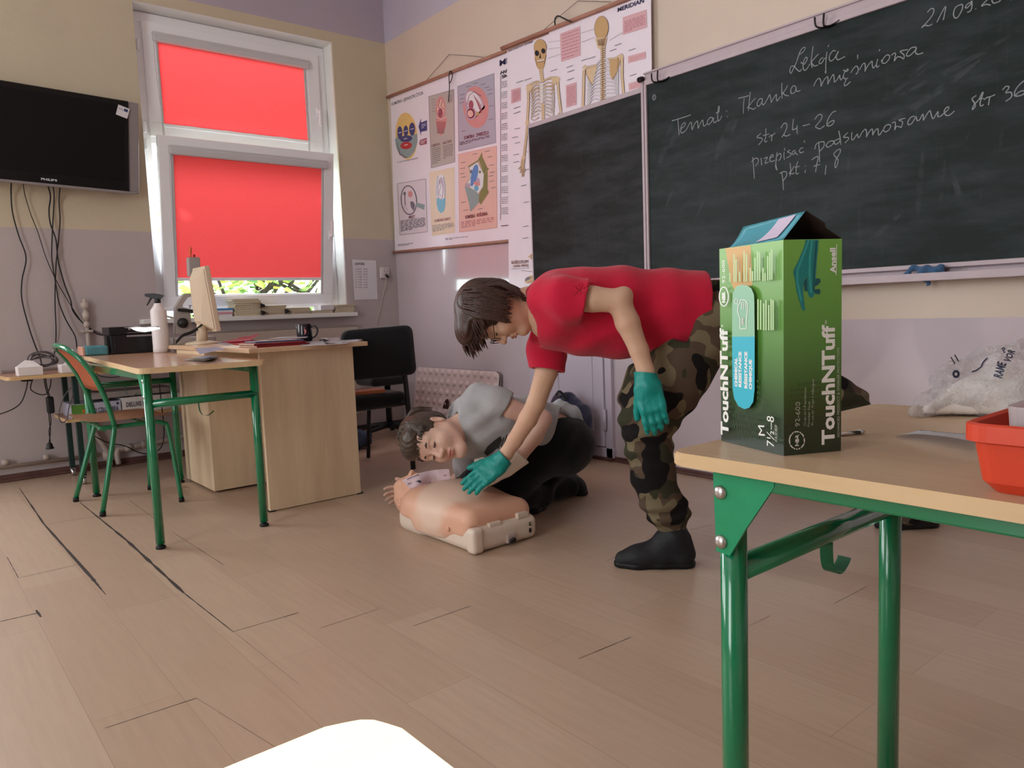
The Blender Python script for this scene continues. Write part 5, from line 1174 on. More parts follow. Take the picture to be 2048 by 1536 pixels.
for k in (0, 1): tube(bm, [at(p[0], p[1]+k*3, 'y', YM+.02*k) for p in ((419-k*2, 617), (417, 632), (405, 648), (385, 662), (365, 670), (352, 684))], .005, 6, 6)
obj('cable', bm, cabM, mo)
# microscope
mi = thing('microscope', 'grey microscope with a camera box on top, beside the monitor', 'microscope', at(385, 672, 'y', 5.2)); mi.location.z = D; LOC[mi.name] = mi.location.copy()
YC = 5.2; mg = mat('microscope_grey', (168, 158, 154), .45, .4); mk = mat('microscope_black', (30, 28, 30), .4, .4)
def my(l): return [at(p[0], p[1], 'y', YC) for p in l]
def plate(name, l, half, m, par=mi, bev=.004):
    bm = BM(); prism(bm, [p-Vector((0, half, 0)) for p in my(l)], (0, 2*half, 0)); bmesh.ops.bevel(bm, geom=bm.edges[:], offset=bev, segments=2, affect='EDGES'); return obj(name, bm, m, par)
bb_ = Vector((at(350, 680, 'y', YC).x, 0, 0)).x; be_ = at(412, 680, 'y', YC).x
bm = BM(); box(bm, bb_-.01, be_+.04, YC-.09, YC+.09, D, D+.045, bev=.006); obj('base', bm, mg, mi)
plate('arm', [(349, 668), (349, 614), (366, 588), (386, 586), (386, 592), (372, 594), (358, 614), (378, 618), (380, 660), (382, 668)], .03, mg)
bm = BM(); k_ = at(364.5, 646, 'y', YC-.03); lathe(bm, [(.031, 0), (.033, .004), (.033, .022), (.028, .026), (.018, .026), (.018, .03), (.003, .03)], xf(k_, rx=math.pi/2), 22); obj('focus_knob', bm, mk, mi)
plate('stage', [(352, 617), (411, 622), (410, 628), (352, 623)], .055, mk); plate('condenser', [(388, 628), (404, 628), (402, 634), (387, 634)], .025, mk, bev=.003)
bm = BM(); o_ = my([(390, 553), (391, 575), (392, 596), (393, 617)]); tube(bm, [o_[0], o_[1]], .017, 14); tube(bm, [at(389, 568, 'y', YC), at(389.5, 585, 'y', YC)], .024, 14); tube(bm, [o_[2], at(392.5, 604, 'y', YC)], .018, 12); tube(bm, [at(392, 600, 'y', YC), o_[3]], [.012, .008], 12); tube(bm, [at(392, 596, 'y', YC), at(401, 611, 'y', YC)], [.011, .008], 10); obj('optical_tube', bm, mg, mi)
plate('camera_box', [(375, 515), (397, 515), (399, 553), (377, 553)], .032, mg)
bm = BM(); tube(bm, my([(381.5, 514), (380.5, 505), (381, 498), (380, 492)]), [.004, .0085, .009, .002], 10, 3); obj('orange_clip', bm, mat('orange_plastic', (226, 92, 40), .35, .5), mi)
bm = BM(); tube(bm, my([(388.5, 514), (388.5, 509)]), .007, 10); obj('red_button', bm, mat('red_plastic', (150, 26, 30), .4), mi)
bm = BM()
for x in (363, 380): tube(bm, my([(x, 617), (x, 611)]), .004, 8); tube(bm, my([(x-3, 611), (x+3, 611)]), .003, 8)
obj('stage_clip', bm, chrome, mi)
# ---- left desk: bottle, papers, printer
E_ = .8112
bt = thing('spray_bottle', 'white spray bottle with a black trigger on the left desk', 'bottle', at(331, 706, 'z', E_)); bc = at(331, 704.5, 'z', E_)+Vector((-.022, 0, 0))
sc = .93
bm = BM(); lathe(bm, [(.050*sc, 0), (.054*sc, .006), (.054*sc, .03), (.053*sc, .034), (.053*sc, .262), (.05*sc, .272), (.03, .295), (.022, .31), (.02, .315)], Matrix.Translation(bc), 32); obj('body', bm, whiteP, bt)
bm = BM(); lathe(bm, [(.019, .308), (.019, .345), (.012, .346)], Matrix.Translation(bc), 16); q = -hd
def bp(u, z): return bc+q*u+Vector((0, 0, z))
prism(bm, [bp(-.045, .362)+fd*.012, bp(-.02, .372)+fd*.012, bp(.02, .378)+fd*.012, bp(.075, .378)+fd*.012, bp(.078, .362)+fd*.012, bp(.02, .342)+fd*.012, bp(-.022, .340)+fd*.012], -fd*.024)
tube(bm, [bp(.035, .355), bp(.05, .335), bp(.062, .315), bp(.072, .305)], [.008, .004], 8, 4); obj('trigger_head', bm, blkp, bt)
GL = 'papers on the left school desk'
for i, (p, z, lb) in enumerate(((((365, 721), (402, 715), (440, 716), (408, 724)), E_+.001, 'lowest of the small papers on the left desk'), (((372, 719), (410, 713), (443, 714.5), (412, 722)), E_+.008, 'middle of the small papers on the left desk'), (((380, 716), (418, 711.5), (438, 713), (405, 718.5)), E_+.015, 'topmost white paper on the left desk'))):
    leaf('paper_slip', lb, 'paper', p, (paper, paperC, paper)[i], z, .004, GL, 30+i)
bm = BM(); tube(bm, [at(349, 702, 'z', E_+.004), at(354, 701.6, 'z', E_+.004)], .004, 8); tag(obj('chalk_stub', bm, paper), 'small white chalk stub beside the spray bottle', 'chalk')
px0 = 1.085
pr = thing('printer', 'black office printer at the far end of the left desk', 'printer', (1.25, 5.36, E_))
bm = BM(); box(bm, px0, 1.366, 5.335, 5.53, E_, .935, bev=.006); obj('body', bm, mat('printer_black', (22, 22, 28), .3, .4), pr)
bm = BM(); box(bm, px0+.095, 1.36, 5.329, 5.34, .918, .93, bev=.001); obj('silver_trim', bm, silver, pr)
bm = BM(); box(bm, px0-.02, px0+.002, 5.36, 5.40, .83, .93, bev=.003); box(bm, px0+.02, px0+.03, 5.331, 5.34, .84, .915, bev=.002); obj('side_vent', bm, blkp, pr)
dv = thing('disc_drive', 'flat black disc player lying on the black printer', 'disc player', (1.25, 5.42, .935))
bm = BM(); box(bm, px0-.005, 1.366, 5.33, 5.53, .9352, .985, bev=.003); obj('body', bm, mat('printer_black', (22, 22, 28), .3, .4), dv)
bm = BM(); lathe(bm, [(.0075, 0), (.0075, .001), (.001, .001)], xf((px0+.115, 5.3295, .969), rx=math.pi/2), 16); add_text(bm, 'LG', (px0+.127, 5.329, .964), (px0+.15, 5.329, .964), .010, (0, -1, 0), bold=.02); obj('logo', bm, silver, dv)
bm = BM(); box(bm, px0+.10, 1.36, 5.3285, 5.331, .944, .947); obj('slot_line', bm, silver, dv)
leaf('paper_sheet', 'white sheets lying on top of the black disc player', 'paper', ((246, 657), (318, 655), (322, 666), (285, 669)), paper, .99, .006, GL, 40)
bm = BM(); S_ = SDF(.01); S_.rbox((1.005, 5.425, E_+.031), (.066, .09, .03), .012); S_.mesh(bm, .006); tb = tag(obj('pencil_case', bm, mat('teal_case', (86, 138, 148), .7, .2, vary=.15, vscale=30)), 'teal blue box beside the black printer', 'box')
bm = BM(); box(bm, .925, .9385, 5.345, 5.51, E_+.004, E_+.058, bev=.002); tag(obj('booklet', bm, mat('peach_card', (206, 150, 132), .6)), 'peach coloured booklet edge standing against the teal box', 'booklet')
# ---- boxes on the shelf of the side table
SH = .4255
b1 = thing('cardboard_box', 'flat white and green box lettered in blue on the side table shelf', 'box', (.98, 5.5, SH), 'boxes on the side table shelf')
bm = BM(); box(bm, .835, 1.115, 5.345, 5.66, SH, SH+.088, bev=.002); obj('body', bm, mat('box_white_blue', (178, 176, 194), .5, .3), b1)
bm = BM(); box(bm, .834, .94, 5.3435, 5.346, SH+.002, SH+.086); obj('green_panel', bm, mat('box_green', (84, 134, 50), .5), b1)
bm = BM(); lathe(bm, [(.014, 0), (.014, .001), (.009, .001)], xf((.905, 5.3435, SH+.042), rx=math.pi/2), 6); obj('orange_star', bm, mat('orange_print', (196, 96, 40), .5), b1)
bm = BM(); add_text(bm, 'O CZŁOWIEKA', (.958, 5.344, SH+.026), (1.098, 5.344, SH+.026), .03, (0, -1, 0), bold=.02, off=.001); lathe(bm, [(.008, 0), (.008, .001), (.002, .001)], xf((1.095, 5.344, SH+.072), rx=math.pi/2), 14); obj('lettering', bm, mat('print_navy', (52, 58, 90), .5), b1)
b2 = thing('cardboard_box', 'long white microscope carton lettered DELUXE on the side table shelf', 'box', (1.3, 5.5, SH), 'boxes on the side table shelf')
bm = BM(); box(bm, 1.122, 1.50, 5.345, 5.66, SH, SH+.102, bev=.002); obj('body', bm, mat('box_white', (214, 206, 206), .5, .3), b2)
bm = BM(); add_text(bm, 'DELUXE MICROSCOPE LAB EG', (1.145, 5.344, SH+.042), (1.49, 5.344, SH+.042), .03, (0, -1, 0), bold=.02, off=.001); obj('lettering', bm, inkd, b2)
bm = BM(); prism(bm, [(.92, 5.36, .533), (1.44, 5.36, .540), (1.44, 5.36, .572), (.98, 5.36, .572)], (0, .25, 0)); tag(obj('laptop_sleeve', bm, mat('grey_felt', (150, 138, 136), .8, .2, vary=.1)), 'grey sleeve lying across the boxes on the side table shelf', 'sleeve')
# ---- white dimpled board leaning against the wall
fb = thing('dimple_board', 'white dimpled plastic board leaning on the wall behind the boys', 'board', (3.5, 5.0, 0))
ya, yb = 5.60, 4.44
def fpt(u, v, d): return Vector((3.44+.085*v-d*.99, ya+(yb-ya)*u, .012+.525*v-d*.1))
bm = BM(); nu, nv = 190, 88; g = []
for j in range(nv+1):
    v = j/nv; row = []
    for i in range(nu+1):
        u = i/nu; d = 0
        cu_ = (u-.045)/.077; cv = (v-.94)/.155; iu, iv = round(cu_), round(cv)
        if 0 <= iu <= 12 and -4 <= iv <= 0:
            r = math.hypot((cu_-iu)*.077*1.16, (cv-iv)*.155*.525)/.027
            d = .015*max(0, 1-r*r)
        if abs(u-.735) < .003 and v > .8: d = -.004
        if v < .20: d = 0 if v > .195 else -.003
        e = min(1, min(u, 1-u)*60, (1-v)*40); cr = .05
        row.append(bm.verts.new(fpt(u, v, d+.003*e)))
    g.append(row)
for j in range(nv):
    for i in range(nu):
        u, v = (i+.5)/nu, (j+.5)/nv; a_, b_ = max(0, .045-min(u, 1-u)), max(0, .09-(1-v))
        if a_/.045 > 0 and b_/.09 > 0 and (a_/.045)**2+(b_/.09)**2 > 1: continue
        bm.faces.new((g[j][i], g[j][i+1], g[j+1][i+1], g[j+1][i])).smooth = True
for v in [v for v in bm.verts if not v.link_faces]: bm.verts.remove(v)
obj('dimpled_face', bm, mat('pearl_plastic', (222, 200, 200), .3, .5), fb)
bm = BM(); q = rounded([(0, 0, 0), (1, 0, 0), (1, 0, 1), (0, 0, 1)], .06, 5); prism(bm, [fpt(min(1, max(0, p[0])), p[2], -.012) for p in q], (.014, 0, 0)); obj('backing', bm, mat('pearl_edge', (150, 132, 136), .5), fb)
bm = BM(); cc = (891, 815); pts = []
for i in range(20):
    a_ = i/20*6.283; px, py = cc[0]+5.5*math.cos(a_)+(3 if math.sin(a_) < 0 else -1)*abs(math.sin(a_)), cc[1]+17*math.sin(a_); p = onplane(px, py, fpt(.5, .5, .02), fpt(0, 0, 1)-fpt(0, 0, 0)); pts.append(p)
prism(bm, pts, (.004, 0, 0)); obj('handle_hole', bm, mat('dark_brown', (62, 36, 38), .5), fb)
# ---- navy bag by the cupboard
S_ = SDF(.05); cbag = at(1140, 838, 'x', 3.28)
S_.rbox((3.34, 3.50, .20), (.10, .15, .20), .09).ell((3.34, 3.54, .36), (.085, .11, .10))
S_.fn.append(lambda X, D: D+.006*np.sin(X[..., 1]*60+X[..., 2]*25)*np.sin(X[..., 2]*38))
bm = BM(); S_.mesh(bm, .012); bg_ = thing('school_bag', 'navy blue school bag standing by the wall cupboard', 'bag', (3.34, 3.5, 0)); obj('body', bm, mat('navy_nylon', (22, 32, 62), .35, .5, bump=.15, bscale=160), bg_)
bm = BM(); tube(bm, [(3.28, 3.46, .42), (3.26, 3.50, .47), (3.28, 3.56, .44)], .009, 8, 5); obj('grab_loop', bm, blk, bg_)
# jeans-blue jacket lying under the swivel chair
S_ = SDF(.05); S_.ell((2.62, 5.1, .07), (.16, .10, .075)).ell((2.55, 5.22, .12), (.10, .09, .13)); S_.fn.append(lambda X, D: D+.012*np.sin(X[..., 0]*45)*np.sin(X[..., 2]*52+X[..., 1]*30))
bm = BM(); S_.mesh(bm, .014); tag(obj('denim_bundle', bm, mat('denim', (62, 74, 96), .9, .2, vary=.2, vscale=30)), 'dark denim bundle on the floor behind the teacher desk', 'clothes')
bm = BM(); prism(bm, [(2.16, 4.22, .507), (2.40, 4.20, .507), (2.42, 4.34, .507), (2.20, 4.36, .507)], (0, 0, .02)); tag(obj('book', bm, mat('orange_book', (206, 116, 70), .5)), 'orange covered book lying on the black chair seat', 'book')
# ---- rag on the chalk tray
S_ = SDF(.012); r_ = lambda x, y, X=3.475: at(x, y, 'x', X)
for a_, b_, ra, rb_ in (((1798, 553), (1822, 552), .009, .010), ((1810, 550), (1826, 536), .007, .010), ((1826, 536), (1850, 540), .010, .018), ((1850, 542), (1885, 536), .020, .012), ((1845, 548), (1880, 552), .018, .012), ((1846, 552), (1857, 569), .015, .004), ((1862, 552), (1856, 568), .014, .004), ((1880, 533), (1888, 550), .008, .010)): S_.cone(r_(*a_), ra, r_(*b_), rb_)
S_.fn.append(lambda X, D: D+.0030*np.sin(X[..., 1]*105+X[..., 2]*150+1.5*np.sin(X[..., 2]*60))+.0012*np.sin(X[..., 2]*260-X[..., 1]*130))
bm = BM(); S_.mesh(bm, .004); tag(obj('rag', bm, mat('blue_cloth', (70, 100, 136), .95, .1, sheen=.3, bump=.3, bscale=250)), 'crumpled blue cloth on the chalk tray', 'cloth')
# ---- red tub, bag, leaflet on the right desk
F = .7803
tubM = mat('orange_red_plastic', (206, 62, 34), .38, .5)
tb = thing('plastic_tub', 'orange-red plastic tub at the right edge of the pale desk', 'tub', (1.02, .19, F))
def rr(x0, x1, y0, y1, z, r, n=6): return [Vector(p) for p in rounded([(x0, y0, z), (x1, y0, z), (x1, y1, z), (x0, y1, z)], r, n)]
bm = BM(); secs = [rr(.922, 1.128, .062, .300, F, .022), rr(.912, 1.138, .052, .310, F+.012, .024), rr(.905, 1.145, .045, .317, F+.058, .026), rr(.905, 1.145, .045, .317, F+.0605, .026), rr(.908, 1.142, .048, .314, F+.0605, .024), rr(.915, 1.135, .055, .307, F+.014, .022)]
R_ = [[bm.verts.new(p) for p in s] for s in secs]; k = len(R_[0])
for a_, b_ in zip(R_, R_[1:]):
    for i in range(k): bm.faces.new((a_[i], a_[(i+1) % k], b_[(i+1) % k], b_[i]))
bm.faces.new(R_[0][::-1]); bm.faces.new(R_[-1]); obj('body', bm, tubM, tb)
bm = BM(); secs = [rr(.903, 1.147, .043, .319, F+.056, .026), rr(.898, 1.152, .038, .324, F+.058, .028), rr(.898, 1.152, .038, .324, F+.076, .028), rr(.902, 1.148, .042, .320, F+.078, .026), rr(.907, 1.143, .047, .315, F+.076, .024), rr(.907, 1.143, .047, .315, F+.056, .024)]
R_ = [[bm.verts.new(p) for p in s] for s in secs]
for a_, b_ in zip(R_, R_[1:]+R_[:1]):
    for i in range(k): bm.faces.new((a_[i], a_[(i+1) % k], b_[(i+1) % k], b_[i]))
obj('rim', bm, tubM, tb)
clearM = mat('frosted_plastic', (226, 216, 218), .3, .5, trans=.35, alpha=.85)
bm = BM(); secs = [rr(.93, 1.08, .07, .285, F+.016, .02), rr(.925, 1.085, .065, .290, F+.095, .02)]
R_ = [[bm.verts.new(p) for p in s] for s in secs]
for i in range(len(R_[0])): bm.faces.new((R_[0][i], R_[0][(i+1) % len(R_[0])], R_[1][(i+1) % len(R_[0])], R_[1][i]))
bm.faces.new(R_[0][::-1]); bmesh.ops.solidify(bm, geom=bm.faces[:], thickness=.0015); tag(obj('plastic_tray', bm, clearM), 'frosted plastic tray standing inside the red tub', 'tray')
bm = BM(); S_ = SDF(.01); S_.rbox((1.02, .20, F+.10), (.045, .055, .075), .016); S_.mesh(bm, .006); tag(obj('soap_bar_box', bm, mat('pinkish_white', (226, 200, 196), .5, .4)), 'pinkish white carton standing in the red tub', 'carton')
bagM = bpy.data.materials.new('crumpled_polythene'); bagM.use_nodes = True; T = node(bagM)
T.p.inputs['Base Color'].default_value = lin((246, 240, 244)); T.p.inputs['Roughness'].default_value = .16
hb = T.math('ADD', T.noise(T.coord(), 46, 6, .7), T.math('MULTIPLY', T.noise(T.coord(), 15, 3), 1.4)); T.bump(hb, 1, .016)
T.link(T.ramp(T.noise(T.coord(), 30, 5, .65), [(.38, (.12, .12, .12, 1)), (.60, (.62, .62, .62, 1))]), T.p.inputs['Alpha'])
bagS = SDF(.03)
bp_ = lambda x, y, d: dp(x, y, d)
for a_, ra, b_, rb_ in (((1836, 822, 1.36), .018, (1900, 812, 1.38), .036), ((1900, 812, 1.38), .036, (1990, 800, 1.36), .052), ((1990, 800, 1.36), .055, (2120, 800, 1.36), .06), ((1905, 785, 1.38), .026, (1915, 755, 1.38), .018), ((1930, 780, 1.38), .03, (1995, 735, 1.38), .026), ((1985, 745, 1.38), .03, (2006, 712, 1.38), .010), ((2000, 750, 1.37), .045, (2090, 735, 1.37), .045), ((2010, 730, 1.37), .022, (2090, 718, 1.37), .022), ((1890, 765, 1.38), .010, (1925, 740, 1.38), .012)): bagS.cone(bp_(*a_), ra, bp_(*b_), rb_)
def crumple(X, D):
    x, y, z = X[..., 0]*1., X[..., 1]*1., X[..., 2]*1.
    w = .5*np.sin(31*x+17*z)+.5*np.sin(27*y-21*z)
    f = np.abs(np.sin(38*x+21*y+1.6*w))+np.abs(np.sin(33*y-30*z+1.9*w))+np.abs(np.sin(41*z+19*x-1.4*w))
    f2 = np.abs(np.sin(92*x-61*z+3*w))+np.abs(np.sin(83*y+70*z-2*w))
    return D-.0085*(f-1.9)-.0032*(f2-1.27)
bagS.fn.append(crumple); bagS.cut((1.3, .4, F+.001), (0, 0, -1))
bm = BM(); bagS.mesh(bm, .0045, relax=1)
for f in bm.faces: f.smooth = True
bag = thing('plastic_bag', 'crumpled clear plastic bag of white things on the right desk', 'bag', (1.38, .42, F)); obj('film', bm, bagM, bag)
inner = SDF(.03)
for a_, ra, b_, rb_ in (((1868, 828, 1.37), .022, (1940, 812, 1.375), .040), ((1940, 812, 1.375), .040, (2000, 805, 1.365), .046), ((2000, 805, 1.365), .044, (2110, 800, 1.37), .05), ((1960, 790, 1.38), .03, (2010, 765, 1.38), .03)): inner.cone(bp_(*a_), ra, bp_(*b_), rb_)
inner.cut((1.3, .4, F+.004), (0, 0, -1))
bm = BM(); inner.mesh(bm, .008); obj('contents', bm, mat('white_tissue', (248, 240, 238), .8, .2), bag)
def onto(S_, p, lift=.0015):
    d = (p-CAM).normalized(); t_ = (p-CAM).length-.25
    for _ in range(60):
        X = np.array(CAM+d*t_)[None]; s = float(S_.ev(X)[0])
        if s < .0006: return CAM+d*(t_-lift)
        t_ += max(s*.6, .0004)
        if t_ > 2: break
    return p
bm = BM()
for s, a_, b_, h in (('RAME', (2003, 757), (2012, 727), .016), ('VOR', (2019, 726), (2030, 702), .012), ('P', (2008, 706), (2014, 702), .010), ('11', (1908, 728), (1918, 722), .014)):
    add_text(bm, s, dp(a_[0], a_[1], 1.33), dp(b_[0], b_[1], 1.33), h, -FWD, bold=.03)
for pts in (((1944, 744), (1952, 741), (1962, 734), (1966, 724), (1974, 716)),): tube(bm, [dp(px, py, 1.33) for px, py in pts], .0012, 5)
for i in range(14):
    a0, a1 = i/14*6.283, (i+1)/14*6.283
    quad(bm, [dp(1912+r*math.cos(a_), 748+r*1.1*math.sin(a_), 1.33) for r, a_ in ((7.5, a0), (7.5, a1), (3, a1), (3, a0))])
for v in bm.verts: v.co = onto(bagS, v.co.copy())
obj('dark_print', bm, mat('bag_print_navy', (30, 36, 66), .4), bag)
leaf('leaflet', 'curled white folded leaflet lying in front of the plastic bag', 'leaflet', ((1842, 862), (1962, 872), (1958, 908), (1790, 873)), mat('white_leaflet', (244, 242, 250), .5, .3), F+.001, .003, None, 50, lambda u, v: .010*math.sin(u*3.1)*v+.012*u*u*v)
bm = BM(); add_text(bm, 'INSTRUKCJA', at(1862, 864.5, 'z', F+.008), at(1935, 871, 'z', F+.012), .006, (0, 0, 1)); 
tag(obj('leaflet_print', bm, mat('print_grey', (120, 116, 124), .5)), 'line of dark print along the top of the white leaflet', 'print')
tw = thing('tweezers', 'small steel tweezers lying beside the glove box', 'tweezers', at(1705, 867, 'z', F))
bm = BM(); A_, B_ = at(1676, 869, 'z', F+.003), at(1718, 865, 'z', F+.003); tube(bm, [A_, B_], .0032, 8); obj('handle', bm, chrome, tw)
bm = BM(); tube(bm, [B_, at(1729, 863, 'z', F+.003)], [.005, .002], 8); tube(bm, [at(1722, 862, 'z', F+.004), at(1724, 867, 'z', F+.002)], .002, 6); obj('tip', bm, chrome, tw)
# ================================================================ GLOVE BOX
L0, C0, R0 = Vector((1.004, .706, F)), Vector((.958, .570, F)), Vector((1.040, .529, F))
ul = (L0-C0).normalized(); ur = (R0-C0).normalized(); F0 = R0+(L0-C0)
nl = Vector((-ul.y, ul.x, 0)); nl = nl if nl.dot(CAM-C0) > 0 else -nl
nr = Vector((-ur.y, ur.x, 0)); nr = nr if nr.dot(CAM-C0) > 0 else -nr
wl = (L0-C0).length
HB = ((at(1568, 483, 'x', C0.x).z-F)+(onplane(1438, 495, L0, nl).z-F))/2
gb = thing('glove_box', 'tall green carton of nitrile gloves standing open on the right desk', 'box', (C0+F0)/2, None)
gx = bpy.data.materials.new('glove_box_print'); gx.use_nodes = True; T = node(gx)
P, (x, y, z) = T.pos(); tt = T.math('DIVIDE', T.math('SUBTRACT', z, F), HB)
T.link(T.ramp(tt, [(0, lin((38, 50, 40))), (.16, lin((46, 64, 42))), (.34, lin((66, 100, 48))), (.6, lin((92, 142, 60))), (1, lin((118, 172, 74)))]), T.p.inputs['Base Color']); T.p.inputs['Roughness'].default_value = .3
ins = mat('grey_card', (92, 80, 72), .9, .1)
up_ = Vector((0, 0, HB)); bm = BM()
for a_, b_ in ((L0, C0), (C0, R0), (R0, F0), (F0, L0)): quad(bm, [a_, b_, b_+up_, a_+up_])
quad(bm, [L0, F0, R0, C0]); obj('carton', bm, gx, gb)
bm = BM(); i_ = (ur-ul*0)*.0012
cen = (C0+F0)/2
for a_, b_ in ((L0, C0), (C0, R0), (R0, F0), (F0, L0)):
    s = lambda p: p+(cen-p)*.012
    quad(bm, [s(a_)+Vector((0, 0, .002)), s(b_)+Vector((0, 0, .002)), s(b_)+up_, s(a_)+up_])
obj('inner_card', bm, ins, gb)
teal = mat('teal_card', (112, 200, 218), .3, .5); lilc = mat('lilac_label', (206, 190, 214), .4)
P1 = onplane(1611, 422, (C0+R0)/2, ul); P2 = P1+ul*wl*.93+Vector((0, 0, -.006)); Lt, Ct, Rt, Ft = L0+up_, C0+up_, R0+up_, F0+up_
def flapgrid(bm, a, b, c, d, sag, n=8):
    g = [[bm.verts.new(a.lerp(b, i/n).lerp(d.lerp(c, i/n), j/n)+Vector((0, 0, -sag*math.sin(math.pi*j/n)*(i/n)))) for i in range(n+1)] for j in range(n+1)]
    for j in range(n):
        for i in range(n): bm.faces.new((g[j][i], g[j][i+1], g[j+1][i+1], g[j+1][i])).smooth = True
bm = BM(); flapgrid(bm, Ct, Lt, P2, P1, .012); bmesh.ops.solidify(bm, geom=bm.faces[:], thickness=.001); fl = obj('top_flap', bm, teal, gb)
bm = BM(); lp = lambda u, v: Ct.lerp(Lt, u).lerp(P1.lerp(P2, u), v)+Vector((0, 0, -.012*math.sin(math.pi*v)*u+.0012))+nl*.0012
for q in (((.12, .12), (.42, .06), (.36, .92), (.10, .92)),): 
    n = 6; g = [[bm.verts.new(lp(*(Vector(q[0]).lerp(Vector(q[1]), i/n).lerp(Vector(q[3]).lerp(Vector(q[2]), i/n), j/n)))) for i in range(n+1)] for j in range(n+1)]
    for j in range(n):
        for i in range(n): bm.faces.new((g[j][i], g[j][i+1], g[j+1][i+1], g[j+1][i]))
obj('label_print', bm, lilc, fl)
bm = BM(); pts_ = [Rt, Ft, P2+ur*.012+Vector((0, 0, .004)), P1+ur*.004+Vector((0, 0, .001))]; nt_ = Rt.lerp(P1, .5)
f = bm.faces.new([bm.verts.new(p) for p in (Rt, Ft, P2+ur*.01+Vector((0, 0, .003)), P1+ur*.002, P1.lerp(Rt, .52)+Vector((0, 0, .004)), P1.lerp(Rt, .56)-Vector((0, 0, .002)))]); bmesh.ops.solidify(bm, geom=[f], thickness=.001); obj('top_flap', bm, mat('inside_card', (74, 58, 50), .85, .1), gb)
gi = dict(white=(232, 230, 226), pale=(176, 206, 150), cyan=(58, 178, 200), mint=(142, 190, 158), orange=(206, 160, 92), teal=(26, 122, 122), tealdark=(16, 82, 88), teallight=(48, 152, 148), dark=(52, 72, 44), sky=(120, 190, 200), grey=(184, 190, 176), sheen=(150, 200, 220))
GN = list(gi); GM = [mat('box_ink_'+k, v, .35, .4) for k, v in gi.items()]
class Face:
    def __init__(s, p0, n): s.p0 = p0; s.n = n; s.bm = BM(); s.k = 1
    def pt(s, x, y): return onplane(x, y, s.p0, s.n)+s.n*.00012*s.k
    def poly(s, l, ink): s.k += .5; f = s.bm.faces.new([s.bm.verts.new(s.pt(*p)) for p in l]); f.material_index = GN.index(ink)
    def line(s, l, w, ink):
        s.k += .12; P = [Vector(p) for p in l]; n = len(P); Lq, Rq = [], []
        for i in range(n):
            d = (P[min(i+1, n-1)]-P[max(i-1, 0)]).normalized(); q = Vector((-d.y, d.x))*w/2
            Lq.append(s.bm.verts.new(s.pt(*(P[i]+q)))); Rq.append(s.bm.verts.new(s.pt(*(P[i]-q))))
        for i in range(n-1): f = s.bm.faces.new((Lq[i], Lq[i+1], Rq[i+1], Rq[i])); f.material_index = GN.index(ink)
    def ell(s, c, rx, ry, ink, n=26): s.poly([(c[0]+rx*math.cos(i/n*6.283), c[1]+ry*math.sin(i/n*6.283)) for i in range(n)], ink)
    def ringp(s, c, rx, ry, w, ink): s.line([(c[0]+rx*math.cos(i/24*6.2832), c[1]+ry*math.sin(i/24*6.2832)) for i in range(25)], w, ink)
    def text(s, t, a, b, w, ink, bold=.0):
        """text running up the face from a to b; w = letter height in pixels towards the left"""
        A, B = s.pt(*a), s.pt(*b); h = (s.pt(a[0]-w, a[1])-A).length
        s.k += .12; add_text(s.bm, t, s.pt(*a), s.pt(*b), h, s.n, GN.index(ink), .0001, bold=bold)
def G(x, y): return (1400+x*.33865, 400+y*.33854)
fc = Face(C0, nl)
fc.poly([G(150, 285), G(300, 268), G(310, 500), G(215, 560), G(185, 490)], 'orange')
for i in range(11):
    for j in range(26-i):
        u, v = j/26, i/26
        x0 = 150+j*14; y0 = 1350-i*34+(x0-130)*.22
        if 205 < x0 < 355 and y0 < 1240 or y0 < 950 or x0 > 490: continue
        if x0 < 200 and y0 < 1380: continue
        fc.poly([G(x0, y0), G(x0+6, y0+2), G(x0+5, y0+14), G(x0-1, y0+12)], 'dark')
pill = [(214, 600), (217, 550), (235, 512), (265, 500), (300, 503), (328, 522), (343, 560), (345, 610)]; fc.poly([G(*p) for p in pill+[(347, 806), (213, 806)]], 'mint')
fc.poly([G(*p) for p in ((213, 806), (347, 806), (346, 1120), (338, 1190), (315, 1225), (285, 1233), (250, 1215), (225, 1170), (215, 1110))], 'cyan')
fc.text('TouchNTuff', G(190, 1392), G(184, 757), 15, 'white', .035); fc.text('®', G(160, 750), G(160, 735), 4, 'white')
for t_, x0, y0, y1 in (('CHEMICAL', 244, 1102, 930), ('RESISTANCE', 268, 1104, 895), ('RÉSISTANCE', 303, 1112, 895), ('CHIMIQUE', 330, 1118, 942)): fc.text(t_, G(x0, y0), G(x0, y1), 5.5, 'white', .05)
fc.text('92-600', G(172, 490), G(170, 355), 6, 'white'); fc.ringp(G(164, 570), 9, 19, 2, 'white'); fc.text('NBR', G(173, 605), G(172, 540), 6.5, 'white', .05)
fc.text('M', G(408, 1390), G(404, 1330), 13, 'white'); fc.text('7½–8', G(462, 1458), G(462, 1278), 15, 'white'); fc.text('РАЗМЕР', G(482, 1425), G(482, 1328), 5, 'grey')
for x0, y0, y1 in ((200, 484, 430), (225, 484, 320), (238, 484, 350), (258, 483, 425), (285, 482, 300), (300, 482, 320), (322, 480, 400), (335, 478, 420), (350, 476, 340), (365, 475, 300), (377, 474, 310), (398, 478, 400), (410, 477, 430), (425, 474, 330), (438, 472, 310), (450, 470, 290)): fc.line([G(x0, y0), G(x0, y1)], 2.6, 'pale')
for x0, y0, y1 in ((368, 765, 585), (384, 765, 590), (402, 767, 610), (416, 767, 590), (432, 768, 620), (446, 768, 585), (458, 768, 590)): fc.line([G(x0, y0), G(x0, y1)], 2.8, 'pale')
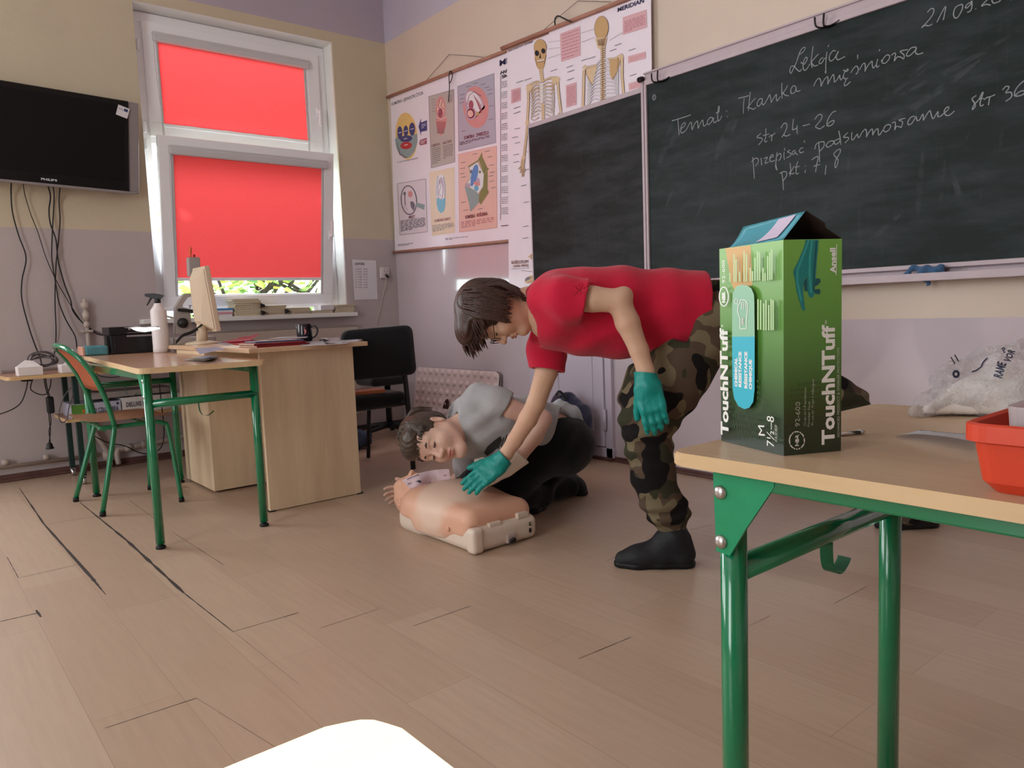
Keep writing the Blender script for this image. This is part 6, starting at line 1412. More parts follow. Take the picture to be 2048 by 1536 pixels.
fc.line([G(*p) for p in ((262, 760), (262, 700), (248, 660), (250, 620), (262, 610), (264, 590), (280, 588), (292, 592), (304, 605), (306, 650), (300, 700), (300, 758), (262, 760))], 1.6, 'white')
for x0 in (272, 283, 294): fc.line([G(x0, 600), G(x0, 645)], 1.2, 'white')
fc.line([G(277, 735), G(277, 695)], 5, 'grey'); fc.ringp(G(240, 598), 3.4, 5, 1.2, 'white')
obj('left_print', fc.bm, GM, gb, rc=False)
fr_ = Face(C0, nr)
def Hh_(x, y): return (1430+x*.16275, 410+y*.16276)
hand = [(1110, 428), (1105, 470), (1075, 560), (1020, 690), (965, 800), (958, 840), (972, 880), (985, 950), (1000, 1060), (1030, 1160), (1065, 1280), (1088, 1305), (1105, 1285), (1095, 1200), (1080, 1080), (1082, 980), (1110, 890), (1125, 880), (1135, 980), (1135, 1080), (1160, 1135), (1190, 1140), (1215, 1110), (1220, 1040), (1235, 880), (1245, 740), (1250, 650), (1262, 560), (1272, 428)]
fr_.poly([Hh_(*p) for p in ((1225, 900), (1290, 905), (1300, 945), (1260, 985), (1225, 1000))], 'tealdark'); fr_.poly([Hh_(*p) for p in ((1215, 1040), (1280, 1030), (1298, 1060), (1280, 1100), (1215, 1085))], 'tealdark'); fr_.poly([Hh_(*p) for p in ((1085, 950), (1130, 880), (1140, 1060), (1100, 1060))], 'tealdark')
fr_.poly([Hh_(*p) for p in hand], 'teal')
fr_.line([Hh_(*p) for p in ((1150, 430), (1090, 600), (1010, 800), (1010, 950), (1060, 1180))], 4, 'teallight'); fr_.line([Hh_(*p) for p in ((1190, 430), (1165, 640), (1160, 860), (1180, 1080))], 4, 'teallight'); fr_.line([Hh_(*p) for p in ((1245, 440), (1230, 640), (1215, 840), (1212, 1060))], 3.5, 'tealdark')
fr_.text('TouchNTuff', G(790, 1440), G(792, 735), 25, 'white', .035); fr_.text('Ansell', G(800, 432), G(798, 282), 11, 'white', .04); fr_.line([G(803, 445), G(806, 262)], 1.3, 'white'); fr_.text('®', G(748, 735), G(748, 708), 4, 'white')
fr_.text('ADVANCED PRODUCT & WORKER PROTECTION', G(823, 1402), G(822, 875), 5, 'grey')
fr_.ringp(G(571, 1420), 15, 17.5, 2.4, 'white'); fr_.text('NBR', G(581, 1452), G(582, 1384), 7, 'white', .04); fr_.text('92-600', G(588, 1338), G(590, 1192), 10, 'grey')
fr_.text('Chemical Resistance', G(624, 1335), G(626, 1108), 5, 'grey'); fr_.text('Powder Free', G(647, 1338), G(649, 1190), 5, 'grey'); fr_.text('Prevents Type I Allergies', G(669, 1330), G(672, 1058), 5, 'grey')
for i in range(13):
    for j in range(22):
        x0 = 515+j*15; y0 = 1470-i*32-(x0-500)*.10
        if y0 < 1040+(x0-500)*-.3+(60 if j < 3 else 0) or x0 > 685: continue
        fr_.poly([G(x0, y0), G(x0+6, y0-1), G(x0+5, y0+12), G(x0-1, y0+12)], 'dark')
obj('right_print', fr_.bm, GM, gb, rc=False)
# ================================================================ PEOPLE AND THE TRAINING MANIKIN
E1, E2, E3 = RGT.copy(), -UPV.copy(), -FWD.copy()          # picture right, picture down, towards the camera
def dirv(a, b, c): return (E1*a+E2*b+E3*c).normalized()
def skin_mat(name, base, red):
    M = mat(name, base, .5, .4); T = node(M)
    n = T.noise(T.coord(), 9, 4); n2 = T.noise(T.coord(), 160, 3)
    T.link(T.mix(T.ramp(n, [(.35, (0, 0, 0, 1)), (.75, (.5, .5, .5, 1))]), lin(base), lin(red)), T.p.inputs['Base Color'])
    T.p.inputs['Subsurface Weight'].default_value = .12; T.p.inputs['Subsurface Radius'].default_value = (.012, .005, .003); T.p.inputs['Subsurface Scale'].default_value = .6
    T.bump(n2, .06, .002); return M
skinA = skin_mat('skin_warm', (214, 174, 148), (204, 150, 130)); skinB = skin_mat('skin_pale', (220, 182, 164), (208, 150, 138))
def hair_mat(name, c1, c2):
    M = mat(name, c1, .42, .4); T = node(M)
    n = T.noise(T.coord('Object', (40, 40, 40)), 3, 4)
    T.link(T.ramp(n, [(.3, lin(c2)), (.7, lin(c1))]), T.p.inputs['Base Color']); return M
hairA = hair_mat('brown_hair', (82, 54, 46), (44, 28, 26)); hairB = hair_mat('mouse_brown_hair', (88, 72, 60), (46, 36, 32))
def cloth(name, c, vary=.08, bump=.25, bs=420, rough=.9):
    M = mat(name, c, rough, .15, sheen=.15); T = node(M); n = T.noise(T.coord(), 6, 4); c4 = lin(c)
    T.link(T.ramp(n, [(.3, tuple(v*(1-vary) for v in c4[:3])+(1,)), (.7, tuple(min(1, v*(1+vary)) for v in c4[:3])+(1,))]), T.p.inputs['Base Color'])
    fold = T.noise(T.coord('Object', (1, 1, 1)), 13, 3); T.bump(T.math('ADD', T.math('MULTIPLY', T.noise(T.coord(), bs, 2), .12), fold), bump, .02); return M
redC = cloth('red_cotton', (196, 30, 60)); greyC = cloth('grey_marl_cotton', (168, 166, 168), .1); blackC = cloth('black_tracksuit', (16, 16, 19), .1, .3); shoeM = mat('black_shoe', (27, 27, 31), .6, .3, bump=.2, bscale=90); soleM = mat('black_sole', (15, 15, 17), .5, .3)
camo = mat('camouflage_cotton', (70, 62, 52), .9, .15); T = node(camo)
def cn(off, sc, lo):
    mp = T.new('ShaderNodeMapping'); c_ = T.new('ShaderNodeTexCoord'); mp.inputs['Location'].default_value = off; T.link(c_.outputs['Object'], mp.inputs['Vector'])
    return T.math('GREATER_THAN', T.noise(mp.outputs[0], sc, 1.2, .45), lo)
c_ = T.mix(cn((3, 1, 2), 9.5, .53), lin((84, 68, 56)), lin((112, 100, 78)))
c_ = T.mix(cn((7, 4, 1), 8.5, .54), c_, lin((58, 56, 42))); c_ = T.mix(cn((1, 8, 5), 9, .55), c_, lin((26, 23, 23)))
T.link(c_, T.p.inputs['Base Color']); T.bump(T.noise(T.coord(), 14, 4), .35, .02)
gloveM = mat('teal_nitrile_glove', (0, 140, 132), .42, .45, vary=.06, vscale=20, bump=.35, bscale=40); gloveW = mat('white_latex_glove', (236, 224, 212), .5, .4, bump=.3, bscale=40)
def frame(up, fwd):
    U = up.normalized(); Fw = (fwd-U*fwd.dot(U)).normalized(); return Fw.cross(U), Fw, U     # left?, forward, up
def add_head(S, o, fr, s, long_neck=None):
    X, Y, Z = fr
    P = lambda x, y, z: o+(X*x+Y*y+Z*z)*s
    A = (X, Y, Z)
    def ell(c, r, k=.02, sub=False, ax=A): S.ell(P(*c), [v*s for v in r], ax, k*s, sub)
    ell((0, -.014, .032), (.076, .098, .092), .03)
    ell((0, .028, -.045), (.060, .062, .078), .04)
    for q in (-1, 1):
        S.cone(P(.054*q, -.004, -.052), .020*s, P(.018*q, .066, -.112), .017*s, .03*s)
        ell((.036*q, .062, -.040), (.026, .026, .028), .03)
    ell((0, .070, -.112), (.022, .020, .017), .025)
    ell((0, .070, .020), (.054, .022, .020), .03)
    ell((0, .058, .060), (.056, .03, .03), .03)
    S.cone(P(0, .090, .004), .0085*s, P(0, .112, -.036), .0125*s, .014*s)
    for q in (-1, 1): ell((.0125*q, .100, -.041), (.0085, .010, .008), .008)
    for q in (-1, 1): ell((.031*q, .100, -.002), (.019, .018, .011), .012, True)
    for q in (-1, 1): ell((.031*q, .079, -.003), (.0150, .0125, .0110), .006)     # closed lids
    ell((0, .094, -.069), (.023, .010, .0058), .008); ell((0, .092, -.080), (.020, .010, .0065), .008)
    ell((0, .104, -.0745), (.022, .008, .0018), .004, True)
    for q in (-1, 1): ell((.006*q, .112, -.047), (.0035, .006, .003), .003, True)
    for q in (-1, 1):
        t_ = (X*.35*q+Z*.0-Y*.9).normalized()
        ax = (X*.93*q-Y*.36, X*.36*q+Y*.93, Z)
        ell((.079*q, -.016, -.012), (.009, .021, .033), .006, False, ax); ell((.088*q, -.011, -.010), (.006, .011, .018), .006, True, ax)
    return P
def facial(parent, P, fr, s, brow, lip, eye):
    X, Y, Z = fr
    for q in (-1, 1):
        bm = BM(); tube(bm, [P(.014*q, .094, .019), P(.030*q, .0925, .024), P(.046*q, .080, .018)], [.0022*s, .0044*s, .0018*s], 6, 5); obj('eyebrow', bm, brow, parent)
        bm = BM(); tube(bm, [P(.018*q, .0895, -.008), P(.031*q, .0925, -.0105), P(.045*q, .082, -.007)], [.0012*s, .0026*s, .0012*s], 6, 5); obj('eyelid_line', bm, eye, parent)
    bm = BM(); S = SDF(.004); S.ell(P(0, .0965, -.0695), (.021*s, .0085*s, .0050*s), (X, Y, Z)); S.ell(P(0, .0945, -.0797), (.018*s, .0085*s, .0055*s), (X, Y, Z)); S.ell(P(0, .106, -.0745), (.024*s, .009*s, .0016*s), (X, Y, Z), .003, True); S.mesh(bm, .0022); obj('lips', bm, lip, parent)
def hand_sdf(S, o, along, back, thumb, s=1.0, curls=(.35, .4, .45, .5), spread=.06, thumb_dir=None, grow=0):
    """a hand with palm, four bent fingers and a thumb; along = wrist to fingers, back = back of the hand, thumb = side of the thumb"""
    Y = along.normalized(); Z = (back-Y*back.dot(Y)).normalized(); X = thumb-Y*thumb.dot(Y)-Z*thumb.dot(Z); X.normalize()
    P = lambda x, y, z: o+(X*x+Y*y+Z*z)*s
    g = grow
    S.rbox(P(0, .048, 0), (.041*s+g, .048*s, .0145*s+g), .0135*s+g*.9, (X, Y, Z), .012*s)
    S.cone(P(0, -.03, 0), .024*s+g, P(0, .02, 0), .027*s+g, .02*s); S.cone(P(.022, .02, -.006), .017*s+g, P(.028, .055, -.006), .015*s+g, .012*s)
    tips = []
    for i, (x, L, r) in enumerate(((.030, .073, .0090), (.0100, .082, .0094), (-.0105, .076, .0088), (-.0300, .059, .0079))):
        a = curls[i]; p = P(x, .088, .002); th = 0; sp = spread*(1.5-i)
        d0 = [.45, .30, .25]; pts = [P(x, .062, 0), p]
        for j in range(3):
            th += a*(.7, 1.0, .7)[j]
            v = Y*math.cos(th)-Z*math.sin(th); v = (v+X*sp*math.cos(th)).normalized()
            p = p+v*L*d0[j]*s; pts.append(p)
        rs = [r*1.08*s+g, r*s+g, r*.97*s+g, r*.9*s+g, r*.72*s+g]
        for j in range(4): S.cone(pts[j], rs[j], pts[j+1], rs[j+1], .0055*s if j else .009*s)
        tips.append(p)
    td = thumb_dir if thumb_dir is not None else (X*.72+Y*.66-Z*.22)
    td = td.normalized(); t0 = P(.026, .018, -.006); t1 = t0+td*.040*s; t2 = t1+(td+Y*.25).normalized()*.030*s; t3 = t2+(td+Y*.5).normalized()*.024*s
    S.limb([t0, t1, t2, t3], [.0155*s+g, .0125*s+g, .0105*s+g, .0085*s+g], .008*s); return tips
def smin(a, b, k):
    h = np.clip(.5+.5*(a-b)/k, 0, 1); return a+(b-a)*h-k*h*(1-h)
def wr(f1, amp, d1, f2=0, d2=(0, 0, 1)):
    d1 = np.array(Vector(d1)); d2 = np.array(Vector(d2))
    def fn(X, D):
        u = X@d1; v = X@d2
        return D + amp*np.sin(u*f1+2.2*np.sin(v*f1*.35)+.8*np.sin(u*f1*.31))*(.6+.4*np.sin(v*f2+1))
    return fn
def strands(bm, fn, n, seed, r, sides=5):
    rr_ = random.Random(seed)
    for i in range(n):
        pts = fn(rr_)
        if pts: tube(bm, pts, [r*rr_.uniform(.7, 1), r*rr_.uniform(.9, 1.2), r*rr_.uniform(.6, .9), r*.15], sides, 3)
# ---------------------------------------------------------------- standing boy in red
q = lambda x, y, d: dp(x, y, d)
ga = at(1330, 1120, 'z', 0)
pa = thing('person', 'boy in a red t-shirt and camouflage trousers bending forward, one teal glove on the manikin', 'person', ga)
oA = q(984, 624, 2.86); frA = frame(dirv(-1, .06, .06), dirv(-.12, 1, .12)); sA = 1.03
S = SDF(.03); PA = add_head(S, oA, frA, sA)
S.cone(PA(0, -.022, -.04), .056, q(1085, 622, 2.90), .064, .04); S.cone(q(1060, 600, 2.9), .05, q(1110, 610, 2.9), .09, .05)
bm = BM(); S.mesh(bm, .0042)
arm = SDF(.02)      # near arm: upper arm back to the elbow, forearm hanging
arm.limb([q(1150, 598, 2.675), q(1185, 598, 2.655), q(1238, 602, 2.64), q(1255, 645, 2.645), q(1278, 700, 2.65), q(1291, 742, 2.655), q(1294, 765, 2.655)], [.046, .045, .041, .042, .033, .030, .030], .012); arm.ell(q(1249, 590, 2.65), (.030, .030, .030), None, .02)
arm.mesh(bm, .006)
arm2 = SDF(.02)     # far arm reaching down to the manikin
arm2.limb([q(1095, 690, 3.04), q(1094, 740, 3.06), q(1073, 805, 3.12), q(1056, 838, 3.16), q(1030, 880, 3.22), q(1012, 908, 3.25), q(1003, 920, 3.27)], [.048, .046, .039, .039, .033, .029, .029], .012)
arm2.mesh(bm, .006)
core = SDF(.05)     # trunk and legs under the clothes
core.limb([q(1110, 622, 2.88), q(1210, 624, 2.88), q(1320, 626, 2.88), q(1420, 625, 2.88)], [.12, .12, .10, .09]); core.limb([q(1418, 640, 2.83), q(1345, 755, 2.83), q(1294, 850, 2.84), q(1318, 985, 2.87), q(1350, 1085, 2.90)], [.07, .07, .055, .05, .042]); core.limb([q(1440, 650, 2.98), q(1560, 725, 3.05), q(1690, 803, 3.12), q(1760, 930, 3.18), q(1825, 1030, 3.22)], [.10, .085, .05, .048, .04])
core.mesh(bm, .02); body = obj('body', bm, skinA, pa)
# face
facial(pa, PA, frA, sA, hairA, mat('lip_rose', (176, 108, 102), .5), mat('eyelash', (40, 26, 24), .6))
gl = BM(); gM = mat('glasses_metal', (70, 60, 62), .3, .5, metal=.8)
for s_ in (-1, 1):
    pts = [PA(.031*s_+.024*math.cos(a), .108, -.006+.018*math.sin(a)) for a in [i/16*6.2832 for i in range(17)]]
    tube(gl, pts, .0016, 6); tube(gl, [PA(.055*s_, .107, -.002), PA(.079*s_, .06, .002), PA(.082*s_, -.01, .006)], .0016, 6)
tube(gl, [PA(-.008, .109, -.002), PA(.008, .109, -.002)], .0016, 6); obj('glasses', gl, gM, pa)
# hair: long fringe falling towards the floor
H = SDF(.02); X_, Y_, Z_ = frA
H.ell(PA(0, -.020, .038), (.091*sA, .108*sA, .100*sA), frA); H.ell(PA(0, -.068, -.025), (.072*sA, .052*sA, .06*sA), frA, .03); H.ell(PA(0, .060, .095), (.074*sA, .062*sA, .045*sA), frA, .03)
for s_ in (-1, 1): H.ell(PA(.066*s_, -.005, .012), (.030*sA, .062*sA, .062*sA), frA, .03)
H.ell(PA(0, .105, -.055), (.058*sA, .075*sA, .105*sA), frA, .012, True)
H.fn.append(lambda X, D: D+.0022*np.sin((X-np.array(oA))@np.array(X_)*260+6*np.sin((X-np.array(oA))@np.array(Z_)*30)+4*np.sin((X-np.array(oA))@np.array(Y_)*24)))
bm = BM(); H.mesh(bm, .0042)
down = Vector((0, 0, -1))
def lockA(r):
    a = r.uniform(-1.45, 1.45); side = math.sin(a); fr_ = math.cos(a)
    z0 = r.uniform(.02, .12); rad = 1.02
    p0 = PA(.08*side*rad, -.05+.05*fr_, .132-abs(side)*.035+r.uniform(-.01, .004))
    p1 = PA(.096*side, .045+.04*fr_-.05*abs(side), .10-.05*abs(side)+r.uniform(-.02, .015))
    L = r.uniform(.045, .085)*(1.0 if fr_ > .5 else .75)
    p2 = p1+(down*.85+Z_*.16*(1-abs(side))+X_*side*.1-Z_*.35*abs(side)).normalized()*L*.6; p3 = p2+(down*.9-Z_*.28+X_*r.uniform(-.12, .12)+E1*r.uniform(-.05, .22)).normalized()*L*.55
    return [p0, p1, p2, p3]
strands(bm, lockA, 170, 5, .0062)
def napeA(r):
    a = r.uniform(-1, 1); p0 = PA(.078*a, -.098+.02*a*a, .01+r.uniform(0, .05)); p1 = PA(.080*a, -.108+.03*a*a, -.035); p2 = PA(.076*a, -.088+.045*abs(a), -.085-r.uniform(0, .015)); p3 = PA(.066*a, -.066+.05*abs(a), -.112-r.uniform(0, .025)); return [p0, p1, p2, p3]
strands(bm, napeA, 80, 6, .0055)
def sideA(r):
    s_ = r.choice((-1, 1)); y = r.uniform(-.07, .055); p0 = PA(.080*s_, y*.8-.02, .09+r.uniform(-.02, .02)); p1 = PA(.098*s_, y-.005, .035+r.uniform(-.01, .02)); p2 = PA(.097*s_, y+.008, -.012); p3 = PA(.088*s_, y+.020, -.045-r.uniform(0, .025)-.2*max(0, -y)); return [p0, p1, p2, p3]
strands(bm, sideA, 120, 7, .0058)
obj('hair', bm, hairA, pa)
# shirt
S = SDF(.05); AX = (dirv(1, 0, 0), FWD, dirv(0, -1, 0))
for (x, y, d, r) in ((1110, 622, 2.88, (.115, .19, .150)), (1165, 622, 2.88, (.15, .195, .170)), (1240, 626, 2.88, (.18, .185, .178)), (1330, 627, 2.88, (.16, .178, .176)), (1400, 622, 2.88, (.12, .172, .148)), (1440, 616, 2.88, (.08, .170, .125))): S.ell(q(x, y, d), r, AX, .05)
sl1 = SDF(.03).limb([q(1098, 600, 2.76), q(1132, 598, 2.69), q(1200, 598, 2.65)], [.080, .077, .074], .03).cut(q(1170, 598, 2.66), dirv(1, .28, 0))
sl1.cone(q(1135, 598, 2.68), .055, q(1220, 598, 2.63), .060, .004, True)
sl2 = SDF(.03).limb([q(1102, 650, 3.0), q(1094, 700, 3.03), q(1094, 790, 3.06)], [.080, .075, .071], .03).cut(q(1094, 741, 3.05), dirv(-.14, 1, .05))
sl2.cone(q(1094, 712, 3.035), .056, q(1094, 800, 3.07), .060, .004, True)
S.fn.append(lambda X, D: smin(smin(D, sl1.ev(X), .035), sl2.ev(X), .035))
S.limb([q(1075, 618, 2.89), q(1110, 618, 2.89)], [.080, .11], .04)
def folds(X, D):
    a = np.array(q(1180, 640, 2.66)); e = X-a; u = e@np.array(E1); v = e@np.array(E2)
    near = np.clip(((X-np.array(q(1200, 620, 2.88)))@np.array(E3))*6+.5, 0, 1)
    f = .006*np.sin(v*52+u*14+2*np.sin(u*9))*np.exp(-((u-.02)/.16)**2-((v-.05)/.09)**2)
    f += .0055*np.sin(u*30-v*44+1.4*np.sin(v*22))*np.exp(-((u-.33)/.13)**2-((v-.05)/.10)**2)
    f += .003*np.sin(u*22+v*16+2*np.sin(v*11))
    return D+f
S.fn.append(folds)
S.cut(q(1424, 620, 2.72), dirv(1, .06, 0)); S.cut(q(1062, 622, 2.89), dirv(-1, .35, 0), .14)
S.cone(q(1040, 630, 2.88), .066, q(1085, 621, 2.89), .066, .006, True); bm = BM(); S.mesh(bm, .0054, pad=.10); sh_ = obj('t_shirt', bm, redC, pa)
# trousers
S = SDF(.05)
S.ell(q(1430, 640, 2.90), (.15, .185, .150), AX); S.ell(q(1475, 628, 2.92), (.12, .17, .13), AX)
S.limb([q(1418, 650, 2.83), q(1362, 728, 2.83), (q(1325, 790, 2.83)), q(1292, 848, 2.84), q(1300, 905, 2.85), q(1307, 955, 2.86), q(1324, 1003, 2.875), q(1340, 1030, 2.885), q(1345, 1042, 2.89)], [.128, .122, .118, .094, .083, .078, .075, .070, .052], .03)
S.limb([q(1346, 1040, 2.89), q(1350, 1074, 2.895)], [.046, .047], .008)
S.limb([q(1450, 650, 2.98), q(1545, 712, 3.04), q(1660, 790, 3.10), q(1695, 806, 3.12), q(1758, 925, 3.18), q(1815, 1020, 3.22)], [.125, .115, .088, .075, .072, .062], .035)
S.rbox(q(1268, 772, 2.88), (.045, .05, .085), .03, (dirv(1, .45, 0), FWD, dirv(.45, -1, 0)), .025)       # cargo pocket
S.fn.append(wr(46, .0055, dirv(.35, 1, 0), 20, dirv(1, 0, 0)))
def kneefold(X, D):
    v = (X-np.array(q(1330, 870, 2.8)))@np.array(dirv(.15, 1, 0)); g = np.exp(-((v)/.11)**2); g2 = np.exp(-((v-.30)/.05)**2)
    return D+.005*np.sin(v*95)*g+.007*np.sin(v*110+1)*g2
S.fn.append(kneefold)
S.cut(q(1350, 1067, 2.895), dirv(.1, 1, 0), .08); S.cut(q(1398, 596, 2.74), dirv(-1, -.25, 0), .17)
bm = BM(); S.mesh(bm, .0075); obj('trousers', bm, camo, pa)
def shoe(name, heel, toe, ank, parent, h=1.0, lace=None):
    """low shoe: heel and toe on the floor, ankle point above"""
    d = (toe-heel); L = d.length; d.normalize(); n = Vector((-d.y, d.x, 0)).normalized(); up = Vector((0, 0, 1)) if abs(d.z) < .4 else d.cross(n)*-1
    if up.z < 0: up = -up
    P = lambda u, w, z: heel+d*(u*L)+n*w+up*z
    S = SDF(.03)
    S.limb([P(.13, 0, .040), P(.40, 0, .040), P(.70, 0, .034), P(.90, 0, .028)], [.042, .044, .046, .032], .03)
    S.limb([P(.17, 0, .05), P(.24, 0, .105*h)], [.045, .048], .03); S.limb([P(.55, 0, .05), P(.30, 0, .100*h)], [.038, .044], .03)
    S.cone(P(.20, 0, .09*h), .046, ank, .043, .03); S.cone(P(.06, 0, .10*h), .012, P(.07, 0, .05), .03, .02)
    S.cut(P(.5, 0, .008), -up); S.fn.append(wr(80, .0016, d, 50, up))
    bm = BM(); S.mesh(bm, .0055); s_ = obj(name, bm, shoeM, parent)
    S = SDF(.01); S.limb([P(.12, 0, .012), P(.40, 0, .012), P(.72, 0, .012), P(.90, 0, .013)], [.046, .044, .050, .036], .02); S.cut(P(.5, 0, .024), up); S.cut(P(.5, 0, .0005), -up)
    bm = BM(); S.mesh(bm, .005); obj('sole', bm, soleM, s_)
    bm = BM()
    for k in range(2):
        u = .52-.13*k; z = .083+.022*k
        tube(bm, [P(u, -.040, z-.02), P(u-.01, -.02, z+.004), P(u-.015, 0, z+.010), P(u-.01, .02, z+.004), P(u, .040, z-.02)], .011, 6, 3, flat=.45, flatdir=up)
    obj('strap', bm, lace or shoeM, s_)
    return s_
shoe('shoe', at(1392, 1138, 'z', 0)+Vector((.02, .03, 0)), at(1243, 1136, 'z', 0)+Vector((.0, .03, 0)), q(1352, 1066, 2.90), pa, 1.12)
shoe('shoe', at(1868, 1052, 'z', 0), at(1755, 1056, 'z', 0), q(1822, 1000, 3.22), pa)
# gloves
S = SDF(.006); hand_sdf(S, q(1294, 766, 2.645), dirv(.21, 1, .12), dirv(-.15, .1, 1), dirv(-1, .1, -.2), 1.12, (.34, .36, .40, .46), .035, dirv(-.1, 1, -.4), .0015)
S.cone(q(1294, 770, 2.652), .040, q(1290, 743, 2.656), .0385, .02); S.cut(q(1290, 745, 2.656), dirv(.08, -1, 0));
S.fn.append(wr(150, .0011, dirv(.2, 1, 0), 60, dirv(1, 0, 0)))
bm = BM(); S.mesh(bm, .003); obj('glove', bm, gloveM, pa)
S = SDF(.006); hand_sdf(S, q(1001, 924, 3.245), dirv(-.80, .62, .10), dirv(-.30, -.35, .95), dirv(-.5, -.8, 0), 1.16, (.10, .14, .18, .24), .015, dirv(-1, .25, -.1), .0015)
S.cone(q(1000, 926, 3.245), .037, q(1011, 911, 3.24), .037, .02); S.cut(q(1010, 913, 3.245), dirv(.72, -.68, 0)); S.fn.append(wr(150, .0011, dirv(-.8, .6, 0), 60, dirv(.6, .8, 0)))
bm = BM(); S.mesh(bm, .003); obj('glove', bm, gloveM, pa)
# ---------------------------------------------------------------- crouching boy in grey
pb_ = thing('person', 'boy in a grey t-shirt and black trousers crouching with his ear over the manikin face', 'person', at(1090, 1010, 'z', 0))
oB = q(866, 876, 3.34); frB = frame(dirv(-1, -.06, .08), dirv(.10, .52, .85)); sB = 1.12
S = SDF(.03); PB = add_head(S, oB, frB, sB)
S.cone(PB(0, -.022, -.05), .058, q(935, 850, 3.44), .070, .04)
bm = BM(); S.mesh(bm, .0042)
arm = SDF(.02)
arm.limb([q(985, 808, 3.42), q(1020, 818, 3.40), q(1085, 838, 3.42), q(1068, 872, 3.41), q(1038, 912, 3.40), q(1022, 925, 3.40)], [.052, .047, .042, .041, .034, .032], .012); arm.mesh(bm, .006)
ra = SDF(.01)          # right arm behind the manikin's head, its fingers round the forehead
ra.limb([q(940, 900, 3.66), q(930, 955, 3.80), q(880, 985, 3.90), q(838, 985, 3.93)], [.055, .046, .038, .032], .03)
hand_sdf(ra, q(836, 984, 3.93), dirv(-1, .06, -.05), dirv(.25, -.30, -.9), dirv(0, -1, .1), 1.1, (.35, .45, .45, .45), .10)
ra.mesh(bm, .0048)
core = SDF(.05); core.limb([q(960, 850, 3.55), q(1060, 858, 3.68), q(1120, 880, 3.80)], [.12, .125, .14]); core.limb([q(1110, 890, 3.74), q(1010, 962, 3.58), q(1075, 995, 3.76)], [.10, .06, .045]); core.limb([q(1130, 890, 3.92), q(1050, 950, 3.86), q(1140, 975, 4.0)], [.10, .06, .045]); core.mesh(bm, .02)
obj('body', bm, skinB, pb_); facial(pb_, PB, frB, sB, hairB, mat('lip_pink', (196, 116, 110), .5), mat('eyelash', (40, 26, 24), .6))
H = SDF(.02); X_b, Y_b, Z_b = frB
H.ell(PB(0, -.022, .040), (.087*sB, .104*sB, .099*sB), frB); H.ell(PB(0, -.070, -.005), (.070*sB, .050*sB, .055*sB), frB, .03); H.ell(PB(0, .050, .080), (.070*sB, .052*sB, .044*sB), frB, .02)
H.ell(PB(0, .104, -.040), (.080*sB, .085*sB, .092*sB), frB, .012, True)
for s_ in (-1, 1): H.ell(PB(.085*s_, .0, -.040), (.04*sB, .055*sB, .038*sB), frB, .01, True)
H.fn.append(lambda X, D: D+.0018*np.sin((X-np.array(oB))@np.array(X_b)*300+5*np.sin((X-np.array(oB))@np.array(Z_b)*34)+4*np.sin((X-np.array(oB))@np.array(Y_b)*28)))
bm = BM(); H.mesh(bm, .0042)
def lockB(r):
    a = r.uniform(-1.2, 1.2); s_, c_ = math.sin(a), math.cos(a)
    p0 = PB(.055*s_, -.01, .136-abs(s_)*.02); p1 = PB(.080*s_, .045*c_+.01, .115-.03*abs(s_)); p2 = PB(.086*s_, .078*c_+.004, .080-.03*abs(s_)); p3 = PB(.084*s_+r.uniform(-.010, .010), .094*c_+.004, .058-.018*abs(s_)-r.uniform(0, .012)); return [p0, p1, p2, p3]
strands(bm, lockB, 150, 9, .0062)
def topB(r):
    a = r.uniform(-1, 1); b = r.uniform(-.09, .02); p0 = PB(.06*a, b, .142-.03*a*a-abs(b)*.2); p1 = PB(.085*a, b-.01, .105-.02*abs(a)); p2 = PB(.090*a, b-.02, .06); p3 = PB(.084*a, b-.03, .01); return [p0, p1, p2, p3]
strands(bm, topB, 90, 10, .0045); obj('hair', bm, hairB, pb_)
S = SDF(.05)
def axb(u, v): return (u, v.cross(u).normalized() if 0 else FWD, v)
AXB = (dirv(1, .12, -.25), (FWD+E1*.25).normalized(), dirv(-.1, -1, 0)); AXB = (AXB[0], (AXB[1]-AXB[0]*AXB[1].dot(AXB[0])).normalized(), None); AXB = (AXB[0], AXB[1], AXB[0].cross(AXB[1]))
for (x, y, d, r) in ((945, 846, 3.50, (.12, .17, .150)), (985, 850, 3.54, (.15, .185, .175)), (1050, 858, 3.66, (.16, .18, .165)), (1110, 866, 3.76, (.14, .18, .15))): S.ell(q(x, y, d), r, AXB, .05)
sl3 = SDF(.03).limb([q(960, 803, 3.47), q(990, 808, 3.43), q(1045, 826, 3.40)], [.084, .080, .078], .03).cut(q(1012, 816, 3.41), dirv(.85, .50, 0))
sl3.cone(q(990, 809, 3.43), .056, q(1060, 830, 3.39), .062, .004, True); S.fn.append(lambda X, D: smin(D, sl3.ev(X), .022))
S.limb([q(940, 880, 3.60), q(936, 930, 3.74), q(934, 960, 3.80)], [.085, .070, .062], .04); S.limb([q(915, 850, 3.45), q(945, 848, 3.48)], [.085, .11], .04)
def foldB(X, D):
    e = X-np.array(q(960, 850, 3.4)); u = e@np.array(E1); v = e@np.array(E2)
    return D+.006*np.sin(u*40+v*34+2*np.sin(v*15))*np.exp(-((u-.02)/.14)**2-((v)/.16)**2)+.0035*np.sin(u*24-v*30)
S.fn.append(foldB)
S.cut(q(1112, 850, 3.62), dirv(1, .30, 0)); S.cut(q(910, 852, 3.43), dirv(-1, -.12, .25), .13)
S.cone(q(890, 856, 3.40), .068, q(928, 850, 3.45), .070, .006, True)
bm = BM(); S.mesh(bm, .0062, pad=.08); sB_ = obj('t_shirt', bm, greyC, pb_)
bm = BM(); pts = [q(968, 905, 3.2), q(975, 893, 3.2), (q(990, 880, 3.2)), q(1001, 872, 3.2), q(1004, 880, 3.2), q(998, 893, 3.2), q(985, 905, 3.2), q(974, 912, 3.2)]
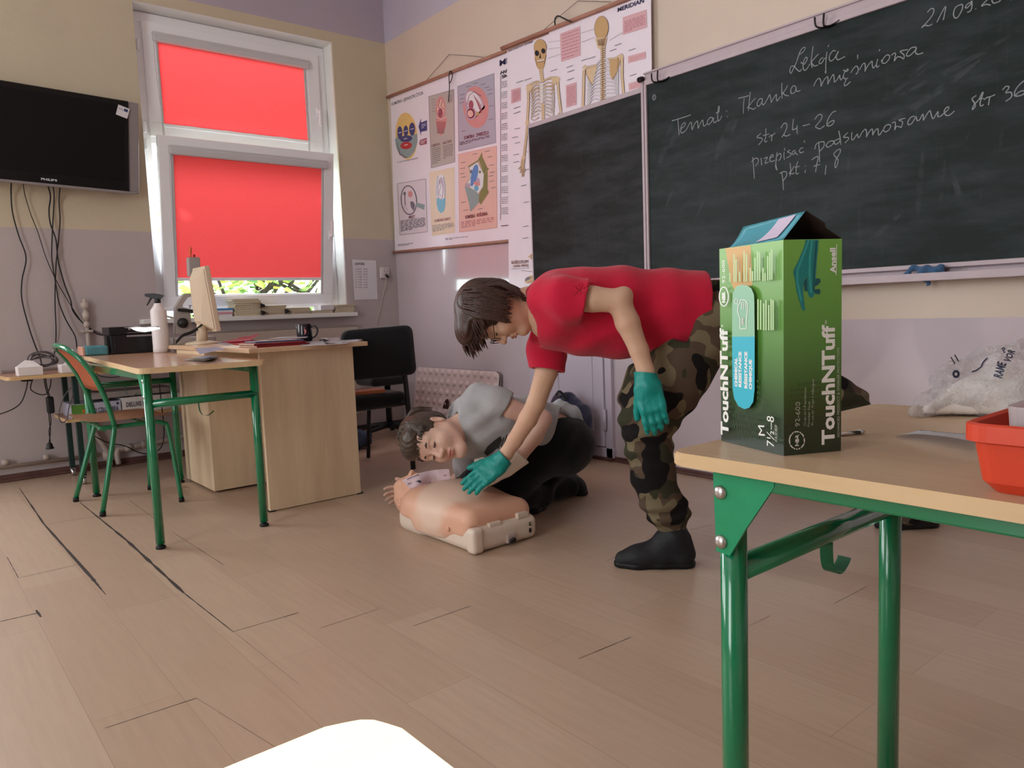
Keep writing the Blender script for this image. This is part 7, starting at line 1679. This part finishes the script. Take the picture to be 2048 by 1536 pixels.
for o_ in (0, 1, 2): tube(bm, [q(996+o_*6, 898-o_*4, 3.2), q(1002+o_*6, 880-o_*5, 3.2)], .0025, 5)
f = bm.faces.new([bm.verts.new(p) for p in pts]); bmesh.ops.triangulate(bm, faces=bm.faces[:]); bmesh.ops.subdivide_edges(bm, edges=bm.edges[:], cuts=3, use_grid_fill=True)
def onto2(S_, p, lift):
    d = (p-CAM).normalized(); t_ = (p-CAM).length-.05
    for _ in range(80):
        s = float(S_.ev(np.array(CAM+d*t_)[None])[0])
        if s < .001: return CAM+d*(t_-lift)
        t_ += max(s*.6, .0006)
        if t_ > 4: break
    return None
ok = True
for v in bm.verts:
    p = onto2(S, v.co.copy(), .002)
    if p is not None: v.co = p
obj('shirt_print', bm, mat('shirt_print_black', (36, 34, 34), .7), sB_)
S = SDF(.05)
S.ell(q(1128, 890, 3.80), (.155, .19, .155), AXB); S.ell(q(1095, 893, 3.70), (.15, .16, .135), AXB)
S.limb([q(1105, 888, 3.70), q(1055, 918, 3.62), q(1008, 958, 3.58)], [.135, .130, .105], .05); S.limb([q(1010, 962, 3.58), q(1040, 985, 3.68), q(1080, 992, 3.78)], [.100, .085, .070], .04)
S.limb([q(1130, 895, 3.92), q(1070, 940, 3.86), q(1020, 965, 3.80)], [.13, .115, .09], .05); S.limb([q(1040, 970, 3.86), q(1100, 975, 3.95), q(1135, 975, 4.0)], [.09, .075, .06], .04)
S.limb([q(1010, 960, 3.60), q(955, 968, 3.66), q(925, 968, 3.74)], [.10, .075, .045], .05)
S.fn.append(wr(40, .006, dirv(.6, 1, 0), 24, dirv(1, -.4, 0))); S.cut((0, 0, .012), (0, 0, -1))
bm = BM(); S.mesh(bm, .008); obj('trousers', bm, blackC, pb_)
bm = BM(); S = SDF(.02); S.limb([q(1118, 812, 3.72), q(1146, 826, 3.75), q(1160, 850, 3.78)], [.035, .034, .022], .02); S.fn.append(wr(120, .004, dirv(1, .4, 0), 60, dirv(0, 1, 0))); S.mesh(bm, .007); obj('shirt_hem', bm, mat('pale_hem', (186, 190, 196), .9), pb_)
lace = mat('grey_lace', (120, 122, 128), .8)
shoe('shoe', at(1104, 1000, 'z', .004)+Vector((.06, .09, 0)), at(1062, 1030, 'z', .004), q(1086, 985, 3.80), pb_, .8, lace)
shoe('shoe', at(1120, 975, 'z', .004), at(1168, 991, 'z', .004), q(1132, 970, 4.0), pb_, .8)
S = SDF(.006); hand_sdf(S, q(1012, 932, 3.375), dirv(-.88, .47, .05), dirv(-.2, -.4, .9), dirv(-.4, -.9, 0), 1.12, (.16, .2, .25, .3), .04, dirv(-.9, -.2, .1), .0015)
S.cone(q(1016, 931, 3.37), .044, q(1044, 906, 3.37), .054, .02); S.cut(q(1040, 908, 3.37), dirv(.68, -.72, 0))
bm = BM(); S.mesh(bm, .0032); obj('glove', bm, gloveW, pb_)
# ---------------------------------------------------------------- resuscitation manikin
mk_ = mat('manikin_skin', (226, 182, 158), .45, .4, vary=.05, vscale=7); T = node(mk_); P_, (x_, y_, z_) = T.pos()
def ell_mask(cx, cy, rx, ry, wob):
    a = T.math('DIVIDE', T.math('SUBTRACT', x_, cx), rx); b = T.math('DIVIDE', T.math('SUBTRACT', y_, cy), ry)
    r = T.math('SQRT', T.math('ADD', T.math('MULTIPLY', a, a), T.math('MULTIPLY', b, b)))
    return T.math('ADD', r, T.math('MULTIPLY', T.noise(P_, 6, 2), wob))
mm_ = T.ramp(ell_mask(1.90, 2.76, .26, .24, .5), [(.85, (0, 0, 0, 1)), (1.25, (1, 1, 1, 1))])
T.link(T.mix(mm_, lin((226, 194, 174)), lin((220, 168, 142))), T.p.inputs['Base Color'])
mw = mat('manikin_white', (220, 200, 184), .45, .4); md = mat('manikin_dark', (36, 30, 30), .5)
mn = thing('training_manikin', 'peach and white resuscitation torso manikin lying on the floor between the boys', 'manikin', (1.95, 2.75, 0))
base = SDF(.02)
base.rbox((1.945, 2.735, .054), (.178, .292, .054), .035, k=.03); base.rbox((1.945, 2.93, .056), (.190, .09, .054), .045, k=.04)
base.fn.append(lambda X, D: D+.02*np.exp(-((X[..., 1]-2.72)/.13)**2)*np.exp(-(np.maximum(X[..., 0]-1.76, 0)/.03)**2)*0)
base.ell((1.735, 2.72, .01), (.025, .16, .05), None, .03, True)
bm = BM(); base.mesh(bm, .007); mb = obj('base_shell', bm, mw, mn)
ch = SDF(.05)
ch.rbox((1.945, 2.745, .100), (.180, .275, .075), .055, k=.03); ch.ell((1.945, 2.80, .075), (.205, .255, .155), None, .06); ch.ell((1.83, 2.93, .10), (.085, .09, .085), None, .05); ch.ell((2.06, 2.93, .10), (.085, .09, .085), None, .05)
def drape(X, D):
    x, y, z = X[..., 0], X[..., 1], X[..., 2]
    zb = np.where(x < 1.90, .028+.05*np.clip((y-2.86)/.02, 0, 1), .062)
    zb = np.where(y < 2.475, .062, zb)
    return np.maximum(D, zb-z)
ch.fn.append(drape); ch.rbox((1.775, 2.452, .05), (.048, .040, .062), .02, None, .004, True)
bm = BM(); ch.mesh(bm, .006); mc_ = obj('chest_skin', bm, mk_, mn)
bm = BM(); S = SDF(.01); S.rbox((1.792, 2.466, .055), (.030, .030, .053), .018); S.mesh(bm, .005); obj('corner_block', bm, mw, mn)
for x0, x1, z0 in ((1.86, 1.925, .088), (2.015, 2.075, .100)):
    bm = BM(); box(bm, x0, x1, 2.452, 2.475, z0, z0+.026, None, .004); obj('side_tab', bm, mw, mn)
bm = BM(); box(bm, 1.94, 1.992, 2.436, 2.46, .012, .052, None, .006); so_ = obj('socket_recess', bm, mat('manikin_grey', (180, 160, 152), .5), mn)
bm = BM(); box(bm, 1.95, 1.985, 2.430, 2.45, .012, .032, None, .004); tube(bm, [(1.955, 2.432, .024), (1.967, 2.43, .032), (1.98, 2.432, .026)], .006, 6, 3); obj('connector', bm, md, so_)
bm = BM(); box(bm, 2.066, 2.078, 2.439, 2.446, .034, .052); obj('square_mark', bm, md, mb)
bm = BM(); tube(bm, [(2.078, 2.44, .078), (2.068, 2.44, .078), (2.068, 2.44, .066), (2.078, 2.44, .066)], .0022, 5); obj('letter_mark', bm, md, mb)
bm = BM(); p_ = onto2(ch, dp(897, 1058, 3.0), .0); p_ = p_ or Vector((1.76, 2.62, .07)); lathe(bm, [(.010, 0), (.010, .004), (.006, .008), (.001, .008)], xf(p_, ry=-math.pi/2), 14); obj('press_stud', bm, mk_, mc_)
hd_ = SDF(.03); hc = Vector((1.93, 3.16, .108))
fm = frame(Vector((-.05, .86, -.22)), Vector((-.05, .1, 1)))
PM = add_head(hd_, hc, fm, .98)
bm = BM(); hd_.mesh(bm, .0046); mh = obj('head', bm, mk_, mn)
bm = BM(); S = SDF(.02); S.limb([(1.945, 3.02, .085), (1.935, 3.10, .085)], [.058, .054]); S.mesh(bm, .006); obj('neck', bm, mw, mn)
e_ = at(826, 1012, 'x', 1.845)
bm = BM(); lathe(bm, [(.020, 0), (.021, .004), (.015, .007), (.013, .003), (.008, .003), (.006, .007), (.001, .007)], xf((1.850, 3.155, .085), ry=-math.pi/2), 18); obj('jaw_hinge', bm, mk_, mh)
# face shield sheet over the manikin's face
P4 = ((803, 961), (843, 943), (898, 938), (903, 985), (868, 992), (815, 979))
bm = BM(); n = 14; g = []
for j in range(n+1):
    row = []
    for i in range(n+1):
        u, v = i/n, j/n; a_ = Vector((804, 960)).lerp(Vector((898, 938)), u)+Vector((0, -6*math.sin(math.pi*u))); b_ = Vector((826, 985)).lerp(Vector((904, 986)), u)+Vector((0, 6*math.sin(math.pi*min(u*1.3, 1)))); c_ = a_.lerp(b_, v)
        p = dp(c_.x, c_.y, 3.70); d = (p-CAM).normalized(); h_ = onto2(hd_, CAM+d*3.5, .007)
        p = h_ if h_ is not None else dp(c_.x, c_.y, 3.62+.05*math.sin(u*3))
        row.append(p)
    g.append(row)
# relax the sheet so that it spans the hollows
for _ in range(14):
    g2 = [[p.copy() for p in r] for r in g]
    for j in range(n+1):
        for i in range(n+1):
            nb_ = [g[b][a] for a, b in ((i-1, j), (i+1, j), (i, j-1), (i, j+1)) if 0 <= a <= n and 0 <= b <= n]
            m_ = sum(((x-CAM).length for x in nb_))/len(nb_); r0 = (g[j][i]-CAM).length
            g2[j][i] = CAM+(g[j][i]-CAM).normalized()*min(r0, .35*r0+.65*m_)
    g = g2
V = [[bm.verts.new(p) for p in r] for r in g]
for j in range(n):
    for i in range(n): bm.faces.new((V[j][i], V[j][i+1], V[j+1][i+1], V[j+1][i])).smooth = True
fs = mat('face_shield_film', (216, 190, 200), .35, .5, alpha=.82, vary=.12, vscale=22)
sh2 = thing('face_shield', 'pale printed plastic face shield spread over the manikin face', 'face shield', g[7][7]); 
obj('film', bm, fs, sh2)
bm = BM()
for (x, y, w) in ((820, 956, 10), (832, 951, 9), (846, 972, 3), (853, 969, 3), (860, 966, 2.5), (890, 951, 4), (818, 967, 5), (835, 962, 6)):
    tube(bm, [dp(x-w*.6, y+w*.25, 3.55), dp(x+w*.6, y-w*.25, 3.55)], .0016, 5)
def onfilm(p):
    d = (p-CAM).normalized(); best = None
    for r in g:
        for t in r:
            e = (t-CAM).normalized().dot(d)
            if best is None or e > best[0]: best = (e, (t-CAM).length)
    return CAM+d*(best[1]-.006)
for v in bm.verts: v.co = onfilm(v.co.copy())
obj('print', bm, mat('print_violet', (86, 70, 100), .5), sh2)
bm = BM()
f = bm.faces.new([bm.verts.new(onfilm(dp(839+3.4*math.cos(i/12*6.28), 963+2.6*math.sin(i/12*6.28), 3.55))) for i in range(12)]); obj('breathing_hole', bm, mat('hole_dark', (40, 34, 60), .5), sh2)
